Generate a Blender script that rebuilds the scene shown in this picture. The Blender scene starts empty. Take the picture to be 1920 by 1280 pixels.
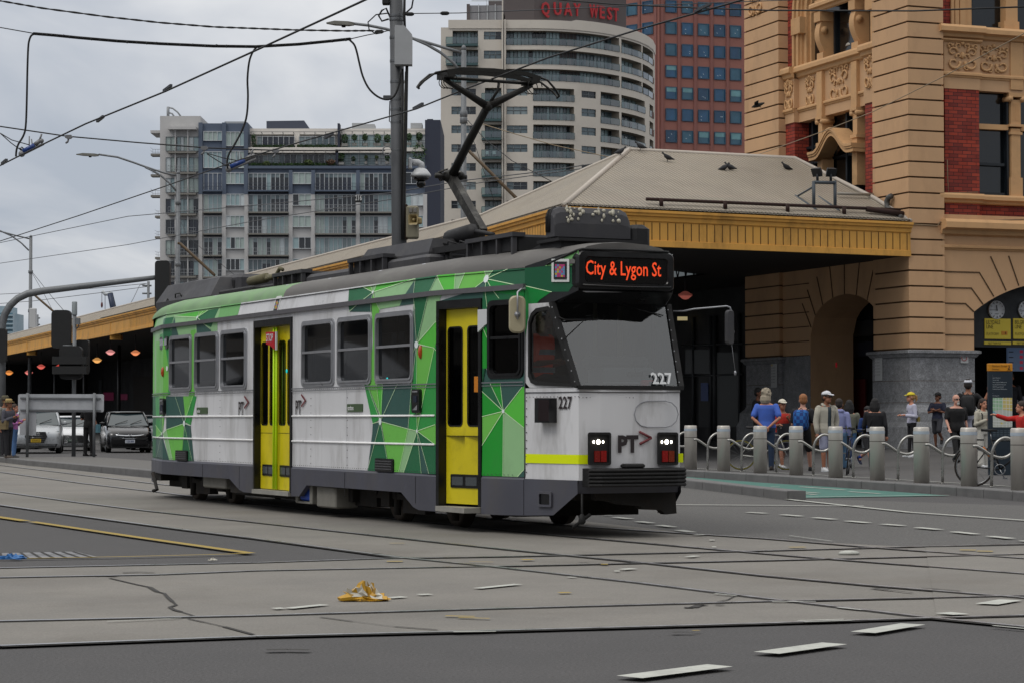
import bpy,math,random
from mathutils import Vector as V,Matrix
from math import sin,cos,pi,sqrt,atan2
R=math.radians
rnd=random.Random(11)
SC=bpy.context.scene
COL=SC.collection
# ---------------------------------------------------------------- camera numbers
F=4300.0            # focal length in 1920-wide pixels
H=1.32              # eye height (m)
TH=math.atan(145/F)
EYE=V((0,0,H))
def ray(px,py):
    v=(640-py)/F
    d=V(((px-960)/F,cos(TH)-v*sin(TH),sin(TH)+v*cos(TH)))
    return d/d.y
def P(px,py,Y):
    return EYE+ray(px,py)*Y
def G(px,py,z=0.0):
    d=ray(px,py)
    return EYE+d*((z-H)/d.z)
def hit(px,py,p0,n):
    d=ray(px,py)
    return EYE+d*((p0-EYE).dot(n)/d.dot(n))
# ---------------------------------------------------------------- mesh builder
class MB:
    def __init__(s):
        s.v,s.f,s.m,s.s=[],[],[],[]
    def add(s,vs,fs,mi=0,smooth=False,M=None):
        b=len(s.v)
        for p in vs:
            p=V(p)
            s.v.append(M @ p if M is not None else p)
        for f in fs:
            s.f.append([b+i for i in f]);s.m.append(mi);s.s.append(smooth)
        return s
    def box(s,a,b,mi=0,M=None):
        x0,y0,z0=a;x1,y1,z1=b
        vs=[(x0,y0,z0),(x1,y0,z0),(x1,y1,z0),(x0,y1,z0),(x0,y0,z1),(x1,y0,z1),(x1,y1,z1),(x0,y1,z1)]
        return s.add(vs,[(0,3,2,1),(4,5,6,7),(0,1,5,4),(1,2,6,5),(2,3,7,6),(3,0,4,7)],mi,False,M)
    def bbox(s,a,b,e=0.02,mi=0,M=None):
        """box with chamfered edges"""
        x0,y0,z0=a;x1,y1,z1=b
        pts=lambda d,z:[(x0+d+e,y0+d,z),(x1-d-e,y0+d,z),(x1-d,y0+d+e,z),(x1-d,y1-d-e,z),(x1-d-e,y1-d,z),(x0+d+e,y1-d,z),(x0+d,y1-d-e,z),(x0+d,y0+d+e,z)]
        return s.loft([pts(e,z0),pts(0,z0+e),pts(0,z1-e),pts(e,z1)],mi,True,M=M)
    def cbox(s,c,d,mi=0,M=None):
        return s.box([c[i]-d[i]/2 for i in range(3)],[c[i]+d[i]/2 for i in range(3)],mi,M)
    def poly(s,pts,mi=0,M=None):
        return s.add(pts,[list(range(len(pts)))],mi,False,M)
    def prism(s,pts,ex,mi=0,M=None,smooth=False):
        n=len(pts);ex=V(ex);pts=[V(p)for p in pts]
        s.add(pts+[p+ex for p in pts],[list(range(n))[::-1],list(range(n,2*n))],mi,False,M)
        return s.add(pts+[p+ex for p in pts],[(i,(i+1)%n,n+(i+1)%n,n+i)for i in range(n)],mi,smooth,M)
    def loft(s,rings,mi=0,cap=False,closed=True,smooth=False,M=None):
        n=len(rings[0]);vs=[p for r in rings for p in r];fs=[]
        for k in range(len(rings)-1):
            for i in range(n if closed else n-1):
                j=(i+1)%n
                fs.append((k*n+i,k*n+j,(k+1)*n+j,(k+1)*n+i))
        if cap:
            fs.append(list(range(n))[::-1]);fs.append([(len(rings)-1)*n+i for i in range(n)])
        return s.add(vs,fs,mi,smooth,M)
    def tube(s,pts,r,n=8,mi=0,cap=True,smooth=True,M=None,sq=None):
        pts=[V(p)for p in pts];rings=[];up=None
        for i,p in enumerate(pts):
            t=(pts[min(i+1,len(pts)-1)]-pts[max(i-1,0)])
            t=t.normalized()if t.length>1e-9 else V((0,0,1))
            if up is None:
                up=V((0,0,1))if abs(t.z)<.95 else V((1,0,0))
            a=t.cross(up)
            a=a.normalized()if a.length>1e-6 else t.orthogonal().normalized()
            b=a.cross(t).normalized();up=b
            rr=r[i]if isinstance(r,(list,tuple))else r
            if sq:
                rings.append([p+a*sq[0]*x+b*sq[1]*y for x,y in((-.5,-.5),(.5,-.5),(.5,.5),(-.5,.5))])
            else:
                rings.append([p+a*(rr*cos(2*pi*k/n))+b*(rr*sin(2*pi*k/n))for k in range(n)])
        return s.loft(rings,mi,cap,True,smooth and not sq,M)
    def bar(s,a,b,w,h,mi=0,M=None):
        return s.tube([a,b],0,4,mi,True,False,M,(w,h))
    def lathe(s,prof,n=16,mi=0,M=None,cap=True,smooth=True):
        return s.loft([[(r*cos(2*pi*k/n),r*sin(2*pi*k/n),z)for k in range(n)]for r,z in prof],mi,cap,True,smooth,M)
    def ball(s,c,r,nu=12,nv=8,mi=0,M=None):
        c=V(c);r=r if isinstance(r,(tuple,list))else(r,r,r)
        rings=[]
        for j in range(nv+1):
            a=-pi/2+pi*j/nv;rr=max(cos(a),1e-4)
            rings.append([(c.x+r[0]*rr*cos(2*pi*k/nu),c.y+r[1]*rr*sin(2*pi*k/nu),c.z+r[2]*sin(a))for k in range(nu)])
        return s.loft(rings,mi,False,True,True,M)
    def build(s,name,mats,parent=None,**props):
        me=bpy.data.meshes.new(name)
        me.from_pydata([tuple(p)for p in s.v],[],s.f)
        mats=mats if isinstance(mats,(list,tuple))else[mats]
        for m in mats:me.materials.append(m)
        if len(mats)>1:me.polygons.foreach_set('material_index',s.m)
        me.polygons.foreach_set('use_smooth',s.s)
        me.validate();me.update()
        return link(name,me,parent,**props)
def link(name,me,parent=None,**props):
    o=bpy.data.objects.new(name,me);COL.objects.link(o)
    if parent is not None:o.parent=parent
    for k,v in props.items():o[k]=v
    return o
def thing(name,label,cat,loc=(0,0,0),rz=0.0,group=None):
    o=bpy.data.objects.new(name,None);COL.objects.link(o)
    o.empty_display_size=.3
    o.location=loc;o.rotation_euler=(0,0,rz);o['label']=label;o['category']=cat
    if group:o['group']=group
    return o
def tag(o,label,cat,group=None):
    o['label']=label;o['category']=cat
    if group:o['group']=group
    return o
def struct(o):
    o['kind']='structure';return o
def kids(o):return[c for c in list(COL.objects)if c.parent==o]
TREE={}
def dup(root,loc,rz,label,group=None):
    """copy of a thing with its parts and sub-parts"""
    if root.name not in TREE:
        ks=kids(root);TREE[root.name]=[(c,kids(c))for c in ks]
    r=root.copy();COL.objects.link(r);r.location=loc;r.rotation_euler=(0,0,rz);r['label']=label
    if group:r['group']=group
    for ch,gs in TREE[root.name]:
        c=ch.copy();COL.objects.link(c);c.parent=r
        for g in gs:
            d=g.copy();COL.objects.link(d);d.parent=c
    return r
def rrect(x0,y0,x1,y1,r,n=4):
    """rounded rectangle outline, counter-clockwise"""
    o=[]
    for cx,cy,a0 in((x1-r,y0+r,-90),(x1-r,y1-r,0),(x0+r,y1-r,90),(x0+r,y0+r,180)):
        for k in range(n+1):
            a=R(a0+90*k/n);o.append((cx+r*cos(a),cy+r*sin(a)))
    return o
def clip(poly,a,b,c):
    """keep the part of a 2-D polygon with a*x+b*y<=c"""
    o=[]
    for i in range(len(poly)):
        p,q=poly[i-1],poly[i]
        dp,dq=a*p[0]+b*p[1]-c,a*q[0]+b*q[1]-c
        if(dp<=0)!=(dq<=0):
            t=dp/(dp-dq);o.append((p[0]+t*(q[0]-p[0]),p[1]+t*(q[1]-p[1])))
        if dq<=0:o.append(q)
    return o
def clip_rect(poly,x0,y0,x1,y1):
    for a,b,c in((-1,0,-x0),(1,0,x1),(0,-1,-y0),(0,1,y1)):
        poly=clip(poly,a,b,c)
        if len(poly)<3:return None
    return poly
def cells(x0,y0,x1,y1,holes,xc=(),yc=()):
    """rectangles that fill x0..x1 by y0..y1 around rectangular holes"""
    xs=sorted({x0,x1,*[x for x in xc if x0<x<x1],*[min(max(x,x0),x1)for h in holes for x in(h[0],h[2])]})
    ys=sorted({y0,y1,*[y for y in yc if y0<y<y1],*[min(max(y,y0),y1)for h in holes for y in(h[1],h[3])]})
    o=[]
    for i in range(len(xs)-1):
        for j in range(len(ys)-1):
            cx,cy=(xs[i]+xs[i+1])/2,(ys[j]+ys[j+1])/2
            if not any(h[0]<cx<h[2]and h[1]<cy<h[3]for h in holes):
                o.append((xs[i],ys[j],xs[i+1],ys[j+1]))
    return o
def arc(c,r,a0,a1,n,u,w):
    c,u,w=V(c),V(u),V(w)
    return[c+u*(r*cos(R(a0+(a1-a0)*k/n)))+w*(r*sin(R(a0+(a1-a0)*k/n)))for k in range(n+1)]
def text_mesh(txt,size,align='LEFT',ext=0.0,bold=0.0,sx=1.0):
    cu=bpy.data.curves.new('t','FONT');cu.body=txt;cu.size=size;cu.align_x=align
    cu.extrude=ext;cu.offset=bold;cu.resolution_u=2
    o=bpy.data.objects.new('t',cu);COL.objects.link(o)
    dg=bpy.context.evaluated_depsgraph_get()
    me=bpy.data.meshes.new_from_object(o.evaluated_get(dg))
    bpy.data.objects.remove(o);bpy.data.curves.remove(cu)
    if sx!=1.0:me.transform(Matrix.Diagonal((sx,1,1,1)))
    return me
def text(name,txt,size,mat,parent,o,u,w,align='LEFT',ext=0.002,bold=0.0,sx=1.0,**props):
    """lettering lying in the plane through o with right-direction u and up-direction w (local to parent)"""
    me=text_mesh(txt,size,align,ext,bold,sx)
    u,w=V(u).normalized(),V(w).normalized();n=u.cross(w)
    M=Matrix((u,w,n)).transposed().to_4x4();M.translation=V(o)
    me.transform(M);me.materials.clear();me.materials.append(mat)
    return link(name,me,parent,**props)
# ---------------------------------------------------------------- materials
def lin(h):
    h=h.lstrip('#');c=[int(h[i:i+2],16)/255 for i in(0,2,4)]
    return tuple((x/12.92 if x<=.04045 else((x+.055)/1.055)**2.4)for x in c)
MATS={}
def mat(key,col,rough=.6,metal=0.0,var=0.0,scale=3.0,bump=0.0,bscale=40.0,dirt=None,spec=.5,coat=0.0,emit=None,es=1.0,stretch=(1,1,1),tex=None):
    """principled material: colour with two scales of noise, optional dirt colour and bump"""
    if key in MATS:return MATS[key]
    m=bpy.data.materials.new(key);m.use_nodes=True;MATS[key]=m
    nt=m.node_tree;b=nt.nodes['Principled BSDF'];N=nt.nodes.new;L=nt.links.new
    c=lin(col)if isinstance(col,str)else tuple(col)
    b.inputs['Base Color'].default_value=(*c,1);b.inputs['Roughness'].default_value=rough
    b.inputs['Metallic'].default_value=metal;b.inputs['Specular IOR Level'].default_value=spec
    b.inputs['Coat Weight'].default_value=coat
    if emit is not None:
        b.inputs['Emission Color'].default_value=(*lin(emit),1);b.inputs['Emission Strength'].default_value=es
    if var or bump or dirt:
        tc=N('ShaderNodeTexCoord');mp=N('ShaderNodeMapping');mp.inputs['Scale'].default_value=stretch
        L(tc.outputs['Object'],mp.inputs[0])
    if var:
        n1=N('ShaderNodeTexNoise');n1.inputs['Scale'].default_value=scale;n1.inputs['Detail'].default_value=6
        n1.inputs['Roughness'].default_value=.65;L(mp.outputs[0],n1.inputs[0])
        mr=N('ShaderNodeMapRange');mr.inputs[1].default_value=.3;mr.inputs[2].default_value=.7
        mr.inputs[3].default_value=1-var;mr.inputs[4].default_value=1+var;L(n1.outputs[0],mr.inputs[0])
        mx=N('ShaderNodeMix');mx.data_type='RGBA';mx.blend_type='MULTIPLY';mx.inputs[0].default_value=1
        mx.inputs[6].default_value=(*c,1);L(mr.outputs[0],mx.inputs[7]);out=mx.outputs[2]
        if dirt:
            dc,amt,ds=dirt
            n2=N('ShaderNodeTexNoise');n2.inputs['Scale'].default_value=ds;n2.inputs['Detail'].default_value=8
            n2.inputs['Roughness'].default_value=.7;L(mp.outputs[0],n2.inputs[0])
            m2=N('ShaderNodeMapRange');m2.inputs[1].default_value=.5;m2.inputs[2].default_value=.75
            m2.inputs[3].default_value=0;m2.inputs[4].default_value=amt;L(n2.outputs[0],m2.inputs[0])
            mx2=N('ShaderNodeMix');mx2.data_type='RGBA';L(m2.outputs[0],mx2.inputs[0]);L(out,mx2.inputs[6])
            mx2.inputs[7].default_value=(*lin(dc),1);out=mx2.outputs[2]
        L(out,b.inputs['Base Color'])
        mr3=N('ShaderNodeMapRange');mr3.inputs[1].default_value=.3;mr3.inputs[2].default_value=.7
        mr3.inputs[3].default_value=max(rough-.12,.03);mr3.inputs[4].default_value=min(rough+.12,1);L(n1.outputs[0],mr3.inputs[0])
        L(mr3.outputs[0],b.inputs['Roughness'])
    if bump:
        n3=N('ShaderNodeTexNoise');n3.inputs['Scale'].default_value=bscale;n3.inputs['Detail'].default_value=4
        L(mp.outputs[0],n3.inputs[0])
        bp=N('ShaderNodeBump');bp.inputs['Strength'].default_value=bump;bp.inputs['Distance'].default_value=.02
        L(n3.outputs[0],bp.inputs['Height']);L(bp.outputs[0],b.inputs['Normal'])
    return m
def glass(key,tint='#9fb0ad',refl=.12,alpha=.75):
    """thin pane: see-through with a tint, reflecting more at grazing angles"""
    if key in MATS:return MATS[key]
    m=bpy.data.materials.new(key);m.use_nodes=True;MATS[key]=m
    nt=m.node_tree;nt.nodes.remove(nt.nodes['Principled BSDF']);N=nt.nodes.new;L=nt.links.new
    out=nt.nodes['Material Output'];tr=N('ShaderNodeBsdfTransparent');gl=N('ShaderNodeBsdfGlossy')
    t=lin(tint);tr.inputs[0].default_value=(*[x*alpha for x in t],1);gl.inputs['Roughness'].default_value=.03
    gl.inputs[0].default_value=(.9,.93,.96,1)
    lw=N('ShaderNodeFresnel');lw.inputs[0].default_value=1.5
    ad=N('ShaderNodeMath');ad.operation='ADD';ad.use_clamp=True;ad.inputs[1].default_value=refl;L(lw.outputs[0],ad.inputs[0])
    mx=N('ShaderNodeMixShader');L(ad.outputs[0],mx.inputs[0]);L(tr.outputs[0],mx.inputs[1]);L(gl.outputs[0],mx.inputs[2])
    L(mx.outputs[0],out.inputs[0]);return m
# ---------------------------------------------------------------- camera, sky, sun
cam=bpy.data.cameras.new('camera');cam.lens=F/1920*36;cam.sensor_width=36;cam.clip_end=6000;cam.clip_start=.3
camo=bpy.data.objects.new('camera',cam);COL.objects.link(camo)
camo.location=EYE;camo.rotation_euler=(pi/2+TH,0,0);SC.camera=camo
SC.view_settings.view_transform='Standard';SC.view_settings.look='None';SC.view_settings.exposure=0.0;SC.view_settings.gamma=1
W=bpy.data.worlds.new('World');SC.world=W;W.use_nodes=True
nt=W.node_tree;N=nt.nodes.new;L=nt.links.new
SUN_EL,SUN_AZ=R(52),R(-128)      # azimuth measured from +Y towards +X: the sun stands behind and to the side of the camera
bg=nt.nodes['Background'];out=nt.nodes['World Output']
sky=N('ShaderNodeTexSky');sky.sky_type='NISHITA';sky.sun_disc=False;sky.sun_elevation=SUN_EL;sky.sun_rotation=SUN_AZ
L(sky.outputs[0],bg.inputs[0]);bg.inputs[1].default_value=.05
tc=N('ShaderNodeTexCoord');sp=N('ShaderNodeSeparateXYZ');L(tc.outputs['Generated'],sp.inputs[0])
mz=N('ShaderNodeMath');mz.operation='MAXIMUM';mz.inputs[1].default_value=0;L(sp.outputs[2],mz.inputs[0])
# cloud deck seen in perspective: direction divided by height
za=N('ShaderNodeMath');za.operation='ADD';za.inputs[1].default_value=.16;L(mz.outputs[0],za.inputs[0])
vd=N('ShaderNodeVectorMath');vd.operation='DIVIDE';L(tc.outputs['Generated'],vd.inputs[0])
cb=N('ShaderNodeCombineXYZ');[L(za.outputs[0],cb.inputs[i])for i in range(3)];L(cb.outputs[0],vd.inputs[1])
mp=N('ShaderNodeMapping');mp.inputs['Scale'].default_value=(1.1,.55,1.6);mp.inputs['Location'].default_value=(3.3,1.7,.4);L(vd.outputs[0],mp.inputs[0])
nz=N('ShaderNodeTexNoise');nz.inputs['Scale'].default_value=2.3;nz.inputs['Detail'].default_value=5;nz.inputs['Roughness'].default_value=.5
nz.inputs['Distortion'].default_value=.4;L(mp.outputs[0],nz.inputs[0])
cr=N('ShaderNodeValToRGB');L(nz.outputs[0],cr.inputs[0])
cr.color_ramp.elements[0].position=.32;cr.color_ramp.elements[0].color=(.46,.505,.58,1)
cr.color_ramp.elements[1].position=.70;cr.color_ramp.elements[1].color=(.80,.81,.83,1)
e=cr.color_ramp.elements.new(.5);e.color=(.585,.615,.67,1)
# overcast sky: zenith about three times as bright as the horizon
g2=N('ShaderNodeMath');g2.operation='MULTIPLY';L(mz.outputs[0],g2.inputs[0]);L(mz.outputs[0],g2.inputs[1])
gr=N('ShaderNodeMath');gr.operation='MULTIPLY_ADD';gr.inputs[1].default_value=2.0;gr.inputs[2].default_value=1.0;L(g2.outputs[0],gr.inputs[0])
wm=N('ShaderNodeMapRange');wm.inputs[1].default_value=.22;wm.inputs[2].default_value=.7;L(mz.outputs[0],wm.inputs[0])   # the high cloud is whiter than the low sky
wc=N('ShaderNodeMix');wc.data_type='RGBA';L(wm.outputs[0],wc.inputs[0]);L(cr.outputs[0],wc.inputs[6]);wc.inputs[7].default_value=(.59,.58,.565,1)
b2=N('ShaderNodeBackground');L(wc.outputs[2],b2.inputs[0]);L(gr.outputs[0],b2.inputs[1])
ads=N('ShaderNodeMixShader');ads.inputs[0].default_value=.88;L(bg.outputs[0],ads.inputs[1]);L(b2.outputs[0],ads.inputs[2]);L(ads.outputs[0],out.inputs[0])
sl=bpy.data.lights.new('sun','SUN');sl.energy=.9;sl.angle=R(22);sl.color=(1,.965,.91)
so=bpy.data.objects.new('sun',sl);COL.objects.link(so)
sd=V((sin(SUN_AZ)*cos(SUN_EL),cos(SUN_AZ)*cos(SUN_EL),sin(SUN_EL)))
so.rotation_euler=sd.to_track_quat('Z','Y').to_euler()
# ---------------------------------------------------------------- ground
asphalt=mat('asphalt',(.064,.062,.063),.9,var=.2,scale=1.3,bump=.35,bscale=90,dirt=('#3c3b3c',.35,.6))
def speckle(m,sc,lo,hi):
    """stone chips in the road surface"""
    nt=m.node_tree;b=nt.nodes['Principled BSDF'];src=b.inputs['Base Color'].links[0].from_socket
    tcn=nt.nodes.new('ShaderNodeTexCoord');v=nt.nodes.new('ShaderNodeTexNoise');v.inputs['Scale'].default_value=sc;v.inputs['Detail'].default_value=2
    nt.links.new(tcn.outputs['Object'],v.inputs[0])
    r=nt.nodes.new('ShaderNodeMapRange');r.inputs[1].default_value=.3;r.inputs[2].default_value=.7;r.inputs[3].default_value=lo;r.inputs[4].default_value=hi
    nt.links.new(v.outputs[0],r.inputs[0]);x=nt.nodes.new('ShaderNodeMix');x.data_type='RGBA';x.blend_type='MULTIPLY';x.inputs[0].default_value=1
    nt.links.new(src,x.inputs[6]);nt.links.new(r.outputs[0],x.inputs[7]);nt.links.new(x.outputs[2],b.inputs['Base Color'])
speckle(asphalt,55,.72,1.28)
asph2=mat('coarse_asphalt',(.092,.090,.087),.9,var=.14,scale=.9,bump=.4,bscale=70);speckle(asph2,38,.6,1.4)
concrete=mat('track_concrete',(.170,.160,.144),.85,var=.2,scale=.55,bump=.15,bscale=60,dirt=('#59534b',.62,.3),stretch=(1,1,1));speckle(concrete,70,.86,1.14)
steel=mat('rail_steel','#9a9a9c',.35,.7,var=.2,scale=6)
groove=mat('rail_groove',(.030,.028,.026),.9)
white=mat('road_paint','#b0b2ab',.7,var=.15,scale=6,dirt=('#8a8a86',.7,9))
yellow=mat('yellow_road_paint','#9c8538',.8,var=.2,scale=5,dirt=('#5f5c52',.9,5))
kerbm=mat('bluestone_kerb',(.135,.134,.134),.85,var=.18,scale=2.2,bump=.25,bscale=50,dirt=('#4a4a4a',.4,3))
paving=mat('bluestone_paving',(.066,.065,.065),.8,var=.18,scale=.8,bump=.12,bscale=30,dirt=('#2f2f31',.5,2))
greenlane=mat('green_lane','#3f6d64',.85,var=.15,scale=2,dirt=('#31504a',.6,3))
struct(MB().poly([(-1500,-60,0),(1500,-60,0),(1500,3500,0),(-1500,3500,0)]).build('road',asphalt))
def gpoly(pts,z):return[G(x,y,0).xy.to_3d()+V((0,0,z))for x,y in pts]
def sheet(name,polys,z,m):
    b=MB()
    for p in polys:b.poly(gpoly(p,z)[::-1])
    for i,f in enumerate(b.f):
        a,c,d=(b.v[f[0]],b.v[f[1]],b.v[f[2]])
        if(c-a).cross(d-a).z<0:b.f[i]=f[::-1]
    return struct(b.build(name,m))
sheet('road_patch',[[(1290,905),(1440,906),(1480,933),(2300,960),(2300,1016),(1920,1026),(1735,1027),(1600,1020),(1440,1011),(1308,1001),(1000,966),(900,940)]],.004,asph2)
sheet('track_bed',[[(-500,880),(88,960),(480,1011),(905,1062),(1440,1125),(1757,1162),(2300,1222),(2300,1068),(1735,1027),(1600,1020),(1440,1011),(1308,1001),(1000,966),(600,926),(288,897),(0,866),(-500,822)]],.006,concrete)
sheet('cross_track_bed',[[(-500,1228),(0,1214),(480,1197),(960,1185),(1440,1171.5),(1757,1162),(905,1062),(760,1047),(480,1056),(0,1067),(-500,1080)],
                     [(1757,1162),(2300,1147),(2300,1012),(1920,1024),(1735,1027)]],.010,concrete)
def ribbon(b,pts,w,z,mi=0,taper=False):
    q=[G(x,y,0)for x,y in pts]
    for i in range(len(q)-1):
        d=(q[i+1]-q[i]).normalized();n=V((-d.y,d.x,0));w0=w1=w/2
        if taper:w0=w1=w/2*rnd.uniform(.4,1.5)
        b.add([q[i]-n*w0+V((0,0,z)),q[i+1]-n*w1+V((0,0,z)),q[i+1]+n*w1+V((0,0,z)),q[i]+n*w0+V((0,0,z))],[(0,1,2,3)],mi)
def rail(b,pts):
    ribbon(b,pts,.125,.014,1)
    q=[(x,y)for x,y in pts]
    ribbon(b,q,.06,.018,0)
RA=[(-300,846),(0,885),(160,907),(290,922),(440,941),(751,975),(1055,1006),(1440,1040),(1547,1049),(1920,1077.5),(2300,1108)]
RA2=[(-300,836),(0,872),(290,907),(751,957),(1083,988),(1440,1011.5),(1652,1029),(1815,1041),(1920,1048.5),(2300,1076)]
RB=[(-300,878),(0,922),(150,943),(280,959),(480,980.5),(840,1020),(960,1032.5),(1200,1056),(1440,1082),(1635,1100),(1905,1122),(2300,1156)]
RB2=[(-300,905),(88,960),(350,995),(480,1011),(742,1046),(905,1062),(1200,1095),(1440,1125),(1755,1162),(1920,1178),(2300,1218)]
for nm,lines in(('tram_track',(RA,RA2)),('tram_track',(RB,RB2)),
                  ('cross_tram_track',([(-300,1223),(0,1214.5),(480,1196.5),(960,1185),(1440,1171.5),(1757,1161),(1920,1156.5),(2300,1146)],
                                        [(-300,1175),(0,1167.5),(480,1157),(960,1143),(1440,1130),(1920,1119),(2300,1108)])),
                  ('cross_tram_track',([(-300,1090),(0,1085),(300,1079.5),(480,1072),(960,1063),(1440,1052.5),(1920,1040.5),(2300,1031)],
                                        [(-300,1073),(0,1067),(480,1057),(730,1048.5),(960,1045),(1440,1034),(1735,1026),(2300,1012)]))):
    b=MB();[rail(b,l)for l in lines];struct(b.build(nm,[steel,groove]))
# expansion joints and cracks in the concrete
b=MB()
ribbon(b,[(205,1086),(255,1098),(280,1103),(295,1112),(308,1115),(314,1122),(324,1131),(331,1137),(318,1141),(326,1146),(340,1150),(365,1158)],.028,.016,0,True)
ribbon(b,[(352,1163),(385,1170),(420,1178),(475,1193)],.025,.016,0,True)
ribbon(b,[(600,1160),(660,1168),(740,1178),(820,1184)],.018,.016,0,True)
ribbon(b,[(1283,1142),(1300,1142),(1312,1137),(1325,1138)],.06,.016,0,True)
ribbon(b,[(1345,1131),(1365,1127),(1378,1120)],.03,.016,0,True)
ribbon(b,[(1635,1105),(1670,1109),(1700,1113),(1712,1114)],.05,.016,0,True)
ribbon(b,[(1728,1105),(1760,1107),(1800,1110)],.06,.016,0,True)
for x,y,l in((1085,1058,18),(700,1041,14),(1345,1138,10),(230,1076,60),(180,1083,40),(500,1223,80),(1260,1190,40)):
    ribbon(b,[(x,y),(x+l*.5,y-.8),(x+l,y)],.05,.018,0,True)
struct(b.build('road_crack',groove))
# painted markings
b=MB()
def dash(x0,y0,x1,y1,w):ribbon(b,[(x0,y0),(x1,y1)],w,.022)
for q in((1180,1276,1350,1254),(1437,1230,1565,1212),(1618,1191,1712,1175),(1850,1137,1895,1129),(1770,1156,1800,1154)):dash(*q,.17)
for q in((895,1107,972,1099),(785,1119,808,1118),(730,1125,758,1123),(541,1145,608,1138),(513,1145.5,532,1144.5),(1152,1074,1162,1074),(1165,1071,1188,1069),(1290,1047,1306,1045),(1068,1086,1076,1085.5)):dash(*q,.09)
for q in((1135,967.5,1143,968),(1153,971.5,1182,974.5),(1197,979.5,1222,982.5),(1235,986.5,1262,990),(1273,996,1297,1000),(1306,1004.5,1316,1005.5),(1330,1015,1340,1015),(1335,1028,1343,1028),
          (1402,962,1436,964),(1467,966.5,1502,969.5),(1527,972,1565,975.5),(1588,978.5,1628,982),(1655,984.5,1694,987.5),(1720,991,1762,995),(1788,999,1830,1003.5),(1856,1007.5,1896,1012),(1918,1016,1960,1021)):dash(*q,.13)
dash(1265,947.5,1620,950,.12);dash(1475,937,1702,961.5,.10);dash(1700,961.5,2100,990,.10);dash(1120,943,1180,946,.12)
dash(1480,933.5,1780,929.5,.08);dash(1480,1006.5,1560,1017,.02)
for q in((1448,1132.5,1530,1132),(1570,1143,1616,1148),(1496,1168.5,1582,1166),(1507,1171,1597,1168),(1862,1178,1925,1184),(1340,1117,1380,1121)):dash(*q,.03)
dash(200,1170,340,1163.5,.02);dash(850,1190,930,1189,.03)
struct(b.build('lane_marking',white))
b=MB()
ribbon(b,[(-60,963),(0,971.5),(48,978.5)],.15,.022);ribbon(b,[(60,980),(250,1008.5),(470,1040)],.12,.022)
ribbon(b,[(45,1050),(240,1046.5),(420,1042),(468,1040)],.06,.022)
for q in((725,1055.5,755,1055.5,.1),(978,1052.5,1000,1052,.12),(880,1056,925,1057,.03),(1048,1115.5,1070,1115,.09),(1127,1061,1140,1061,.1),(835,1159.5,890,1160.5,.05),(860,1162.5,918,1164.5,.04),
          (1800,1033.8,1830,1034.3,.12),(1832,1036,1862,1036.5,.12),(1480,1028.8,1510,1028.5,.1),(730,1021,758,1021,.05),(1298,1187.5,1312,1187,.03)):
    ribbon(b,[q[0:2],q[2:4]],q[4],.022)
struct(b.build('yellow_marking',yellow))
# pit cover in the asphalt
pit=mat('pit_cover_steel','#77777a',.6,.3,var=.2,scale=8)
b=MB();b.poly(gpoly([(-20,1048),(186,1045),(141,1034),(-20,1037.5)],.006),0)
for k in range(9):ribbon(b,[(-20+k*24,1048-k*.35),(-20+k*19.5,1037.5-k*.4)],.03,.010,1)
ribbon(b,[(-20,1042.5),(164,1039.5)],.03,.012,1)
tag(b.build('pit_cover',[pit,groove]),'steel pit cover with grid lines set in the asphalt beside the yellow lines','pit cover')
# ---------------------------------------------------------------- kerbs, footpath and islands
n_fp=V((.955,.295,0)).normalized();t_fp=V((-n_fp.y,n_fp.x,0))
KE=[G(x,y,.15)for x,y in((2100,936),(1898,920),(1745,909),(1615,901),(1440,890),(1285,881))]
KE=[G(3200,1100,.15)]+KE
KE+=[KE[-1]+V((-.36,.933,0))*40,KE[-1]+V((-.36,.933,0))*140]
KT=[(p.dot(t_fp),p.dot(n_fp))for p in KE]
def kerb_d(x,y):
    p=V((x,y,0));t,n=p.dot(t_fp),p.dot(n_fp)
    for(t0,n0),(t1,n1)in zip(KT,KT[1:]):
        if t<=t1 or(t1,n1)==KT[-1]:return n-(n0+(n1-n0)*(t-t0)/(t1-t0))
PROF=[(0,.15),(5.5,.17),(12,.53),(60,.53)]
def fp_z(x,y):
    d=kerb_d(x,y)
    for(d0,z0),(d1,z1)in zip(PROF,PROF[1:]):
        if d<=d1:return z0+(z1-z0)*max(d-d0,0)/(d1-d0)
    return .53
rows=[[V((p.x,p.y,0))+n_fp*d+V((0,0,z))for p in KE]for d,z in[(.32,.151)]+PROF[1:]]
b=MB().loft(rows,0,False,False)
b.f=[f[::-1]for f in b.f]
struct(b.build('footpath',paving))
top=[p+V((0,0,.004))for p in KE]
b=MB()
for i in range(len(KE)-1):     # kerb stones about 1.2 m long with open joints
    L_=(KE[i+1]-KE[i]).length;n=max(1,round(L_/1.2));d=(KE[i+1]-KE[i])/n
    for k in range(n):
        p,q=KE[i]+d*(k+.008),KE[i]+d*(k+.992)
        lo=V((0,0,-.16));hi=V((0,0,.006));w=n_fp*.33
        b.loft([[p+lo,p+w+lo,q+w+lo,q+lo],[p+V((0,0,-.012)),p+w+hi,q+w+hi,q+V((0,0,-.012))],[p+hi+n_fp*.018,p+w+hi,q+w+hi,q+hi+n_fp*.018]],0,True)
struct(b.build('kerb',kerbm))
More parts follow.
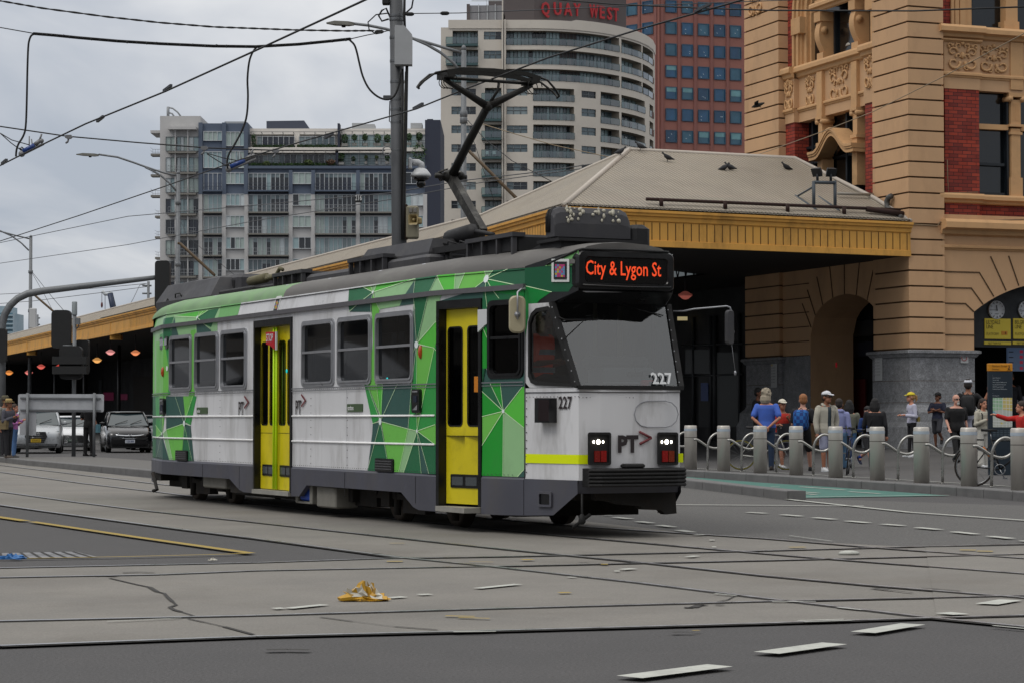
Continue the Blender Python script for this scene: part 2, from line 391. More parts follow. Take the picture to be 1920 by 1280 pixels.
def island(name,px_front,px_back,m):
    f=[G(x,y,.15)for x,y in px_front];k=[G(x,y,.15)for x,y in px_back];ring=f+k
    b=MB().poly(ring);s=1 if(ring[1]-ring[0]).cross(ring[-1]-ring[0]).z>0 else-1
    if s<0:b.f[0]=b.f[0][::-1]
    b.loft([[p+V((0,0,-.16))for p in ring],ring],1)
    for i in range(len(f)-1):          # lighter kerb stones along the front
        n=max(1,round((f[i+1]-f[i]).length/1.3));d=(f[i+1]-f[i])/n;c=d.normalized();w=V((-c.y,c.x,0))*.3
        if w.y<0:w=-w
        for j in range(n):
            p,q=f[i]+d*(j+.01),f[i]+d*(j+.99);o=-w*.06
            b.loft([[p+o+V((0,0,-.16)),p+w+V((0,0,-.16)),q+w+V((0,0,-.16)),q+o+V((0,0,-.16))],[p+o+V((0,0,-.01)),p+w+V((0,0,.005)),q+w+V((0,0,.005)),q+o+V((0,0,-.01))],[p+o*.5+V((0,0,.005)),p+w+V((0,0,.005)),q+w+V((0,0,.005)),q+o*.5+V((0,0,.005))]],1,True)
    return struct(b.build(name,[m,kerbm]))
pave2=mat('island_paving',(.118,.114,.108),.85,var=.15,scale=1.2,bump=.2,bscale=50,dirt=('#524f4b',.4,2))
island('traffic_island',[(-400,830),(0,856.5),(50,862),(150,870.5),(285,881.5),(420,893)],[(560,886),(420,874),(286,863),(190,856.5),(30,855),(-400,826)],pave2)
island('splitter_island',[(900,882),(1285,899),(1478,920)],[(1478,917),(1430,911),(1285,894),(900,877)],kerbm)
sheet('bike_lane',[[(1285,893.5),(1440,905.5),(1560,913),(1780,929),(1480,934),(1400,908),(1285,899)]],.008,greenlane)
b=MB()
for q in((1446,913,1462,913),(1470,920,1535,925),(1500,913,1585,919),(1592,922,1650,926),(1595,918,1630,918.5),(1475,923.5,1530,928)):ribbon(b,[q[:2],q[2:]],.10,.016)
struct(b.build('bike_marking',white))
b=MB()
p=[V((k.x,k.y,0))+n_fp*.95 for k in KE];q=[V((k.x,k.y,0))+n_fp*1.03 for k in KE]
b.loft([[V((c.x,c.y,.161))for c in p],[V((c.x,c.y,.161))for c in q]],0,False,False);b.f=[f[::-1]for f in b.f]
struct(b.build('footpath_marking',white))
# ================================================================ TRAM
TQ=V((-.919,27.45,0));TE=V((.432,-.902,0)).normalized();TL=V((-TE.y,TE.x,0));TROT=atan2(TE.y,TE.x)
WID=2.4;SC0=-5.52        # body width, centre along the length
def tl(px,py,t=0.0):
    p=hit(px,py,TQ+TL*t,TL)-TQ;return p.dot(TE),p.z
def tpl(px,py,p0,n):       # any upright plane given in tram coordinates
    w0=TQ+TE*p0[0]+TL*p0[1];nn=TE*n[0]+TL*n[1]
    p=hit(px,py,w0,nn)-TQ;return p.dot(TE),p.dot(TL),p.z
A_,B_=(1.74,.35),(2.66,.56)
def t0(s):
    if s<SC0:s=2*SC0-s
    if s<=0:return 0.0
    if s<=A_[0]:return A_[1]*s/A_[0]
    return A_[1]+(B_[1]-A_[1])*(s-A_[0])/(B_[0]-A_[0])
def Lp(px,py):               # pixel on the near side wall -> (s, z)
    s,z=tl(px,py)
    if s>0:
        s,_,z=tpl(px,py,(0,0),(-A_[1]/A_[0],1))
        if s>A_[0]:s,_,z=tpl(px,py,A_,(-(B_[1]-A_[1])/(B_[0]-A_[0]),1))
    elif s<2*SC0:
        s2,_,z2=tpl(px,py,(2*SC0,0),(A_[1]/A_[0],1))
        if 2*SC0-2.2<s2<2*SC0:s,z=s2,z2
        else:s=2*SC0-1.9
    return s,z
ZG,ZC=2.82,3.04           # gutter height, top of the upright band
def tz(z):return 0.0 if z<=ZG else .06*(z-ZG)/(ZC-ZG)
def sw(s,z,off=0.0,far=False):
    t=t0(s)+tz(z)-off
    return(s,WID-t if far else t,z)
S_REAR,S_NOSE=2*SC0-2.7,2.7
K=1/.62
def alb(h,k=K):return tuple(min(x*k,.85)for x in lin(h))
tram=thing('tram','green, white and yellow single-car tram numbered 227 crossing the junction','tram',TQ,TROT)
mwhite=mat('tram_white_paint',(.66,.665,.685),.38,var=.05,scale=1.2,dirt=('#77746f',.75,1.5),coat=.15,stretch=(1,1,.22))
mgrey=mat('tram_skirt_grey',alb('#40414a',1.25),.5,var=.12,scale=1.6,dirt=('#57534e',.5,1.4),stretch=(1,1,.5))
mblk=mat('tram_black','#0d0e10',.35,var=.2,scale=3,spec=.5)
mrubber=mat('black_rubber','#131314',.75,var=.2,scale=5)
mdark=mat('tram_underframe','#1d1a17',.9,var=.3,scale=4,dirt=('#3b3026',.6,4))
mroof=mat('tram_roof_grey',alb('#545250',1.3),.7,var=.22,scale=1.5,dirt=('#7d7f78',.55,1.4),bump=.1,bscale=14,stretch=(.5,1,1))
mpod=mat('tram_roof_equipment','#38383c',.6,var=.14,scale=2.5,dirt=('#55534f',.4,3))
mpodd=mat('tram_roof_equipment_dark','#151518',.7,var=.15,scale=3)
malu=mat('window_frame_aluminium','#a3a5aa',.38,.55,var=.08,scale=6)
myel=mat('door_yellow',alb('#b3a512',1.45),.42,var=.07,scale=2,dirt=('#6b611a',.35,2.5),coat=.1)
mint=mat('tram_interior','#26282c',.7,var=.1,scale=2)
gwin=glass('tram_window_glass','#6a747a',-.03,.42)
gcab=glass('windscreen_glass','#cdd6d6',.075,.92)
mhi=mat('hi_vis_yellow_tape',alb('#b9e600',1.5),.5,spec=.3)
mpt=mat('logo_charcoal','#2b2426',.5);mptr=mat('logo_red','#6d2a30',.5)
mlogo=mat('logo_green','#44583c',.5);mlw=mat('logo_white','#d3d6d4',.5)
# window and door openings on the near side: pixel boxes -> (s0, z0, s1, z1)
def pbox(x0,x1,xm,y0,y1):
    s0=Lp(x0,y0)[0];s1=Lp(x1,y0)[0];return(s0,Lp(xm,y1)[1],s1,Lp(xm,y0)[1])
WINS=[pbox(319,361,340,631,736),pbox(366,411,388,627,733),pbox(415,464,439,622,730),pbox(567,628,598,597,722),pbox(634,698,666,588,718),pbox(705,777,741,578,715)]
zt=sum(w[3]for w in WINS)/6;zb=sum(w[1]for w in WINS)/6
WINS=[(w[0],zb,w[2],zt)for w in WINS]
MID=pbox(478,549,513,598,915);FRD=pbox(821,905,865,562,945)
CABW=pbox(916,983,950,562,709)
SIGW=pbox(302,317,309,631,654)
ZD=.25
MID=(MID[0],.30,MID[2],MID[3]);FRD=(FRD[0],.30,FRD[2],FRD[3])
HOLES=[(w[0]+.03,w[1]+.03,w[2]-.03,w[3]-.03)for w in WINS]+[MID,FRD,(CABW[0]+.03,CABW[1]+.03,CABW[2]-.03,CABW[3]-.03)]
ZS=.665                     # top of the grey skirt
SX=[2*SC0-B_[0],2*SC0-A_[0],2*SC0,0,A_[0],B_[0]]
CEL=cells(2*SC0-A_[0],ZS,A_[0],ZC,HOLES,SX,[ZG])
FCEL=cells(2*SC0-A_[0],ZS,A_[0],ZC,[(2*SC0-h[2],h[1],2*SC0-h[0],h[3])for h in HOLES[:-1]],SX,[ZG])
b=MB()
for c in CEL:b.poly([sw(c[0],c[1]),sw(c[2],c[1]),sw(c[2],c[3]),sw(c[0],c[3])])
for c in FCEL:b.poly([sw(c[0],c[1],0,True),sw(c[0],c[3],0,True),sw(c[2],c[3],0,True),sw(c[2],c[1],0,True)])
# cab corner and nose, both ends (the rear end mirrors the front)
ZM=1.62
def mir(p):return(2*SC0-p[0],p[1],p[2])
nose=[(A_[0],A_[1]),(B_[0],B_[1]),(2.72,.80),(2.74,1.2),(2.72,1.6),(B_[0],WID-B_[1]),(A_[0],WID-A_[1])]
nose_r=[(A_[0],A_[1]),(2.1,.5),(2.2,1.2),(2.1,WID-.5),(A_[0],WID-A_[1])]
for mm in(lambda p:p,):
    b.loft([[mm((x,y,z))for x,y in nose]for z in(ZS-.02,.9,1.3,ZM)],0,False,False,False)
    b.loft([[mm((x+.012*(x>2),y,z))for x,y in nose]for z in(ZM+.004,ZM+.05)],0,False,False)
b.build('body',mwhite,tram)
# livery: coloured facets cut to the solid parts of the wall
GR={'D':'#1e5537','T':'#2b4843','M':'#2a7a3a','L':'#5a9a42','B':'#479b36','G':'#769a70','E':'#12462d','F':'#0e692d','H':'#1d7a28','W':'#a8c79a','N':'#b9c3c0','R':'#5d8f57'}
GK=list(GR);GM=[mat('livery_'+n,alb(GR[k]),.45,var=.05,scale=1.5,coat=.04,spec=.25,dirt=('#4b4f49',.25,1.5))for k,n in zip(GK,('dark_green','slate_green','mid_green','light_green','bright_green','sage_green','forest_green','emerald_green','grass_green','pale_line','node_grey','faded_green'))]
FACETS='''L 286 600 303 596 303 742 286 742|D 286 742 303 742 303 864 286 864|T 905 688 925 700 925 722 905 722|T 968 700 986 690 986 722 968 722|F 905 548 986 540 986 575 905 575|R 287 585 445 555 445 590 405 606 287 632|G 290 585 408 570 408 625 290 740|M 300 628 322 622 320 740 304 740|L 293 640 309 640 318 700 315 742 293 742
D 303 598 323 594 322 640 309 640|T 324 594 331 615 335 628 322 632|B 325 592 367 584 368 594|L 368 584 386 582 369 594|D 369 595 386 582 405 578 400 604 396 614 383 607|T 368 596 383 607 396 617 396 626 370 632|L 358 620 368 617 367 700 365 742 354 742 358 680
M 292 742 300 742 305 812 293 796|L 299 742 312 742 306 808|T 312 742 345 742 347 792 312 805|L 344 742 363 742 348 786|M 363 742 369 742 358 796 347 790|L 293 796 305 812 293 821|L 312 805 346 793 341 862 325 862|D 347 795 362 863 341 863|T 347 794 358 798 364 864 361 864|G 306 812 313 805 325 863 318 863|T 293 822 305 814 318 863 292 863
D 648 543 674 538 697 548 656 584|T 697 549 697 585 656 585|L 674 538 689 536 697 547|G 689 536 700 534 698 547|B 700 534 772 522 698 547|G 772 522 698 548 713 580 750 574|L 697 549 712 579 706 650 704 726 693 726 700 640|T 772 522 750 574 778 570 776 552|D 772 522 813 516 783 644 777 560|G 813 516 834 546 826 560 822 602 784 643 806 548|B 822 601 784 644 816 652 821 630|T 776 570 783 646 776 662 773 640|T 776 662 783 647 774 722 771 722|M 783 647 782 722 774 722|L 783 647 816 652 801 722 782 722|M 816 652 819 645 818 722 801 722
M 684 720 690 720 714 784 700 793 696 777|L 690 720 708 720 715 780|B 708 720 719 720 716 784|T 719 719 774 719 767 803 716 790|M 774 719 783 719 781 760 784 807 767 803|L 782 719 801 719 789 775 784 807|M 801 719 819 719 818 795 784 807 788 778|T 700 793 714 790 692 868 690 882 699 812|D 714 791 727 850 733 888 690 882|L 716 790 767 803 750 886 733 888|G 767 803 784 807 758 887 749 886|D 784 808 792 888 758 887|T 784 808 807 890 792 888|D 784 808 818 832 818 890 807 890|L 784 807 818 795 818 832
B 813 516 847 512 853 546 834 546|G 847 512 865 510 859 546 853 546|L 865 510 902 508 908 524 885 546 859 546|G 902 508 918 506 909 524|D 918 506 946 504 909 524|E 946 504 1034 500 1034 548 909 524|F 909 524 1034 548 1034 560 985 590 985 556 930 549|T 885 546 909 524 916 545 908 560 820 574 822 566|D 909 524 930 549 985 556 985 580 915 590 906 720 906 566|H 906 610 917 618 915 690 906 690|T 925 706 985 706 985 722 925 722
D 906 721 921 718 946 770 906 733|H 921 718 940 716 946 770|T 940 716 986 722 981 726 946 770|H 906 733 946 770 906 780|L 906 780 946 770 906 834|H 906 834 946 770 945 893 905 892|G 946 770 986 802 986 878 971 896 945 893|B 946 770 982 724 986 724 986 802|T 986 876 986 896 971 896'''
LINES='''697 548 674 538|697 548 689 536|697 548 700 534|697 548 772 522|697 548 656 585|697 548 714 582|697 548 697 700|772 522 780 580|783 644 777 570|783 644 813 516|783 644 822 601|783 644 816 652|783 644 776 662|783 644 783 722|816 652 801 722|816 652 819 657|813 516 834 546|783 644 774 720
715 789 690 720|715 789 708 720|715 789 747 719|715 789 767 803|767 803 784 807|715 789 692 876|715 789 733 888|715 789 700 793|774 719 767 803|767 803 749 886|784 807 782 722|784 807 801 720|784 807 818 795|784 807 818 832|784 807 792 888|784 807 807 890|784 807 758 887|719 719 716 780
909 523 888 543|909 523 902 508|909 523 918 506|909 523 946 504|909 523 1034 547|909 523 938 560|909 523 917 590|847 512 853 545|865 510 859 545|902 600 916 635
946 770 906 733|946 770 921 718|946 770 940 716|946 770 981 725|946 770 986 802|946 770 945 892|946 770 906 834|946 770 906 780|986 878 971 894
369 595 324 593|369 595 386 582|369 595 397 618|369 595 369 625|369 595 377 584|324 594 322 620|347 793 330 742|347 793 312 805|347 793 358 796|347 793 362 863|305 812 299 742|305 812 312 742|305 812 293 796|305 812 293 821|305 812 294 860|305 812 302 860|305 812 312 805|347 793 363 742|313 805 325 862'''
NODES=[(697,548,1.6,3),(783,646,3.6,6.6),(715,789,2.6,7),(784,807,1.4,3.5),(909,523,4.6,7.5),(946,770,2.4,3.6),(369,595,1.2,3),(347,793,1.8,5.5),(305,812,.9,2.5),(315,690,1.6,5)]
b=MB()
def decal(pts,mi,off):
    lo,hi=min(p[0]for p in pts),max(p[0]for p in pts)
    for c in CEL:
        if c[2]<lo or c[0]>hi:continue
        q=clip_rect(pts,*c)
        if q:b.poly([sw(s,z,off)for s,z in q],mi)
def ccw(p):
    a=sum(p[i-1][0]*p[i][1]-p[i][0]*p[i-1][1]for i in range(len(p)));return p if a>0 else p[::-1]
def Lq(x,y):
    s,z=Lp(x,y)
    return(min(s,A_[0]+.0),z)if 985>=x>980 else(s,z)
n=0
for row in FACETS.split('\n'):
    for f in row.split('|'):
        t=f.split();v=list(map(float,t[1:]));n+=1
        q=[Lp(v[i],v[i+1])for i in range(0,len(v),2)]
        # not every outline is convex: fan it from its centroid
        cx=sum(p[0]for p in q)/len(q);cz=sum(p[1]for p in q)/len(q)
        q=ccw(q)
        conv=all((q[i-1][0]-q[i-2][0])*(q[i][1]-q[i-1][1])-(q[i-1][1]-q[i-2][1])*(q[i][0]-q[i-1][0])>=-1e-6 for i in range(len(q)))
        if conv:decal(q,GK.index(t[0]),.002+n*.00012)
        else:
            for i in range(len(q)):decal(ccw([(cx,cz),q[i-1],q[i]]),GK.index(t[0]),.002+n*.00012)
k=0
for row in LINES.split('\n'):
    for f in row.split('|'):
        x0,y0,x1,y1=map(float,f.split());p,q=V(Lp(x0,y0)),V(Lp(x1,y1));d=(q-p).normalized();o=V((-d.y,d.x))*.0042;k+=1
        decal(ccw([tuple(p-o),tuple(q-o*.9),tuple(q+o*.9),tuple(p+o)]),GK.index('W'),.014+k*.00004)
for x,y,rx,ry in NODES:
    p=[Lp(x+rx*cos(a*pi/6),y+ry*sin(a*pi/6))for a in range(12)];decal(ccw(p),GK.index('N'),.018)
b.build('livery_panel',GM,tram)
# rub rails, gutter, belt rail, rivet lines
b=MB()
for z in(1.363,1.017):
    for s0,s1 in((2*SC0-1.6,MID[0]-.02),(MID[2]+.02,FRD[0]-.05)):
        pr=[sw(s0,z,.012),sw(min(max(2*SC0,s0),s1),z,.012),sw(s1,z,.012)]
        b.tube(pr,.013,8)
b.build('rub_rail',mat('rub_rail_white',alb('#c9cacf'),.35,var=.05,scale=3,coat=.2),tram)
b=MB()
for fr in(False,True):
    pr=[sw(s,ZG,.02,fr)for s in(2*SC0-1.74,2*SC0-.9,2*SC0,-5,0,.9,1.76)]
    b.tube(pr,0,sq=(.045,.06))
b.build('gutter',mat('gutter_grey','#5b5a5e',.55,var=.2,scale=4,dirt=('#2f2e2f',.5,4)),tram)
b=MB();b2=MB()
for s0,s1 in((2*SC0-1.7,MID[0]),(MID[2],FRD[0]),(FRD[2]+.01,A_[0]-.01)):
    for a in(s0,):
        q=[s for s in(s0,*[x for x in SX if s0<x<s1],s1)]
        for z,h in((1.742,.007),(1.706,.005)):
            b.loft([[sw(s,z-h,.021)for s in q],[sw(s,z+h,.021)for s in q]],0,False,False)
    m_=int((s1-s0)/.075)
    for i in range(m_):
        s=s0+(i+.5)*(s1-s0)/m_;x,y,z=sw(s,1.724,.019)
        b2.ball((x,y,z),.005,5,3)
        if s>-12.6 and s<1.6:
            x,y,z=sw(s,ZS+.02,.021);b2.ball((x,y,z),.006,5,3)
for s in(-11.6,-9.55,-8.1,-4.2,-2.85,-1.4):
    for i in range(10):
        if MID[0]<s<MID[2]:continue
        x,y,z=sw(s,.72+i*.098,.006);b2.ball((x,y,z),.006,5,3)
for s in(-9.55,-2.85):b.loft([[sw(s-.004,z,.019)for z in(ZS,1.7)],[sw(s+.004,z,.019)for z in(ZS,1.7)]],0,False,False)
b.build('belt_rail',mat('belt_rail_grey','#6d6f74',.5),tram);b2.build('rivet',mat('rivet_dark','#4a4a4c',.6),tram,kind='stuff')
# grey skirt with raised arches
b=MB()
def skirt(prof,far=False):
    """prof: (s, z_bottom) polyline"""
    up=[sw(s,ZS,.0,far)for s,z in prof];mi_=[sw(s,ZS-.03,.02,far)for s,z in prof];lo=[sw(s,z,.02,far)for s,z in prof];bk=[sw(s,z,-.05,far)for s,z in prof]
    b.loft([up,mi_,lo,bk],0,False,False)
r0=2*SC0-A_[0]
SK1=[(r0,.27),(r0+.25,.26),(r0+.42,.43),(-11.04,.43),(-8.8,.43),(-7.6,.43),(-7.15,.28),(-6.95,.25),(MID[0],.25)]
SK2=[(MID[2],.25),(MID[2]+.32,.26),(MID[2]+.62,.42),(-2.5,.42),(-1.0,.42),(-.62,.25),(-.45,.22),(FRD[0],.22)]
SK3=[(FRD[2],.22),(1.2,.22),(A_[0],.23)]
for q in(SK1,SK2,SK3):
    skirt(q);skirt([(2*SC0-s,z)for s,z in q],True)
for sg in(0,1):
    fy=lambda y:WID-y if sg else y
    b.loft([[(x,fy(t0(x)-.015),z)for x,z in((A_[0],ZS-.02),(2.3,ZS-.02),(2.66,ZS-.02))],[(x,fy(t0(x)-.015),z)for x,z in((A_[0],.23),(2.25,.25),(2.66,.50))]],0,False,False)
b.loft([[(x,y,ZS-.02)for x,y in nose[1:-1]],[(x-.05,y,zb_)for(x,y),zb_ in zip(nose[1:-1],(.5,.5,.5,.5,.5))]],0,False,False)
b.loft([[mir((x,y,z))for x,y in nose_r]for z in(.27,ZS-.02)],0,False,False)
for s in(-11.3,-8.9,-7.15,-2.9,-.55):b.box(sw(s-.006,.3,.0225),sw(s+.006,ZS-.04,.018),1)
b.build('skirt',[mgrey,mblk],tram)
# roof shell
prof=[(.06,ZC),(.075,3.09),(.11,3.145),(.20,3.205),(.36,3.26),(.7,3.30),(1.2,3.32)]
rs=[2*SC0-2.55,2*SC0-2.3,r0,2*SC0-.9,2*SC0,-8.5,-5.5,-2.5,0,.9,A_[0],2.3,2.55]
rings=[]
for i,s in enumerate(rs):
    k_=t0(s);dz=0;e_=min(i,len(rs)-1-i)
    half=[(k_+(t_*(1.2-k_)/1.2),z)for t_,z in prof]
    drop={0:.16,1:.05}.get(e_,0)
    if i>len(rs)//2:drop *= .3
    ring=[(s,t_,ZC+(z-ZC)*(1-drop*2))for t_,z in half]+[(s,WID-t_,ZC+(z-ZC)*(1-drop*2))for t_,z in half[-2::-1]]
    rings.append(ring)
b=MB().loft(rings,0,False,False,True)
b.f=[f[::-1]for f in b.f]
b.poly(rings[0][::-1]);b.poly(rings[-1])
b.poly([(s,t0(s)+.03,ZC-.02)for s in rs]+[(s,WID-t0(s)-.03,ZC-.02)for s in rs[::-1]],1)
# faded livery colour on the roof edge towards the rear
mroofg=mat('faded_green_roof',alb('#62805a',1.35),.65,var=.2,scale=2.2,dirt=('#7f8a7a',.6,2.0))
for i in range(0,6):
    for j in range(0,4):b.m[(i)*(len(rings[0])-1)+j]=2
b.build('roof',[mroof,mint,mroofg],tram)
# saloon: floor, far lining, seats, poles
b=MB()
b.box((2*SC0-.9,.25,.80),(1.0,WID-.25,.84));b.box((1.0,.5,.80),(2.3,WID-.5,.84));b.box((2*SC0-.9,.2,2.80),(1.0,WID-.2,2.82))
for c in FCEL:
    if c[3]<=ZG:b.poly([sw(c[0],c[1],-.045,True),sw(c[2],c[1],-.045,True),sw(c[2],c[3],-.045,True),sw(c[0],c[3],-.045,True)])
for c in CEL:
    if c[3]<=ZG:b.poly([sw(c[0],c[1],-.045),sw(c[0],c[3],-.045),sw(c[2],c[3],-.045),sw(c[2],c[1],-.045)])
b.box((.98,.3,.82),(1.02,1.5,2.8));b.box((2*SC0-1.02,.3,.82),(2*SC0-.98,2.1,2.8))
b.build('saloon_lining',mint,tram)
mseat=mat('seat_moquette','#31384a',.8,var=.3,scale=20)
for s in(-11.0,-10.1,-9.2,-8.2,-7.5,-4.4,-3.6,-2.8,-2.0,-1.2):
    for y in(.32,1.55):
        sb=MB();sb.bbox((s,y,1.18),(s+.42,y+.5,1.27),.03);sb.bbox((s-.06,y,1.25),(s+.03,y+.5,1.95),.03);sb.box((s+.1,y+.1,.84),(s+.3,y+.4,1.2))
        sb.build('seat',mseat,tram)
mpole=mat('grab_pole','#7d7f84',.3,.8)
for s,y in((-10.5,.85),(-8.9,.85),(-6.9,.7),(-4.9,.7),(-3.2,.85),(-1.6,.85),(-.3,.7)):
    MB().tube([(s,y,.84),(s,y,2.8)],.018,6).build('grab_pole',mpole,tram)
# side windows
def window(w,bar=True,col=malu,flange=True,pm=gwin,par=tram,mapf=sw,blind=False):
    s0,z0,s1,z1=w;m=MB()
    o=rrect(s0,z0,s1,z1,.085,4);i1=rrect(s0+.035,z0+.035,s1-.035,z1-.035,.075,4);i2=rrect(s0+.06,z0+.06,s1-.06,z1-.06,.065,4)
    m.loft([[mapf(x,z,-.02)for x,z in o],[mapf(x,z,.022)for x,z in o],[mapf(x,z,.022)for x,z in i1],[mapf(x,z,.034)for x,z in i1],[mapf(x,z,.034)for x,z in i2],[mapf(x,z,-.05)for x,z in i2]],0)
    zc=z0+(z1-z0)*.52
    if bar:m.add([mapf(s0+.05,zc-.016,.026),mapf(s1-.05,zc-.016,.026),mapf(s1-.05,zc+.016,.026),mapf(s0+.05,zc+.016,.026),mapf(s0+.05,zc-.016,-.04),mapf(s1-.05,zc-.016,-.04),mapf(s1-.05,zc+.016,-.04),mapf(s0+.05,zc+.016,-.04)],[(0,1,2,3),(4,7,6,5),(3,2,6,7),(0,4,5,1)])
    f=m.build('window',col,par)
    MB().poly([mapf(x,z,-.012)for x,z in i2]).build('pane',pm,f)
    return f
for w in WINS:window(w)
window(CABW,True,mblk)
f=MB();s0,z0,s1,z1=SIGW
f.loft([[sw(x,z,.0)for x,z in rrect(s0,z0,s1,z1,.05)],[sw(x,z,.024)for x,z in rrect(s0,z0,s1,z1,.05)]],0)
f.poly([sw(x,z,.024)for x,z in rrect(s0,z0,s1,z1,.05)]);fo=f.build('window',mblk,tram)
MB().poly([sw(x,z,.028)for x,z in rrect(s0+.04,z0+.06,s1-.04,z1-.03,.03)]).build('pane',mat('route_glass','#3a3236',.12),fo)
# doors
def doorway(h,leaves,step_z,pm):
    s0,z0,s1,z1=h;fr=MB();w=.055
    zr=z1-.0
    # black surround, proud of the wall and returning into the opening
    for a,c in(((s0-.0,z0),(s0+w,z1)),((s1-w,z0),(s1,z1)),((s0+w,z1-.10),(s1-w,z1))):
        fr.add([sw(a[0],a[1],.024),sw(c[0],a[1],.024),sw(c[0],c[1],.024),sw(a[0],c[1],.024),sw(a[0],a[1],-.14),sw(c[0],a[1],-.14),sw(c[0],c[1],-.14),sw(a[0],c[1],-.14)],[(0,1,2,3),(1,5,6,2),(0,3,7,4),(3,2,6,7),(0,4,5,1)])
    fr.build('door_frame',mblk,tram)
    MB().box(sw(s0+.03,step_z-.06,.05),sw(s1-.03,step_z,-.15)).build('door_step',mat('step_edge','#8d8b85',.6,var=.15,scale=8),tram)
    wl=(s1-s0-2*w)/leaves
    for i in range(leaves):
        a,c=s0+w+i*wl+.006,s0+w+(i+1)*wl-.006;lf=MB();zt_=z1-.105;d=-.075+(.012 if i%2 else 0)
        win=(a+.045+(.02 if i%2 else 0),z0+.95,c-.045-(.0 if i%2 else .02),zt_-.22)
        kick=(a+.10*(i%2==0)+.0,z0+.21,c-.10*(i%2)-.0,z0+.37)
        for q in cells(a,z0+.02,c,zt_,[win]):
            lf.add([sw(q[0],q[1],d),sw(q[2],q[1],d),sw(q[2],q[3],d),sw(q[0],q[3],d)],[(0,1,2,3)])
        for x in(a,c):lf.add([sw(x,z0+.02,d),sw(x,zt_,d),sw(x,zt_,d-.04),sw(x,z0+.02,d-.04)],[(0,1,2,3)])
        lf.loft([[sw(x,z,d+.001)for x,z in rrect(*win,.05)],[sw(x,z,d+.006)for x,z in rrect(*win,.05)],[sw(x,z,d+.006)for x,z in rrect(win[0]-.018,win[1]-.018,win[2]+.018,win[3]+.018,.06)]],1)
        for z in(z0+.82,):lf.box(sw(a,z,d+.003),sw(c,z+.006,d-.01),1)
        lf.loft([[sw(x,z,d+.012)for x,z in rrect(*kick,.015)],[sw(x,z,d)for x,z in rrect(*kick,.015)]],1)
        lf.poly([sw(x,z,d+.011)for x,z in rrect(*kick,.015)],1)
        lo=lf.build('door',[myel,mblk],tram)
        MB().poly([sw(x,z,d-.012)for x,z in rrect(win[0]-.01,win[1]-.01,win[2]+.01,win[3]+.01,.04)]).build('pane',pm,lo)
        MB().poly([sw(x,z,d+.0135)for x,z in rrect(kick[0]+.03,kick[1]+.03,kick[2]-.03,kick[3]-.03,.01)]).build('kick_pane',mat('kick_pane','#4a4f52',.15),lo)
    return
gdoor=glass('door_glass','#5a646a',-.03,.35)
doorway(MID,4,.31,gdoor);doorway(FRD,2,.29,gdoor)
mlime=mat('lime_edge',alb('#a5dd10',1.4),.5,spec=.3)
mc=(MID[0]+MID[2])/2
for s in(mc-.055,mc+.055):MB().tube([sw(s,.33,-.03),sw(s,MID[3]-.12,-.03)],.018,8).build('door_edge',mlime,tram)
MB().tube([sw(FRD[2]-.09,.95,-.03),sw(FRD[2]-.09,2.2,-.03)],.014,6).build('door_edge',mat('orange_chain','#a8641c',.7,var=.4,scale=60),tram)
def side_sign(pts,col,off=.05,name='stop_sign',thick=.02):
    q=[Lp(x,y)for x,y in pts];m=MB();m.prism([sw(s,z,off)for s,z in q],(0,thick,0));return m.build(name,col,tram)
mred=mat('stop_red','#b31422',.5);mstopw=mat('sign_white','#c8cacc',.5)
so_=side_sign([(504.5,623),(520.5,622),(520.5,655),(513,648),(505,645)],mred)
p=Lp(506,640);q=Lp(519,640)
def side_text(txt,x,y,hpx,mat_,off,sx=1.0,bold=0.0,name='lettering',par=tram,align='LEFT'):
    s,z=Lp(x,y);z1=Lp(x,y-hpx)[1];o=V(sw(s,z,off));d=V(sw(s+.1,z,off))-o
    size=(z1-z)/.70
    return text(name,txt,size,mat_,par,o,d,(0,0,1),align,.001,bold*size,sx)
mcy=mat('cyan_button','#12b3b5',.3,emit='#1fd0d0',es=.5)
for x,y,r_ in((532.5,695,4),(726,710,3)):s,z=Lp(x,y);MB().ball(sw(s,z,-.04 if x<600 else .0),(r_*.0085,.008,r_*.0075),10,6).build('push_button',mcy,tram)
MB().poly([sw(*Lp(x,y),-.055)for x,y in((881,734),(891,734.5),(891,705),(881,705))]).build('notice',mat('notice_orange','#c97a16',.5),tram)
side_text('STOP',505.6,640.5,14,mstopw,.053,.78,.01)
side_sign([(521.5,622),(523.5,622),(523.5,656),(521.5,656)],mstopw,.045,'sign_edge')
# folded-back stop sign at the front door, seen from behind
q=[tpl(x,y,(FRD[2]-.02,t0(FRD[2])-.07),(-.5,.85))for x,y in((895.5,581),(915.5,579.5),(917,605),(908,610),(895.5,623))]
MB().prism(q,(.0,.02,0)).build('stop_sign',mstopw,tram)
# small fittings on the side
def side_box(x0,y0,x1,y1,col,d=.03,name='fitting',e=.008):
    s0,z1=Lp(x0,y0);s1,z0=Lp(x1,y1);m=MB()
    r=min(s1-s0,z1-z0)*.15;o=rrect(s0,z0,s1,z1,r,2)
    m.loft([[sw(x,z,0)for x,z in o],[sw(x,z,d)for x,z in o]],0);m.poly([sw(x,z,d)for x,z in o]);return m.build(name,col,tram)
for x0,y0,x1,y1 in((778,729,792.5,773),(304.5,746,311.5,777)):
    o=side_box(x0,y0,x1,y1,mblk,.05,'step_plate');w=x1-x0
    side_box(x0+w*.15,y0+3,x1-w*.2,y0+5.5,malu,.054,'reflector');side_box(x0+w*.3,y0+12,x1-w*.25,y0+24,mat('navy_plastic','#141f33',.3),.056,'push_button')
    s0,z0=Lp(x0+w*.2,y1-5);s1,z1=Lp(x1-w*.2,y1-15);MB().poly([sw(s0,z0,.055),sw(s1,z0,.055),sw(s1,z1,.055)]).build('step_mark',malu,tram)
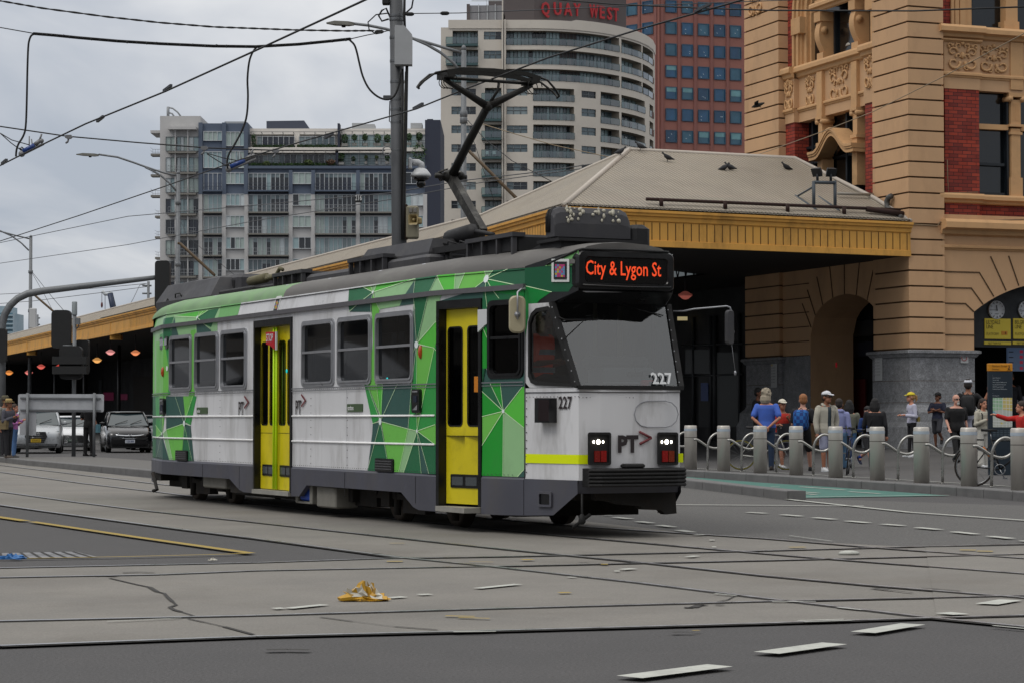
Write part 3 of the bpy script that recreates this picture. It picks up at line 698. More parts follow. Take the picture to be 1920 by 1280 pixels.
mamb=mat('amber_lens','#b3440c',.25,coat=.4,var=.1,scale=30)
for x,y,ry in((790.5,659.5,13),(306.8,696.5,9.5)):
    s,z=Lp(x,y);z1=Lp(x,y-ry)[1]-z;p=V(sw(s,z,.012));MB().ball(p,(.035,.035,z1),10,8).build('marker_lamp',mamb,tram)
for x0,y0,x1,y1 in((707,858,740.5,884),(332,843,353.5,863)):
    o=side_box(x0,y0,x1,y1,mblk,.032,'vent');s0,zz1=Lp(x0,y0);s1,zz0=Lp(x1,y1);m=MB()
    for k in range(4):
        z=zz0+(zz1-zz0)*(.2+.2*k);m.bar(sw(s0+.03,z,.036),sw(s1-.03,z,.036),.012,.012)
    m.build('louvre',mat('louvre_grey','#4c4d50',.5),o)
# logos
def pt_logo(x,y,hh,mapper,par=tram):
    pass
for x0 in(448.5,555.5):
    side_text('PT',x0,777 if x0<500 else 775.5,25 if x0<500 else 26,mpt,.016,.78,.012,'logo')
    m=MB();X=x0+11.5;Y=0 if x0<500 else-3
    for k in((X,742+Y,X+8,753.5+Y),(X+8,752.5+Y,X,764+Y)):
        p,q=V(sw(*Lp(*k[:2]),.017)),V(sw(*Lp(*k[2:]),.017));m.tube([p,q],0,sq=(.004,.028))
    m.build('logo',mptr,tram)
for x0,y0,x1,y1,ty in((370,763,390,775,772.5),(652,756.5,681,771,768)):
    o=side_box(x0,y0,x1,y1,mlogo,.012,'logo');side_text('yarra/trams',x0+.8+(x1-x0)*.03,ty,7.5*(x1-x0)/29+1.2,mlw,.014,.50 if x1>600 else .40,.015)
o=side_box(511.5,556,521,585,mlw,.012,'notice');o2=side_box(512.7,561,519.8,584,mblk,.014,'notice')
cols=[mat('notice_'+n,h,.5)for n,h in(('blue','#5f86ad'),('pink','#b0366f'),('yellow','#b5a03a'))]
m=MB()
for k in range(18):
    i,j=k%3,k//3;s0,z0=Lp(513.6+i*1.9,580-j*2.6);s1,z1=Lp(515.4+i*1.9,577.6-j*2.6);m.poly([sw(s0,z0,.016),sw(s1,z0,.016),sw(s1,z1,.016),sw(s0,z1,.016)],(i*2+j*5+i*j)%3)
m.build('notice_block',cols,tram)
# ---------------------------------------------------------------- cab and nose of the tram
def fr(x,y,s=2.745):return V(tpl(x,y,(s,0),(1,0)))
SG=(2.58,.60)
def t1(s):return A_[1]+(SG[1]-A_[1])*(s-A_[0])/(SG[0]-A_[0])
def ch(s,z,off=0.0):return(s+off*.25,t0(s)-off,z)
def up(s,z,off=0.0):return(s+off*.28,t1(s)-off,z)
ZW=1.675;WT=(2.22,t0(2.22),2.60)
win=[(1.84,1.84),(1.88,1.77),(1.96,1.745),(2.54,1.705),(2.565,1.73),(2.19,2.50),(2.14,2.535),(1.96,2.52),(1.88,2.47),(1.84,2.38)]
cx,cz=2.08,2.08
def outer(p):
    """projects a window corner onto the edge of the cab corner panel"""
    d=V((p[0]-cx,p[1]-cz));best=9
    Q=[(A_[0],ZW),(2.64,ZW),(2.20,2.62),(A_[0],2.62)]
    for i in range(4):
        a,c=V(Q[i-1]),V(Q[i]);e=c-a;den=d.x*e.y-d.y*e.x
        if abs(den)<1e-9:continue
        o=a-V((cx,cz));t=(o.x*e.y-o.y*e.x)/den;u=(o.x*d.y-o.y*d.x)/den
        if t>0 and-1e-6<=u<=1+1e-6:best=min(best,t)
    return(cx+d.x*best,cz+d.y*best)
def grow(p,k):d=V((p[0]-cx,p[1]-cz));d=d.normalized()*k;return(p[0]+d.x,p[1]+d.y)
for mm,side in((lambda p:p,0),(lambda p:(p[0],WID-p[1],p[2]),0)):
    b=MB()
    b.loft([[mm(ch(*outer(p)))for p in win],[mm(ch(*grow(p,.03)))for p in win]],0)
    b.build('cab_corner_panel',mwhite,tram)
    b=MB();b.loft([[mm(ch(*grow(p,.045),.0))for p in win],[mm(ch(*grow(p,.045),.016))for p in win],[mm(ch(*p,.016))for p in win],[mm(ch(*p,-.04))for p in win]],0)
    f=b.build('quarter_window',mrubber,tram);MB().poly([mm(ch(*p,.0))for p in win]).build('pane',gcab,f)
    b=MB();b.poly([mm(up(*p))for p in((A_[0],2.60),(2.20,2.60),(2.58,2.74),(2.58,3.18),(2.3,3.15),(A_[0],3.05))]);b.build('cab_upper_panel',mblk if mm((0,0,0))[1]==0 else mwhite,tram)
    # windscreen pillar with bolts
b=MB()
for t_ in(0,1):
    f=(lambda p:p)if t_==0 else(lambda p:(p[0],WID-p[1],p[2]))
    b.tube([f((2.665,.545,ZW)),f((2.215,t0(2.22)-.005,2.62))],0,sq=(.06,.05))
    for k in range(8):
        u=(k+.5)/8;p=f((2.665-.45*u,.545+(t0(2.22)-.55)*u-.0,ZW+.945*u));b.ball((p[0]+.02,p[1]-.026,p[2]),.009,6,4,1)
b.tube([(2.69,.54,ZW-.005),(2.745,1.2,ZW-.005),(2.69,WID-.54,ZW-.005)],0,sq=(.05,.045))
b.build('windscreen_surround',[mrubber,malu],tram)
b=MB();n=8
lo=[(2.665+.05*sin(pi*k/n),.56+(WID-1.12)*k/n,ZW)for k in range(n+1)];hi=[(2.215+.05*sin(pi*k/n),WT[1]+(WID-2*WT[1])*k/n,2.62)for k in range(n+1)]
b.loft([lo,hi],0,False,False,True);b.build('windscreen',gcab,tram)
# dark header between windscreen and destination box, and the box itself
bt=[(2.58,SG[1],2.74),(2.59,1.2,2.74),(2.58,WID-SG[1],2.74)]
b=MB();b.loft([[(2.215,WT[1],2.62),(2.27,1.2,2.62),(2.215,WID-WT[1],2.62)],bt],0,False,False);b.build('header_panel',mblk,tram)
b=MB()
def brect(s,d,z0,z1,r):return[(s,y,z)for y,z in rrect(SG[1]-d,z0,WID-SG[1]+d,z1,r,4)]
b.loft([brect(1.75,.10,2.72,3.15,.1),brect(2.56,.025,2.735,3.195,.08),brect(2.60,.0,2.76,3.175,.07),brect(2.605,-.07,2.82,3.12,.05),brect(2.585,-.08,2.83,3.11,.05)],0,True)
b.tube([(2.607,SG[1]+.04,2.80),(2.617,1.2,2.79),(2.607,WID-SG[1]-.04,2.80)],.012,6)
bx=b.build('destination_box',mblk,tram)
MB().poly([(2.59,y,z)for y,z in rrect(SG[1]+.085,2.835,WID-SG[1]-.085,3.105,.04)]).build('display',mat('display_black','#0a0a0b',.25),bx)
led=mat('led_orange','#c8431f',.5,emit='#f04a20',es=.75)
p=fr(1097,515,2.592);q=fr(1238,515,2.592)
me_w=None
o=text('lettering','City & Lygon St',.225,led,bx,(2.594,p.y+.005,2.92),(0,1,0),(0,0,1),'LEFT',.001,.0015)
wd=max(v.co.y for v in o.data.vertices)-min(v.co.y for v in o.data.vertices);k=(q.y-p.y)/wd
for v in o.data.vertices:v.co.y=p.y+(v.co.y-p.y)*k
mbr=mat('brushed_brass','#a39a88',.35,.7,var=.1,scale=20)
b=MB();b.tube([fr(1089,540,2.52),fr(1093,545,2.56),fr(1098,547,2.56),fr(1176,547,2.56),fr(1181,545,2.56),fr(1183,540,2.52)],.011,6);b.build('grab_rail',malu,tram)
# green facets on the upper cab corner
b=MB()
def uq(x,y):s,t,z=tpl(x,y,(A_[0],A_[1]),(-(SG[1]-A_[1])/(SG[0]-A_[0]),1));return(max(s,A_[0]),z)
for i,(c,v)in enumerate((('E',(983,503,1040,498,1087,498,1079,530,1066,547,1034,547.5,983,536)),('F',(983,536,1034,547.5,1012,563,997,582,983,610)),('R',(1022,499,1087,498,1085,470)),('W',(983,535.5,983,537,1034,548.2,1036,547.3)))):
    b.poly([up(*uq(v[k],v[k+1]),.003+.001*i)for k in range(0,len(v),2)][::-1],GK.index(c))
b.poly([up(*uq(x,y),.004)for x,y in((983,610),(983,640),(990,600),(997,582))],GK.index('F'))
b.build('livery_panel',GM,tram)
b=MB();b.tube([up(*uq(1027,496),.01),up(*uq(1083,470),.012),(2.57,SG[1]+.05,3.2),(2.6,1.2,3.205),(2.57,WID-SG[1]-.05,3.2)],.014,6);b.build('drip_strip',mrubber,tram)
def uplate(x0,y0,x1,y1,m_,off,name):
    MB().prism([up(*uq(x,y),off)for x,y in((x0,y1),(x1,y1),(x1,y0),(x0,y0))],(.003,-.006,0),0).build(name,m_,tram)
uplate(1036,486,1069,529,mlw,.01,'notice');uplate(1041,491,1065,524,mblk,.017,'notice')
m=MB()
for k in range(30):
    i,j=k%5,k//5
    q=[up(*uq(x,y),.026)for x,y in((1044+i*3.7,520-j*4),(1047.5+i*3.7,520-j*4),(1047.5+i*3.7,516.2-j*4),(1044+i*3.7,516.2-j*4))];m.poly(q,(0,0,2,1,0,1,1)[(i*3+j*2+(i*j)%3)%7])
m.build('notice_block',cols,tram)
# nose fittings
def nplate(pts,m_,s=2.747,name='plate',d=.01):
    return MB().prism([fr(x,y,s)for x,y in pts],(d,0,0)).build(name,m_,tram)
def rpx(x0,y0,x1,y1,r):return[(x,y)for x,y in rrect(x0,y0,x1,y1,r,3)]
for x0,x1,yy in((1102,1146,0),(1232,1272,-.5)):
    w=x1-x0;b=MB();o=rpx(x0,809.5,x1,871,4);i_=rpx(x0+4,814,x1-4,867,3)
    b.loft([[fr(x,y,2.70)for x,y in o],[fr(x,y,2.775)for x,y in o],[fr(x,y,2.775)for x,y in i_],[fr(x,y,2.755)for x,y in i_]],0)
    b.poly([fr(x,y,2.755)for x,y in i_],0);hl=b.build('lamp_housing',mrubber,tram)
    mc_=(x0+x1)/2-(2 if x0<1200 else 2)
    for dx,r in((-9,2.6),(0,4.0),(9,2.6)):
        c=fr(mc_+dx*.98,827.5,2.765);e_=r*25.2/4300
        MB().ball(c,(.012,e_*(1 if dx==0 else .75),e_*1.15),10,8).build('headlight',mat('headlight_on','#fffdf0',.2,emit='#fff8e6',es=6.0),hl)
    for x,c in((-8,'#7a1812'),(4,'#8e120f'))if x0<1200 else((-9,'#8e120f'),(3,'#7a2a12')):
        MB().prism([fr(mc_+x+dx,y,2.757)for dx,y in((0,865),(10.5,865),(10.5,844),(0,844))],(.012,0,0)).build('tail_lamp',mat('lens'+c,c,.2,var=.25,scale=60,coat=.4),hl)
b=MB()
for pts in(((986,849,1103,851),(986,866,1103,868)),):
    q=[(A_[0]+.02,A_[1]),(B_[0]-.0,B_[1]),(2.716,.76)]
    z0,z1=1.32-82*25.9/4300,1.32-65*25.9/4300
    b.loft([[(s+.006,t-.006,z0)for s,t in q],[(s+.006,t-.006,z1)for s,t in q]],0,False,False)
b.poly([fr(x,y,2.735)for x,y in((1272,866),(1281,866),(1281,849),(1272,849))])
b.build('reflective_band',mhi,tram)
o_=rpx(1189.5,751,1271.5,800,24);b=MB();b.tube([fr(x,y,2.742)for x,y in o_+o_[:1]],.006,5);b.build('headlamp_blank',mat('panel_seam','#8d8f95',.5),tram)
b=MB();b.tube([(A_[0]+.01,A_[1]-.004,ZM),(B_[0]+.004,B_[1]-.004,ZM),(2.728,.8,ZM),(2.748,1.2,ZM),(2.728,1.6,ZM),(B_[0],WID-B_[1],ZM)],.006,5)
b.tube([(A_[0]+.006,A_[1]-.006,ZS),(A_[0]+.006,A_[1]-.006,2.5)],.006,5);b.build('panel_seam',mat('panel_seam_dark','#55565a',.6),tram)
b=MB()
for i in range(16):
    u=i/15;q=V((A_[0]+.04,A_[1],ZM-.05)).lerp(V((B_[0],B_[1],ZM-.05)),u);b.ball(q+V((.003,-.003,0)),.006,5,3)
    b.ball(V((B_[0]+.01,B_[1],ZM-.06)).lerp(V((2.735,1.2,ZM-.06)),u)+V((.006,-.0,0)),.006,5,3)
for i in range(11):b.ball((A_[0]+.035,A_[1]-.001,.72+i*.09),.008,5,3)
b.build('rivet',mat('rivet_dark','#4a4a4c',.6),tram,kind='stuff')
def cq(x,y,off=.012):s,t,z=tpl(x,y,A_,(-(B_[1]-A_[1])/(B_[0]-A_[0]),1));return V(ch(s,z,off))
b=MB();q=[cq(x,y,.0)for x,y in((1016.5,791.5),(1044,791.5),(1044,745.5),(1016.5,745.5))]
b.prism(q,(.03,-.11,0));bo=b.build('camera_box',mblk,tram)
MB().prism([p+V((.032,-.112,0))for p in(q[0].lerp(q[1],.3)+V((0,0,.02)),q[1]+V((0,0,.02)),q[2]-V((0,0,.02)),q[3].lerp(q[2],.3)-V((0,0,.02)))],(.002,-.008,0)).build('lens',mat('dark_lens','#1c0f12',.2),bo)
o=cq(1048.5,765);d=cq(1058,765)-o
text('fleet_number','227',.19,mpt,tram,o,d,(0,0,1),'LEFT',.001,.003,.80)
p=fr(1220.5,719,2.70);wu=V((-.445,0,.93)).normalized()
def onws(x,y):   # point on the windscreen plane
    w0=TQ+TE*2.70+TL*1.2+V((0,0,ZW));nn=(TE*.93+V((0,0,.445))).normalized();h=hit(x,y,w0,nn)-TQ;return V((h.dot(TE),h.dot(TL),h.z))
text('fleet_number','227',.195,mat('number_white','#c5c8ca',.5),tram,onws(1221,718.5)+V((.03,0,0)),(0,1,0),wu,'LEFT',.001,.004,.92)
text('logo','PT',.25,mpt,tram,fr(1158,846,2.752),(0,1,0),(0,0,1),'LEFT',.001,.012,.92)
b=MB();b.tube([fr(1199,808.5,2.755),fr(1221,820,2.755)],.015,6);b.tube([fr(1221,820,2.755),fr(1200,831.5,2.755)],.015,6);b.build('logo',mptr,tram)
# bumper with rubber ribs and the apron under it
b=MB();zb0,zb1=1.32-128*25.0/4300,1.32-93*25.0/4300;nb=5
for k in range(nb):
    z0=zb0+(zb1-zb0)*k/nb;z1=zb0+(zb1-zb0)*(k+.84)/nb
    ring=[(2.70,.60),(2.84,.60),(2.90,.72),(2.92,1.2),(2.90,1.68),(2.84,1.82),(2.70,1.82)]
    b.loft([[(x-.012,y,z0)for x,y in ring],[(x,y,z0+.012)for x,y in ring],[(x,y,z1-.012)for x,y in ring],[(x-.012,y,z1)for x,y in ring]],0,True)
b.loft([[(x-.03,y,zb0)for x,y in ring],[(x-.03,y,zb1)for x,y in ring]],0,True)
b.bbox((2.74,1.03,zb1),(2.88,1.28,zb1+.05),.015)
b.build('bumper',mrubber,tram)
b=MB();b.prism([(2.62,.78,.53),(2.62,1.80,.53),(2.62,1.82,.26),(2.62,1.68,.25),(2.62,1.62,.30),(2.62,1.4,.31),(2.62,1.34,.35),(2.62,1.1,.37),(2.62,.95,.41),(2.62,.80,.42)],(-.12,0,0));b.build('apron',mdark,tram)
b=MB();b.tube([(2.66,.60,.5),(2.66,.60,.3),(2.66,.61,.24)],.014,6);b.lathe([(.02,.0),(.045,.03),(.03,.1),(.012,.12)],8,M=Matrix.Translation((2.66,.6,.16)));b.tube([(2.66,.70,.27),(2.45,.60,.12)],.02,6);b.build('coupling_hose',mrubber,tram)
b=MB();s_,z_=2.12,.42;o_=rrect(s_-.12,z_-.08,s_+.12,z_+.09,.02);i_=rrect(s_-.09,z_-.055,s_+.09,z_+.065,.015)
b.loft([[(x,t0(x)-.012,z)for x,z in o_],[(x+.01,t0(x)-.04,z)for x,z in o_],[(x+.01,t0(x)-.04,z)for x,z in i_],[(x,t0(x)-.02,z)for x,z in i_]],0);b.poly([(x,t0(x)-.024,z)for x,z in i_],1);b.build('socket_box',[mgrey,mblk],tram)
# mirrors
b=MB();nn=V((.93,-.37,0)).normalized();u=V((.37,.93,0)).normalized();w=V((0,0,1));mcv=V(tpl(969.5,590,(1.78,.12),(nn.x,nn.y)))
o_=rrect(-.095,-.21,.095,.21,.07,5)
b.loft([[mcv+u*x*.9+w*y*.96 for x,y in o_],[mcv+nn*.015+u*x+w*y for x,y in o_],[mcv+nn*.04+u*x+w*y for x,y in o_],[mcv+nn*.055+u*x*.85+w*y*.92 for x,y in o_]],0,True)
b.lathe([(.035,0),(.035,.012),(.02,.02),(.018,.035)],12,1,M=Matrix.Translation(mcv+nn*.055)@ Matrix((u,w,nn)).transposed().to_4x4())
b.tube([mcv+nn*.08+w*(-.06),mcv+nn*.085+w*.16,mcv+nn*.07+w*.245,mcv+u*.03+w*.27,V((1.78,.33,2.80))],.011,6,1)
b.tube([mcv+nn*.03+w*.25,mcv+w*.29+u*.05,V((1.80,.33,2.78))],.011,6,1)
b.build('mirror',[mat('mirror_cream',alb('#8d866f',1.45),.45,var=.06,scale=4),malu],tram)
b=MB();R0=V((2.24,WID-.40,2.55));pe=V(tpl(1371,577,(2.5,2.55),(1,0)))
b.tube([R0,R0+V((.1,.08,.0)),R0+V((.2,.15,.02)),pe+V((0,-.06,.015)),pe+V((0,-.015,0)),pe+V((0,0,-.05)),pe+V((0,0,-.40))],.010,6,1)
o_=rrect(-.05,-.205,.05,.19,.04,4);c=pe+V((0,-.045,-.22))
b.loft([[c+V((.0,x*.8,y*.95))for x,y in o_],[c+V((.02,x,y))for x,y in o_],[c+V((.05,x,y))for x,y in o_],[c+V((.07,x*.8,y*.95))for x,y in o_]],0,True);b.ball(pe+V((.02,0,-.28)),.03,8,6)
b.tube([pe+V((0,.0,-.38)),pe+V((0,.05,-.72))],.003,4,1);b.lathe([(.012,0),(.015,.03),(.01,.05)],8,1,M=Matrix.Translation(pe+V((0,.05,-.77))))
b.build('mirror',[mpod,malu],tram)
b=MB();b.tube([onws(1075,578),onws(1110,560),onws(1243,592)],.007,5);b.tube([onws(1052,640),onws(1098,598)],.005,5);b.tube([onws(1048,595),onws(1060,600),onws(1130,601),onws(1133,590)],.01,5)
b.tube([onws(1180,625),onws(1192,700)],.004,5);b.build('wiper',mrubber,tram)
# cab interior: console, rear screen, posts
b=MB();b.bbox((2.1,.95,1.3),(2.5,1.62,1.90),.03);b.bbox((2.05,.9,1.90),(2.48,1.55,2.02),.03,1);b.box((2.52,1.5,1.62),(2.60,1.76,1.74),1);b.box((2.505,.95,1.72),(2.512,1.6,1.735),2);b.box((2.505,1.25,1.80),(2.515,1.45,1.85),1)
b.bbox((2.45,1.42,1.68),(2.56,1.60,1.76),.02,3);b.build('driver_console',[mat('console_grey','#585c60',.5),mat('console_dark','#2a2c2f',.6),malu,mred],tram)
b=MB()
for y in(1.02,1.62,1.95):b.tube([(1.03,y,.84),(1.03,y,2.8)],.028,8)
b.box((1.0,1.0,.84),(1.025,2.2,1.75),1);b.build('cab_partition',[mat('partition_cream','#a19a86',.5),mat('partition_grey','#7f8488',.6)],tram)
b=MB();b.bbox((1.05,.52,1.25),(1.5,1.0,1.34),.04);b.bbox((1.0,.52,1.3),(1.1,1.0,2.1),.04);b.box((1.2,.7,.84),(1.35,.85,1.26));b.build('driver_seat',mat('seat_dark','#24262b',.8),tram)
# rear end above the waist
b=MB();b.loft([[mir((x,y,z))for x,y in nose_r]for z in(ZS-.02,1.5,2.6,3.02)],0,False,False);b.poly([mir((x,y,3.02))for x,y in nose_r]);b.build('rear_panel',mblk,tram)
# underframe, boxes made wide and low to block light under the tram; bogies
b=MB();b.box((2*SC0-1.5,.45,.42),(1.4,WID-.45,.78));b.box((1.3,.62,.42),(2.45,WID-.62,.7));b.box((-8.4,.35,.17),(-2.7,2.05,.5));b.box((.1,.4,.2),(1.4,2.0,.5));b.box((-12.3,.5,.2),(-11.2,1.9,.5));b.box((-7.9,.1,.22),(-5.9,2.3,.45));b.box((-3.9,.25,.22),(-3.3,2.0,.45));b.box((-12.3,.2,.30),(-11.8,.5,.44));b.tube([(-12.1,.15,.42),(-11.75,.12,.15),(-11.9,.1,.13)],.03,6);b.build('underframe',mdark,tram)
b=MB();b.bbox((-9.25,.10,.26),(-8.15,.4,.44),.02);b.bbox((-4.15,.06,.13),(-3.45,.4,.42),.02);b.build('equipment_box',mat('equipment_grey','#77756e',.7,var=.2,scale=4,dirt=('#3c3833',.6,4)),tram)
b=MB();b.bbox((-4.95,.05,.16),(-4.85,.3,.42),.01);b.bbox((-4.4,.05,.16),(-4.3,.3,.42),.01);b.box((-4.85,.06,.16),(-4.4,.3,.19));b.build('equipment_bracket',mat('equipment_grey','#77756e',.7),tram)
MB().bbox((-4.82,.07,.2),(-4.43,.3,.42),.02).build('sand_bucket',mat('blue_bucket','#0d3f9e',.5),tram)
for sc_ in(-9.77,-1.27):
    b=MB();
    for y in(.34,2.06):
        b.prism([(sc_-1.3,y-.05,.30),(sc_+1.3,y-.05,.30),(sc_+1.15,y-.05,.46),(sc_+.4,y-.05,.36),(sc_-.4,y-.05,.36),(sc_-1.15,y-.05,.46)],(0,.1,0));b.box((sc_-.35,y-.07,.14),(sc_+.35,y+.07,.34));
        for dx in(-.9,.9):b.box((sc_+dx-.14,y-.09,.2),(sc_+dx+.14,y+.07,.42));b.tube([(sc_+dx+.25,y-.02,.1),(sc_+dx+.25,y-.02,.5)],.05,8)
    b.box((sc_-.25,.4,.2),(sc_+.25,2.0,.4));bo=b.build('bogie',mdark,tram)
    for dx in(-.9,.9):
        for y in(.48,1.92):
            MB().lathe([(.08,-.12),(.12,-.06),(.27,-.05),(.29,-.05),(.335,-.04),(.335,.05),(.36,.06),(.36,.085),(.1,.09)],24,0,M=Matrix.Translation((sc_+dx,y,.352))@ Matrix.Rotation(-pi/2 if y<1.2 else pi/2,4,'X')@ Matrix.Diagonal((1,1,1,1))).build('wheel',mat('wheel_steel','#3b332c',.7,.4,var=.25,scale=8),bo)
# ---------------------------------------------------------------- roof equipment
def rs_(x,y,t=.5):return tl(x,y,t)
def rbox(x0,y0,x1,y1,tn,tf,name,m_,e=.03,par=tram):
    """box whose near face fills the pixel rectangle at depth tn"""
    s0,za=tl(x0,y1,tn);s1,zb_=tl(x1,y1,tn);z1=tl((x0+x1)/2,y0,tn)[1];z0=min(za,zb_)
    return MB().bbox((s0,tn,max(z0,3.1)),(s1,tf,z1),e).build(name,m_,par),(s0,s1,z1)
# rear pod
s0=tl(297,550,.55)[0];s1=tl(400,540,.55)[0];zt_=tl(350,524,.55)[1]
b=MB();b.loft([[(s0+.35,.55,2.98),(s1,.55,3.12),(s1,1.85,3.12),(s0+.35,1.85,2.98)],[(s0-.1,.55,3.15),(s1+.02,.5,3.2),(s1+.02,1.9,3.2),(s0-.1,1.85,3.15)],[(s0-.15,.55,3.32),(s1+.02,.5,3.3),(s1+.02,1.9,3.3),(s0-.15,1.85,3.32)],[(s0+.0,.72,zt_-.02),(s1-.12,.70,zt_-.03),(s1-.12,1.7,zt_-.03),(s0+.0,1.68,zt_-.02)],[(s0+.1,.8,zt_),(s1-.2,.8,zt_),(s1-.2,1.6,zt_),(s0+.1,1.6,zt_)]],0,True)
pod=b.build('air_conditioner',mpod,tram)
b=MB();x=s0+.95;b.tube([(x,.56,3.36),(x+.05,.545,3.42),(x+.3,.545,3.42),(x+.35,.56,3.36)],.012,5);b.tube([(x-.5,.56,3.3),(x-.4,.545,3.36),(x-.3,.56,3.3)],.012,5);b.build('handle',mrubber,pod)
o,(a,c,z)=rbox(386,518,446,552,.9,1.6,'equipment_cabinet',mpod,.06)
MB().box((a+.2,.89,3.25),(c-.15,.898,z-.1)).build('grille',mpodd,o)
for x0,y0,x1,y1,tn,tf in((409,540,470,560,.55,1.9),(455,524,660,545,.75,1.7),(560,512,720,530,.6,1.8)):rbox(x0,y0,x1,y1,tn,tf,'roof_duct',mpodd,.03)
def louvre_box(x0,y0,x1,y1,tn,tf,nslat):
    o,(a,c,z)=rbox(x0,y0,x1,y1,tn,tf,'vent_box',mpodd,.03);b=MB()
    for k in range(nslat+1):b.box((a+(c-a)*k/nslat-.02,tn-.06,3.14),(a+(c-a)*k/nslat+.02,tn,z-.01))
    b.box((a-.04,tn-.07,z-.03),(c+.04,tn+.1,z+.02));b.build('louvre',mpod,o)
louvre_box(520,512,572,530,.52,1.9,3);louvre_box(662,484,725,508,.5,1.9,3);louvre_box(884,446,968,474,.5,1.9,3)
rbox(572,508,664,524,.5,1.9,'roof_duct',mpod,.05);rbox(725,482,800,500,.5,1.9,'roof_duct',mpod,.04)
s0,_=tl(682,480,.7);s1,_=tl(812,470,.7);z1=tl(745,458,.7)[1]
b=MB();b.loft([[(s0-.1,.62,3.2),(s1,.62,3.2),(s1,1.8,3.2),(s0-.1,1.8,3.2)],[(s0-.05,.64,3.45),(s1,.64,3.45),(s1,1.76,3.45),(s0-.05,1.76,3.45)],[(s0+.1,.72,z1),(s1-.05,.72,z1),(s1-.05,1.68,z1),(s0+.1,1.68,z1)]],0,True);b.build('resistor_box',mpod,tram)
for x,y in((408,549),(462,543),(543,530),(623,516),(718,499),(800,485)):
    s,z=tl(x,y,.35);MB().bbox((s-.05,.3,3.16),(s+.05,.36,3.25),.01).build('roof_bracket',malu,tram)
# front air conditioner on its plinth
s0,_=tl(1002,440,.62);s1=2.08;z1=tl(1100,432,.6)[1]
b=MB();b.loft([[(s0-.8,.62,3.16),(s1,.62,3.16),(s1,1.66,3.16),(s0-.8,1.66,3.16)],[(s0+.1,.64,3.32),(s1,.64,3.32),(s1,1.64,3.32),(s0+.1,1.64,3.32)],[(s0+.1,.60,3.325),(s1+.05,.58,3.325),(s1+.03,1.68,3.325),(s0+.1,1.68,3.325)],[(s0+.1,.60,3.36),(s1+.05,.58,3.36),(s1+.03,1.68,3.36),(s0+.1,1.68,3.36)]],0,True)
b.bbox((s1-.5,1.62,3.2),(s1-.1,1.86,3.56),.05);b.build('air_conditioner_base',mpodd,tram)
mdrop=mat('bird_dropping','#b5b1a2',.8,var=.2,scale=20)
z0,z1=3.385,tl(1100,384,.9)[1];s0,_=tl(1024,415,.62);s1=1.95;b=MB();secs=[]
for u,hh in((0,.60),(.02,.88),(.12,.985),(.45,1.0),(.72,.97),(.90,.80),(1.0,.45)):
    s=s0+(s1-s0)*u;zt_=z0+(z1-z0)*hh
    secs.append([(s,.62,z0),(s,.62,z0+(zt_-z0)*.72),(s,.645,z0+(zt_-z0)*.9),(s,.71,zt_),(s,1.50,zt_),(s,1.57,z0+(zt_-z0)*.9),(s,1.60,z0+(zt_-z0)*.72),(s,1.60,z0)])
b.loft(secs,0,True);ac=b.build('air_conditioner',mpod,tram)
b=MB()
for k in range(14):
    u=.085+.40*k/14;s=s0+(s1-s0)*u;hh=.98 if u>.12 else .96;q=(z1-z0)*hh
    b.tube([(s,.616,z0+.06),(s,.616,z0+q*.71),(s,.64,z0+q*.9),(s,.70,z0+q*.985)],.014,5)
b.build('grille',mpodd,ac)
b=MB()
for i in range(60):
    u=rnd.uniform(.74,.99);hh=.97-.17*(u-.72)/.18 if u<.9 else .80-.35*(u-.9)/.1;y=rnd.uniform(.78,1.46);r_=rnd.uniform(.006,.022)
    if abs(y-1.05)<.05 or(y>1.2 and rnd.random()<.5):continue
    b.ball((s0+(s1-s0)*u+.006,y,z0+(z1-z0)*hh+.002),(r_*.9,r_*rnd.uniform(.8,1.4),r_*rnd.uniform(.9,2.2)),6,4)
b.build('dropping',mdrop,ac,kind='stuff')
# ---------------------------------------------------------------- pantograph
def mp_(x,y,t=1.2):s,z=tl(x,y,t);return V((s,t,z))
b=MB();hb=mp_(905,437);kn=mp_(845,331);yk=mp_(914,200)
sb0=tl(812,470,1.2)[0];sb1=tl(985,450,1.2)[0]
for y in(.75,1.65):b.box((sb0,y-.05,3.42),(sb1,y+.05,3.50));
for s in(sb0,(sb0+sb1)/2,sb1):b.box((s-.04,.75,3.42),(s+.04,1.65,3.5));b.tube([(s,.8,3.2),(s,.8,3.45)],.05,8);b.tube([(s,1.6,3.2),(s,1.6,3.45)],.05,8)
a_=mp_(838,448,1.1);c_=mp_(893,434,1.1);b.tube([a_,a_.lerp(c_,.1),a_.lerp(c_,.9),c_],[.05,.10,.11,.04],10);b.tube([c_,mp_(925,440,1.1)],.03,6)
for k in range(4):p=mp_(815+22*k,468,.8);b.tube([p,p+V((.06,.0,.1)),p+V((.2,.1,.05))],.012,5)
panto=b.build('pantograph_base',mpodd,tram)
mpan=mat('pantograph_arm','#2c2b29',.55,.3,var=.25,scale=8,dirt=('#8f8d86',.5,7))
b=MB();b.tube([hb,hb.lerp(kn,.5),kn],0,sq=(.10,.13));b.build('lower_arm',mpan,tram)
b=MB();mpu=mat('pantograph_upper','#1b1a16',.5,.2,var=.2,scale=6)
b.tube([kn+V((0,0,-.02)),kn.lerp(yk,.5),yk],[.062,.055,.05],10)
b.ball(kn,(.10,.12,.09),10,6);b.tube([kn+V((0,-.22,0)),kn+V((0,.22,.0))],.035,8);b.ball(kn+V((-.08,-.12,.02)),.05,8,6);b.ball(kn+V((.1,.1,.0)),.06,8,6)
for k in range(4):b.tube([kn+V((.05*k-.1,-.1,-.06)),kn+V((.04*k-.12,-.16,.04)),kn+V((.05*k-.02,-.1,.08))],.01,5)
hs=yk.x+.05
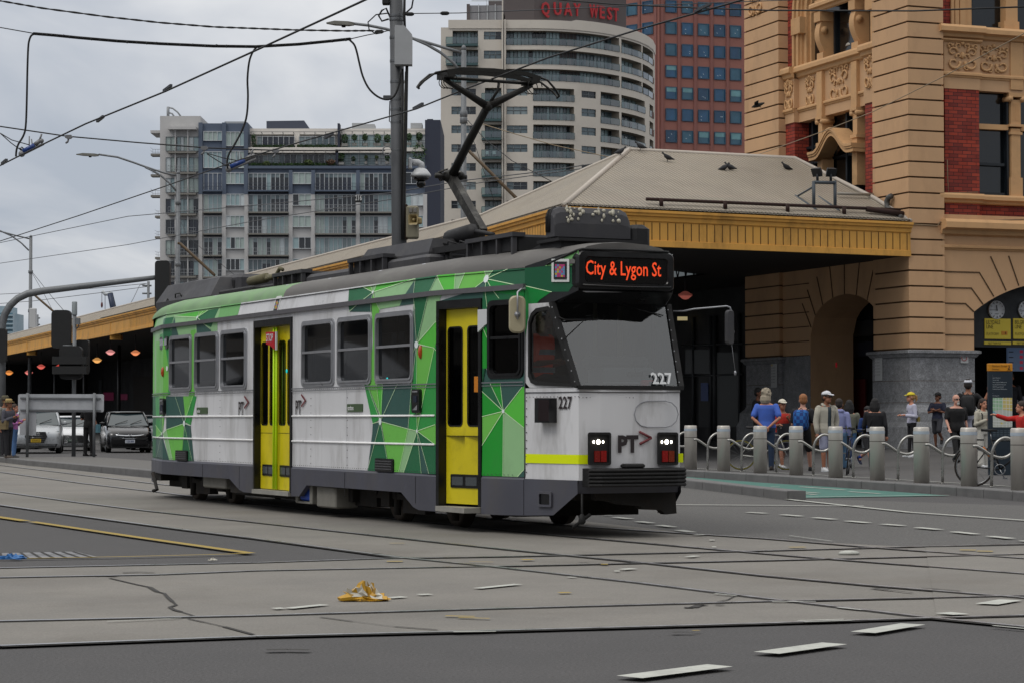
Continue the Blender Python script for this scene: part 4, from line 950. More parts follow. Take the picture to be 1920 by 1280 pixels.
hl_,hr_=V((hs,.58,mp_(862,172).z)),V((hs,1.80,mp_(862,172).z-.0))
b.tube([yk,hl_],[.055,.03],8);b.tube([yk,hr_],[.055,.03],8);b.tube([yk,yk+V((.05,.12,.2)),yk+V((.05,.14,.32))],.02,6);b.ball(yk,.07,8,6)
b.build('upper_arm',mpu,tram)
b=MB();zh=hl_.z+.07
for ds in(-.14,.14):
    b.tube([(hs+ds,.55,zh-.0),(hs+ds,.75,zh+.045),(hs+ds,1.2,zh+.06),(hs+ds,1.65,zh+.045),(hs+ds,1.85,zh)],0,sq=(.05,.05))
    b.tube([(hs+ds,.60,zh+.03),(hs+ds*.7,.42,zh-.01),(hs+ds*.4,.28,zh-.12),(hs+ds*.2,.22,zh-.19),(hs,.235,zh-.21)],.014,6)
    b.tube([(hs+ds,1.80,zh+.03),(hs+ds*.7,1.98,zh-.01),(hs+ds*.4,2.12,zh-.12),(hs+ds*.2,2.18,zh-.19),(hs,2.165,zh-.21)],.014,6)
b.tube([(hs,.58,zh-.05),(hs,1.82,zh-.05)],.022,8)
for y in(.6,1.78):
    b.box((hs-.17,y-.05,zh-.06),(hs+.17,y+.05,zh+.01))
    for k in range(3):b.tube(arc((hs-.1+.1*k,y+.02,zh-.1),.07+.015*k,0,300,10,(0,1,0),(0,0,1)),.006,5)
b.build('collector_head',mpu,tram)
# stowed coupling gear on the rear half of the roof
mk=mat('khaki_gear','#5f5a41',.7,var=.3,scale=10)
b=MB();p0,p1=mp_(470,528,1.0),mp_(500,521,1.0);b.tube([p0,p1],.075,10);b.tube([p1,mp_(514,520,1.0)],.05,8);b.tube([mp_(512,524,1.0),mp_(520,512,1.0),mp_(525,503,1.0),mp_(530,506,1.0)],.03,8)
for k in range(6):b.ball(mp_(500+4*k,523-1.2*k,.95),.035,6,5)
b.build('trolley_catcher',mk,tram)
# ================================================================ STATION
ST=V((11.27,65,0));SROT=R(20.45);SA=V((cos(SROT),sin(SROT),0));SB=V((-sin(SROT),cos(SROT),0))
def sp(px,py,a=None,b=None):     # pixel on the plane a=const or b=const of the station frame
    p0=ST+SA*(a or 0)+SB*(b or 0);h=hit(px,py,p0,SA if a is not None else SB)-ST
    return h.dot(SA),h.dot(SB),h.z
def sz(py,a,b):Y=ST.y+SA.y*a+SB.y*b;return H+Y*ray(960,py).z
mtan=mat('painted_render',alb('#9b7c5d',1.65),.8,var=.07,scale=.9,bump=.08,bscale=20,dirt=('#5d4630',.28,.8),stretch=(1,1,.45))
mtan2=mat('moulded_render',alb('#9d7b56',1.65),.75,var=.06,scale=1.5,dirt=('#5d4630',.3,1.6))
mgroove=mat('render_joint',alb('#4a3722',1.2),.9)
def brickmat():
    m=mat('red_brick',alb('#6d2420',1.5),.8,bump=0,var=.12,scale=2);nt=m.node_tree;b=nt.nodes['Principled BSDF']
    tcn=nt.nodes.new('ShaderNodeTexCoord');mpn=nt.nodes.new('ShaderNodeMapping');br=nt.nodes.new('ShaderNodeTexBrick')
    cb_=nt.nodes.new('ShaderNodeCombineXYZ');sx=nt.nodes.new('ShaderNodeSeparateXYZ');ad=nt.nodes.new('ShaderNodeMath')
    nt.links.new(tcn.outputs['Object'],sx.inputs[0]);nt.links.new(sx.outputs[0],ad.inputs[0]);nt.links.new(sx.outputs[1],ad.inputs[1])
    nt.links.new(ad.outputs[0],cb_.inputs[0]);nt.links.new(sx.outputs[2],cb_.inputs[1]);nt.links.new(cb_.outputs[0],br.inputs[0])
    br.inputs['Scale'].default_value=1;br.inputs['Brick Width'].default_value=.30;br.inputs['Row Height'].default_value=.105;br.inputs['Mortar Size'].default_value=.009
    br.inputs['Color1'].default_value=(*alb('#86301f',1.45),1);br.inputs['Color2'].default_value=(*alb('#5d1d17',1.35),1);br.inputs['Mortar'].default_value=(*alb('#33110f',1.2),1);br.inputs['Bias'].default_value=-.1
    nt.links.new(br.outputs[0],b.inputs['Base Color']);return m
mbrick=brickmat()
mgran=mat('granite',(.215,.22,.23),.75,var=.28,scale=5,bump=.15,bscale=60,dirt=('#3f4145',.5,.9));speckle(mgran,30,.7,1.3)
mwin=mat('station_window_frame','#10181f',.5,var=.1);mglass=mat('dark_window','#0c1013',.08,var=.3,scale=.6,spec=.6)
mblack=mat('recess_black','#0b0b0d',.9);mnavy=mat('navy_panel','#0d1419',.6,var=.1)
stn=thing('railway_station','tan rendered station building with red brick panels, rusticated piers and arched entrances','station',ST,SROT)
ZP=sz(655,0,0);ZT=15.5;CO=(sz(363,0,0)-sz(392.2,0,0));ZB=.3
def courses(mb,ring,z0,z1,first=None,gap=.05,inset=.05,core=None):
    """stacked render courses with recessed joints; ring: plan outline, core: inset outline"""
    z=z0
    while z<z1-.05:
        zt_=min(z+CO,z1)
        mb.loft([[(x,y,z+gap)for x,y in core],[(x,y,z+gap)for x,y in ring],[(x,y,zt_)for x,y in ring],[(x,y,zt_)for x,y in core]],0)
        mb.loft([[(x,y,z)for x,y in core],[(x,y,z+gap)for x,y in core]],1);z=zt_
def rectplan(a0,b0,a1,b1,d=0):return[(a0+d,b0+d),(a1-d,b0+d),(a1-d,b1-d),(a0+d,b1-d)]
a_r=sp(1770,300,b=0)[0];b_l=sp(1636,300,a=0)[1];b_w0=sp(1460,250,a=0)[1];b_w1=sp(1396,250,a=0)[1]
# corner pier: upper shaft and wider lower jamb
b=MB();courses(b,rectplan(0,0,a_r,b_l),ZP,ZT,core=rectplan(0,0,a_r,b_l,.045));b.build('corner_pier',[mtan,mgroove],stn)
b=MB();courses(b,rectplan(0,b_w0,3.5,b_w1),ZP,ZT,core=rectplan(0,b_w0,3.5,b_w1,.045));b.build('end_pier',[mtan,mgroove],stn)
# granite plinths
aj=sp(1826,700,b=.1)[0]
def plinth(a0,b0,a1,b1):
    q=MB();pl=lambda d:rectplan(a0,b0,a1,b1,d)
    zs=[(-.22,ZB),(-.22,sz(800,0,0)),(-.16,sz(790,0,0)),(-.14,sz(772,0,0)),(-.02,sz(764,0,0)),(.02,sz(758,0,0)),(.02,ZP-.22),(-.03,ZP-.19),(-.07,ZP-.12),(-.12,ZP-.09),(-.12,ZP-.02),(.0,ZP+.0)]
    q.loft([[(x,y,z)for x,y in pl(d)]for d,z in zs],0,True)
    for z in(ZP-.88,ZP-1.5):      # block joints
        q.loft([[(x,y,z)for x,y in pl(.018)],[(x,y,z+.012)for x,y in pl(.018)]],1)
    q.build('granite_plinth',[mgran,mgroove],stn)
plinth(.0,.0,aj,b_l+.12);plinth(.0,b_w0-.12,3.5,b_w1)
# main front, ground storey: arch wall in rusticated blocks
bf=.10;x0=a_r;x1=a_r+9.0
c_a=sp(1826,585,b=bf)[0];za0=sz(585,c_a,bf);za1=sz(532,sp(1925,532,b=bf)[0],bf)
ac=c_a+2.75;rad=None
# circle through the springing point and the crown
hgt=za1+.05-za0;rad=(2.75**2+hgt**2)/(2*hgt);zc_=za1+.05-rad
def arch_z(a):d=abs(a-ac);return zc_+sqrt(max(rad**2-d*d,0))if d<2.75 else 0
zcor=sz(440,1.5,0)
b=MB();n=22
xs=[c_a+5.5*i/n for i in range(n+1)]
for y_ in(bf,1.2):
    for i in range(n):
        p,q=xs[i],xs[i+1];b.poly([(p,y_,arch_z(p)if i else za0),(q,y_,arch_z(q)if i<n-1 else za0),(q,y_,zcor),(p,y_,zcor)],0)
    b.poly([(x0,y_,ZP),(c_a,y_,ZP),(c_a,y_,zcor),(x0,y_,zcor)],0);b.poly([(c_a+5.5,y_,ZP),(x1,y_,ZP),(x1,y_,zcor),(c_a+5.5,y_,zcor)],0)
b.loft([[(x,bf,arch_z(x)if 0<i<n else za0)for i,x in enumerate(xs)],[(x,1.2,arch_z(x)if 0<i<n else za0)for i,x in enumerate(xs)]],0,False,False)
b.poly([(c_a,bf,ZB),(c_a,1.2,ZB),(c_a,1.2,za0),(c_a,bf,za0)],0)
# joints: level ones run into the sloping voussoir joints
for k,(yl,xe,xk,yk)in enumerate(((508,1836,1863,556),(538,1821,1843,571),(567.5,1810,1826,585))):
    z=sz(yl,.5,0);e_=sp(xe,yl,b=bf)[0];k_=sp(xk,yk,b=bf)
    b.tube([(x0,bf-.004,z),(e_,bf-.004,z),(k_[0],bf-.004,k_[2])],0,4,1,sq=(.03,.035))
for xa,ya,xb,yb in((1857,481,1886,545),(1891,480,1910,536),(1924,479,1935,532),(1958,479,1962,530)):
    p,q=sp(xa,ya,b=bf),sp(xb,yb,b=bf);b.tube([(p[0],bf-.004,p[2]),(q[0],bf-.004,q[2])],0,4,1,sq=(.035,.03))
for yl in(597,626.5):z=sz(yl,.5,0);b.tube([(x0,bf-.004,z),(c_a,bf-.004,z),(c_a+.0,1.0,z)],0,4,1,sq=(.03,.035))
b.build('arch_wall',[mtan,mgroove],stn)
# cornices on the main front
def band(za,zb_,d,a0=x0-.12,a1=x1,name='cornice',b0=bf,m_=None,prof=None):
    pr=prof or[(0,0),(d*.35,.1),(d*.45,.35),(d,.45),(d,.8),(d*.85,1)]
    q=MB();q.loft([[(a0,b0-dd,za+(zb_-za)*f)for dd,f in pr],[(a1,b0-dd,za+(zb_-za)*f)for dd,f in pr]],0,False,False);q.poly([(a0,b0-dd,za+(zb_-za)*f)for dd,f in pr]+[(a0,b0,zb_)])
    q.poly([(a0,b0-pr[-1][0],zb_),(a1,b0-pr[-1][0],zb_),(a1,b0+.9,zb_),(a0,b0+.9,zb_)]);return q.build(name,m_ or mtan2,stn)
band(sz(442,1.5,0),sz(412,1.5,0),.42);band(sz(469,1.5,0),sz(459,1.5,0),.10,name='moulding')
# upper storeys of the main front
bu=.45
def wallbox(xa,ya,xb,yb,b0,b1,m_,name,bp=None):
    """box whose front fills a pixel rectangle on plane b=b0"""
    p=sp(xa,(ya+yb)/2,b=b0);q=sp(xb,(ya+yb)/2,b=b0);z1=sp((xa+xb)/2,ya,b=b0)[2];z0=sp((xa+xb)/2,yb,b=b0)[2]
    return MB().box((p[0],b0,z0),(q[0],b1,z1)).build(name,m_,stn),(p[0],q[0],z0,z1)
zsil0,zsil1=sz(380,1.6,0),sz(362,1.6,0);zbk1,zbk0=sz(165,1.6,0),zsil1
fr0,fr1=sz(140,1.6,0),sz(80,1.6,0);co1=sz(47,1.6,0);co0=sz(70,1.6,0)
pa0,pa1=sp(1772,250,b=.2)[0],sp(1836,250,b=.2)[0];wa0,wa1=pa1,sp(1889,250,b=bu)[0];ca1=sp(1916,250,b=.35)[0];wa2=ca1+1.0
q=lambda a0,b0,z0,a1,b1,z1,m_,name:MB().box((a0,b0,z0),(a1,b1,z1)).build(name,m_,stn)
q(x0-.02,bf,zcor,x1,1.0,sz(402,1.6,0),mtan,'base_course');q(x0,bu,sz(402,1.6,0),x1,1.0,zsil0,mbrick,'brick_panel')
q(pa0,.2,sz(402,1.6,0),pa1,.9,zsil0,mbrick,'brick_panel')
band(zsil0,zsil1,.22,b0=.38,name='sill');band(zsil0,zsil1,.2,a1=pa1+.05,b0=.2,name='sill')
q(pa0,.2,zbk0,pa1,1.0,zbk1,mbrick,'brick_pier');q(pa1+.0,.6,zbk0,x1,1.0,zbk1,mglass,'window_glass')
zm0,zm1=sz(236,1.6,0),sz(226,1.6,0);
for a0 in(pa1,pa1+2.05):
    q(a0,.42,zbk0,a0+.07,.62,zbk1,mwin,'window_frame');q(wa1-.04 if a0==pa1 else a0+1.1,.42,zbk0,wa1+.02 if a0==pa1 else a0+1.17,.62,zbk1,mwin,'window_frame')
    q(a0,.45,zm0-1.05,a0+1.0,.6,zm0-.97,mwin,'window_frame');q(a0,.45,zbk0,a0+1.0,.6,zbk0+.1,mwin,'window_frame')
def column(a0,a1,b0,b1,z0,z1,zsplit):
    m_=MB();w=a1-a0;m_.box((a0,b0,z0),(a1,b1,z0+.55));m_.box((a0+.05,b0+.03,z0+.55),(a1-.05,b1,zsplit-.1));m_.box((a0+.0,b0,zsplit-.28),(a1,b1,zsplit-.2));m_.box((a0-.03,b0-.03,zsplit-.05),(a1+.03,b1,zsplit+.02))
    m_.box((a0+.04,b0+.02,zsplit+.02),(a1-.04,b1,z1-.2))
    for k in range(5):x=a0+.09+(w-.18)*k/4;m_.box((x-.012,b0+.008,zsplit+.12),(x+.012,b0+.03,z1-.3))
    m_.box((a0-.06,b0-.04,z1-.12),(a1+.06,b1,z1));
    for x in(a0-.02,a1+.02):m_.tube([(x,b0-.06,z1-.18),(x,b1,z1-.18)],.085,10)
    m_.build('column',mtan2,stn)
column(wa1+.02,ca1,.32,.8,zbk0,zbk1,zm1)
q(pa1,.40,zm0,wa1,.7,zm1,mtan2,'transom');q(ca1,.40,zm0,ca1+1,.7,zm1,mtan2,'transom')
q(x0,.3,zbk1,x1,1.0,fr0,mtan,'architrave');q(pa0-.03,.18,zbk1,pa1+.03,.9,fr0,mtan,'architrave');band(fr0-.06,fr0+.1,.08,b0=.18,a1=pa1+.06,name='moulding');band(fr0-.06,fr0+.1,.08,b0=.3,name='moulding')
q(x0,.3,fr0+.1,x1,1.0,fr1+.1,mtan,'frieze');q(pa0-.03,.18,fr0+.1,pa1+.03,.9,fr1+.1,mtan,'frieze')
q(wa1,.25,fr0-.3,ca1,.5,co0,mtan2,'pilaster_block')
band(co0-.12,co0-.02,.1,b0=.18,a1=pa1+.06,name='moulding');q(x0,.3,fr1+.1,x1,1.0,co0,mtan,'frieze');q(pa0-.02,.2,fr1+.1,pa1+.02,.9,co0,mtan,'frieze');band(co0,co1,.3,b0=.3);band(co0,co1,.3,b0=.18,a1=pa1+.08)
# top storey: jamb of the big arched window
q(x0,.35,co1,sp(1783,20,b=.35)[0],1.0,ZT,mbrick,'brick_pier')
ja0=sp(1783,20,b=.3)[0];ja1=sp(1828,20,b=.3)[0]
b=MB()
for k,(f0,f1,d)in enumerate(((0,.12,.0),(.12,.18,.06),(.18,.34,.02),(.34,.40,.08),(.40,.62,.04),(.62,.68,.1),(.68,.9,.12),(.9,1,.2))):b.box((ja0+(ja1-ja0)*f0,.28+d,co1),(ja0+(ja1-ja0)*f1,1.0,ZT))
b.build('arch_jamb',mtan2,stn);q(ja1,.75,co1,x1,1.0,ZT,mglass,'window_glass');q(ja1,.62,co1,ja1+.12,.8,ZT,mwin,'window_frame');q(ja1,.62,co1,x1,.8,co1+.14,mwin,'window_frame')
q(sp(1886,20,b=.45)[0],.45,co1+.15,sp(1908,20,b=.45)[0],.8,ZT,mtan2,'mullion_pier');q(sp(1883,20,b=.42)[0],.42,co1,sp(1911,20,b=.42)[0],.8,co1+.3,mtan2,'mullion_base')
def scrolls(mb,c,w,h,u,nrm):
    """carved leaf scrolls, mirrored about the middle of a panel"""
    c,u,nrm=V(c),V(u),V(nrm);up_=V((0,0,1))
    for sx in(-1,1):
        for(cx_,cy_,r_,a0,a1,t)in((.27,-.22,.20,-200,160,.035),(.30,.16,.15,180,-140,.03),(.12,.36,.10,-60,250,.026),(.40,.36,.08,200,-120,.024),(.13,-.36,.09,90,420,.022),(.12,.02,.09,-30,240,.026)):
            pts=[]
            for k in range(15):
                f=k/14;r=r_*(1-.62*f);an=R(a0+(a1-a0)*f);pts.append(c+u*(sx*(cx_+r*cos(an))*w)+up_*((cy_+r*sin(an))*h)+nrm*.03)
            mb.tube(pts,[t*(1.25-.6*k/14)for k in range(15)],6)
        for k in range(3):mb.ball(c+u*(sx*w*(.18+.12*k))+up_*(h*(.42-.05*k))+nrm*.02,(.05,.05,.05),6,4)
    mb.ball(c+up_*(h*.05)+nrm*.02,(.07,.07,.10),8,6);mb.ball(c+up_*(h*.45)+nrm*.02,(.07,.07,.06),8,6)
zf=(fr0+fr1)/2+.08;hf=fr1-fr0
for c_,w_ in((((pa0+pa1)/2,.18,zf),(pa1-pa0)*.95),(((wa0+wa1)/2,.3,zf),(wa1-wa0)*.95),((ca1+.5,.3,zf),.9)):b=MB();scrolls(b,c_,w_,hf*.95,(1,0,0),(0,-1,0));b.build('carved_frieze',mtan2,stn)
# ---- side front (under the awning and above it): window bay between the two piers
def sb(px,py,a):p=sp(px,py,a=a);return p[1],p[2]
def sq_(a0,b0,z0,a1,b1,z1,m_,name):return MB().box((a0,min(b0,b1),z0),(a1,max(b0,b1),z1)).build(name,m_,stn)
def zs_(px,py,a=.3):return sp(px,py,a=a)[2]
zb0=zs_(1500,228);zent0=zs_(1500,212);zent1=zs_(1500,130)
za_top=ZT
bl=b_w0;br=b_l        # left and right limits of the bay
# ground-storey arch under the awning
gb0,gb1=sb(1652,600,.12)[0],sb(1520,600,.12)[0];gc=(gb0+gb1)/2;gr_=(gb1-gb0)/2;gh=1.15;gz=zs_(1575,553,.12)-gh
b=MB();n=18;zt_=zs_(1560,470,.12)
ys=[gb0+(gb1-gb0)*i/n for i in range(n+1)]
ag=lambda y:gz+gh*sqrt(max(1-((y-gc)/gr_)**2,0))
for a0 in(.12,):
    for i in range(n):b.poly([(a0,ys[i+1],ag(ys[i+1])),(a0,ys[i],ag(ys[i])),(a0,ys[i],zt_),(a0,ys[i+1],zt_)],0)
    b.poly([(a0,gb0,ZB),(a0,br,ZB),(a0,br,zt_),(a0,gb0,zt_)],0);b.poly([(a0,bl,ZB),(a0,gb1,ZB),(a0,gb1,zt_),(a0,bl,zt_)],0)
b.loft([[(.12,y,ag(y))for y in ys],[(1.6,y,ag(y))for y in ys]],0,False,False)
for y in(gb0,gb1):b.poly([(.12,y,ZB),(1.6,y,ZB),(1.6,y,gz),(.12,y,gz)],0)
for k in range(9):
    an=R(12+156*k/8);p=V((.115,gc+gr_*cos(an),gz+gh*sin(an)));b.tube([p,p+V((0,cos(an)*.6,1.1-.35*abs(cos(an))))],0,4,1,sq=(.03,.03))
for k in range(6):
    z=ZP+CO*k
    for y0,y1 in((br,gb0-.1),(gb1+.1,bl)):
        if abs(y0-y1)>.2:b.tube([(.115,y0,z),(.115,y1,z)],0,4,1,sq=(.03,.03))
b.build('arch_wall',[mtan,mgroove],stn)
for y0,y1 in((br,gb0-.02),(gb1+.02,bl)):MB().box((.10,y0,ZB),(.14,y1,ZP)).build('granite_plinth',mgran,stn)
# upper storeys of the bay
sq_(.75,br,zt_,1.1,bl,za_top,mglass,'window_glass')
bk=.55
b_lp=sb(1490,250,.25)[0];b_lr=bl
sq_(.25,b_lp,zt_+.3,1.0,bl,zb0,mbrick,'brick_pier');b_rp=sb(1622,240,.25)[0];sq_(.25,br,zt_+.3,1.0,b_rp,zb0,mbrick,'brick_pier')
def bandb(z0,z1,a0,d,b0,b1,name='cornice'):
    pr=[(0,0),(d*.4,.12),(d*.5,.4),(d,.5),(d,.82),(d*.85,1)];m_=MB()
    m_.loft([[(a0-dd,b1,z0+(z1-z0)*f)for dd,f in pr],[(a0-dd,b0,z0+(z1-z0)*f)for dd,f in pr]],0,False,False)
    for bb in(b0,b1):m_.poly([(a0-dd,bb,z0+(z1-z0)*f)for dd,f in pr]+[(a0,bb,z1)])
    m_.poly([(a0-d*.85,b0,z1),(a0-d*.85,b1,z1),(a0+.8,b1,z1),(a0+.8,b0,z1)]);return m_.build(name,mtan2,stn)
zc0,zc1=zs_(1500,146),zs_(1500,124)
sq_(.40,br,zb0,1.0,bl,zc0,mtan,'entablature');sq_(.22,b_lp-.02,zb0,1.0,bl-.01,zc0,mtan,'entablature');sq_(.22,br,zb0,1.0,b_rp+.02,zc0,mtan,'entablature')
bandb(zc0,zc1,.40,.22,br,bl);bandb(zc0,zc1,.22,.2,b_lp-.05,bl-.005);bandb(zc0,zc1,.22,.2,br+.005,b_rp+.05)
bandb(zb0+.30,zb0+.45,.40,.08,br,bl,'moulding');bandb(zb0+.30,zb0+.45,.22,.08,b_lp-.04,bl-.005,'moulding')
b1c,b2c=sb(1537,250,.3)[0],sb(1602,250,.3)[0]
for bc in(b1c,b2c):
    sq_(.28,bc-.17,zb0-.05,.6,bc+.17,zc0,mtan2,'pilaster_block')
    m_=MB();z0=zs_(1537,330);z1=zb0;zm=(z0+z1)/2+.1
    for zz0,zz1,w in((z0-.5,zm-.1,.15),(zm-.1,zm,.19),(zm,z1-.2,.13),(z1-.1,z1,.2)):m_.box((.30+.15-w,bc-w,zz0),(.7,bc+w,zz1))
    for s_ in(-.16,.16):m_.tube([(.26,bc+s_,z1-.17),(.7,bc+s_,z1-.17)],.08,10)
    m_.build('column',mtan2,stn)
# curved hood over the middle window
m_=MB();pts=[]
for k in range(21):
    f=k/20;y=b1c+.3+(b2c-.3-b1c-.3)*f;pts.append((.18,y,zs_(1560,293)+.62*(sin(pi*min(max((f-.12)/.76,0),1))**2)+.0))
for off,w,h_ in((0,.5,.10),(.10,.56,.07),(.17,.62,.08)):m_.tube([(p[0]+.14,p[1],p[2]+off)for p in pts],0,sq=(w,h_))
m_.build('window_hood',mtan2,stn)
for y_ in(292,262):z=zs_(1560,y_);sq_(.66,br+.4,z-.04,.78,bl-.4,z+.04,mwin,'window_frame')
for px_ in(1526,1548,1590,1612):y=sb(px_,250,.7)[0];sq_(.64,y-.05,zt_,.78,y+.05,zb0,mwin,'window_frame')
zf=(zb0+zc0)/2+.18;hf=1.05
for c_,w_,h_ in(((.22,(b_lp+bl)/2,zf),abs(bl-b_lp)*.95,hf),((.40,(b1c+b2c)/2,zf),1.3,hf*1.15),((.40,(b_lp+b1c)/2,zf),.6,hf),((.22,(b_rp+br)/2,zf),abs(b_rp-br)*.9,hf)):b=MB();scrolls(b,c_,w_,h_,(0,-1,0),(-1,0,0));b.build('carved_frieze',mtan2,stn)
# upper storey of the bay: arched recess with bracketed balcony frame
zsp=zs_(1470,40);cb=(br+bl)/2;ro=(bl-br)/2-.35
b=MB()
for k,(dr,aa)in enumerate(((0,.30),(.12,.38),(.2,.34),(.34,.42),(.42,.5),(.6,.62))):
    r1=ro-dr;r2=ro-dr-(.12,.08,.14,.08,.18,.1)[k]
    po=arc((aa,cb,zsp),r1,0,180,20,(0,1,0),(0,0,1));pi_=arc((aa,cb,zsp),r2,0,180,20,(0,1,0),(0,0,1))
    for s_ in(1,-1):
        pass
    lo_o=[V((aa,cb+r1,zc1))]+po+[V((aa,cb-r1,zc1))];lo_i=[V((aa,cb+r2,zc1))]+pi_+[V((aa,cb-r2,zc1))]
    b.loft([lo_o,lo_i,[p+V((.5,0,0))for p in lo_i]],0,False,False)
b.build('arch_moulding',mtan2,stn)
for s_ in(1,-1):
    y=cb+s_*(ro+.05);sq_(.28,y-s_*.02,zs_(1470,72),.9,y-s_*.62,zs_(1470,42),mtan2,'impost_block')
sq_(.34,bl-.34,zc1,1.0,bl,ZT,mbrick,'brick_pier');sq_(.34,br,zc1,1.0,br+.34,ZT,mbrick,'brick_pier')
zbal=zs_(1540,22,.3)
for bc in(b1c,b2c):
    m_=MB();m_.box((.32,bc-.2,zc1),(.75,bc+.2,zc1+.22));prf=[]
    for k in range(13):
        f=k/12;prf.append((.42-.18*sin(f*pi*.9)-.05*f,zc1+.22+(zbal-zc1-.5)*f))
    m_.loft([[(x,bc-.15,z)for x,z in prf],[(x,bc+.15,z)for x,z in prf]],0,False,False);m_.loft([[(x,bc-.15,z)for x,z in prf],[(.8,bc-.15,z)for x,z in prf]],0,False,False);m_.loft([[(x,bc+.15,z)for x,z in prf],[(.8,bc+.15,z)for x,z in prf]],0,False,False)
    m_.tube([(.4,bc-.19,zc1+.9),(.4,bc+.19,zc1+.9)],.12,10);m_.box((.22,bc-.2,zbal-.3),(.8,bc+.2,zbal));m_.build('scroll_bracket',mtan2,stn)
bandb(zbal,zbal+.28,.30,.18,b2c-.35,b1c+.35);sq_(.3,b2c-.3,zbal+.28,.8,b1c+.3,zbal+.4,mtan2,'balcony_ledge')
for y in(b1c-.3,b2c+.3):sq_(.66,y-.05,zc1,.78,y+.05,zbal,mwin,'window_frame')
sq_(.66,b2c,zc1,.78,b1c,zc1+.1,mwin,'window_frame')
MB().lathe([(.06,.35),(.12,.2),(.28,-.05),(.3,-.1)],16,M=Matrix.Translation((1.0,(b1c+b2c)/2+.1,zs_(1560,80)))).build('lamp_shade',mat('lamp_shade','#a9a49a',.6,emit='#a9a49a',es=.05),stn)
# carved monogram on the end pier
b=MB();p=sp(1417,8,a=0);scrolls(b,(-.0,p[1],p[2]+.1),1.1,1.1,(0,-1,0),(-1,0,0));b.build('carved_monogram',mtan2,stn)
# body behind, ground-floor hall, door screens
b=MB();b.box((.9,1.3,zt_),(9,b_w1-.1,ZT));b.box((x1-.1,.8,ZB),(x1+.5,8,ZT));b.box((.3,b_w1-.6,ZT-.01),(9,b_w1-.5,ZT));b.box((x1+.5,.3,ZB),(x1+46,9,ZT));b.build('building_core',mtan,stn)
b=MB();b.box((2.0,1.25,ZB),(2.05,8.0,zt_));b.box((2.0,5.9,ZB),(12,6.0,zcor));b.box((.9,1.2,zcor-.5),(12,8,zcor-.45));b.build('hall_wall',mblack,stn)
# entrance screen in the main arch: dark panel with clocks and indicator boards
pb=.85;b=MB();zpan=sz(650,2.5,.85)
for i in range(n):
    pass
b.box((c_a-.3,pb,zpan),(x1,pb+.1,zcor-.4));b.build('indicator_panel',mnavy,stn)
mface=mat('clock_face','#b9bdc1',.5);mnum=mat('clock_black','#0c0c0e',.5);mboard=mat('indicator_yellow','#8f8126',.6,emit='#a8952c',es=.22);mbt=mat('indicator_text','#2b2712',.6);morg=mat('indicator_orange','#b5791a',.6)
for ci,(px_,hm)in enumerate(((1869,(11.75,45)),(1925,(11.72,43)))):
    p=sp(px_,581.5,b=pb-.06);c=V((p[0],pb-.06,p[2]));r_=17*(ST.y+1.6)/4300
    m_=MB();Mx=Matrix.Translation(c)@ Matrix.Rotation(pi/2,4,'X')
    m_.lathe([(r_*1.02,-.06),(r_*1.02,.0),(r_*.96,.012),(r_*.95,.004),(.001,.003)],28,0,M=Mx);ck=m_.build('clock',[mface],stn)
    m_=MB()
    for k in range(12):
        an=pi/2-k*pi/6;d=V((cos(an),0,sin(an)));m_.bar(c+d*r_*.72+V((0,-.012,0)),c+d*r_*.92+V((0,-.012,0)),.03 if k%3 else .05,.006)
    m_.build('numeral',mnum,ck,kind='stuff');m_=MB()
    for an,l_,w in((pi/2-hm[0]*pi/6,.5,.035),(pi/2-hm[1]*pi/30,.8,.025)):d=V((cos(an),0,sin(an)));m_.bar(c-d*r_*.12+V((0,-.02,0)),c+d*r_*l_+V((0,-.02,0)),w,.006)
    m_.bar(c+V((-.06,-.015,-r_*.42)),c+V((.06,-.015,-r_*.42)),.04,.004);m_.build('hand',mnum,ck)
def board(x0_,y0_,x1_,y1_,m_,name='indicator_board',d=.03):
    p,q_=sp(x0_,y1_,b=pb-d),sp(x1_,y0_,b=pb-d);return MB().box((p[0],pb-d,p[2]),(q_[0],pb,q_[2])).build(name,m_,stn)
def btext(txt,x,y,hpx,m_,sx=1,par=stn,d=.04):
    p=sp(x,y,b=pb-d);return text('lettering',txt,hpx*(ST.y+1.7)/4300/.72,m_,par,(p[0],pb-d,p[2]),(1,0,0),(0,0,1),'LEFT',.001,0,sx)
for dx,l1 in((0,'LILYDALE'),(53.5,'BELGRAVE')):
    o=board(1847+dx,598,1895+dx,635,mboard);btext(l1,1849+dx,607.5,7.5,mbt,.70,o);btext('LINE',1849+dx,616,7.5,mbt,.75,o);btext('PLATFORM',1849.5+dx,628.5,5.5,mat('indicator_grey','#6a5f28',.6),.72,o)
    board(1878+dx,621,1889+dx,628,morg,'platform_number',.04);btext('4',1884+dx,627.5,6,mbt,.8,o,.045);o=board(1846+dx,640.5,1896+dx,645.5,mboard);btext('NEXT TRAIN FOR',1853+dx,644.8,3.8,mbt,.66,o)
p=sp(1891,733,b=2.5);q_=sp(1960,652,b=2.5)
scr=MB().box((p[0],2.5,p[2]+2.0),(q_[0],2.6,q_[2]+.0));sp0=sp(1891,695,b=2.5)
scr=MB().box((p[0],2.5,sp0[2]),(q_[0],2.6,q_[2])).build('departure_screen',mat('screen_blue','#46566f',.3,emit='#46566f',es=.32),stn)
m_=MB()
for y in(659,669,679,690):a,c_=sp(1912.5,y+2.5,b=2.49),sp(1918,y-3,b=2.49);m_.box((a[0],2.485,a[2]),(c_[0],2.5,c_[2]),1);a,c_=sp(1892,y+1,b=2.49),sp(1900,y-.5,b=2.49);m_.box((a[0],2.485,a[2]),(c_[0],2.5,c_[2]),0)
m_.build('screen_row',[mnum,mat('screen_red','#8d2038',.4,emit='#8d2038',es=.4)],scr)
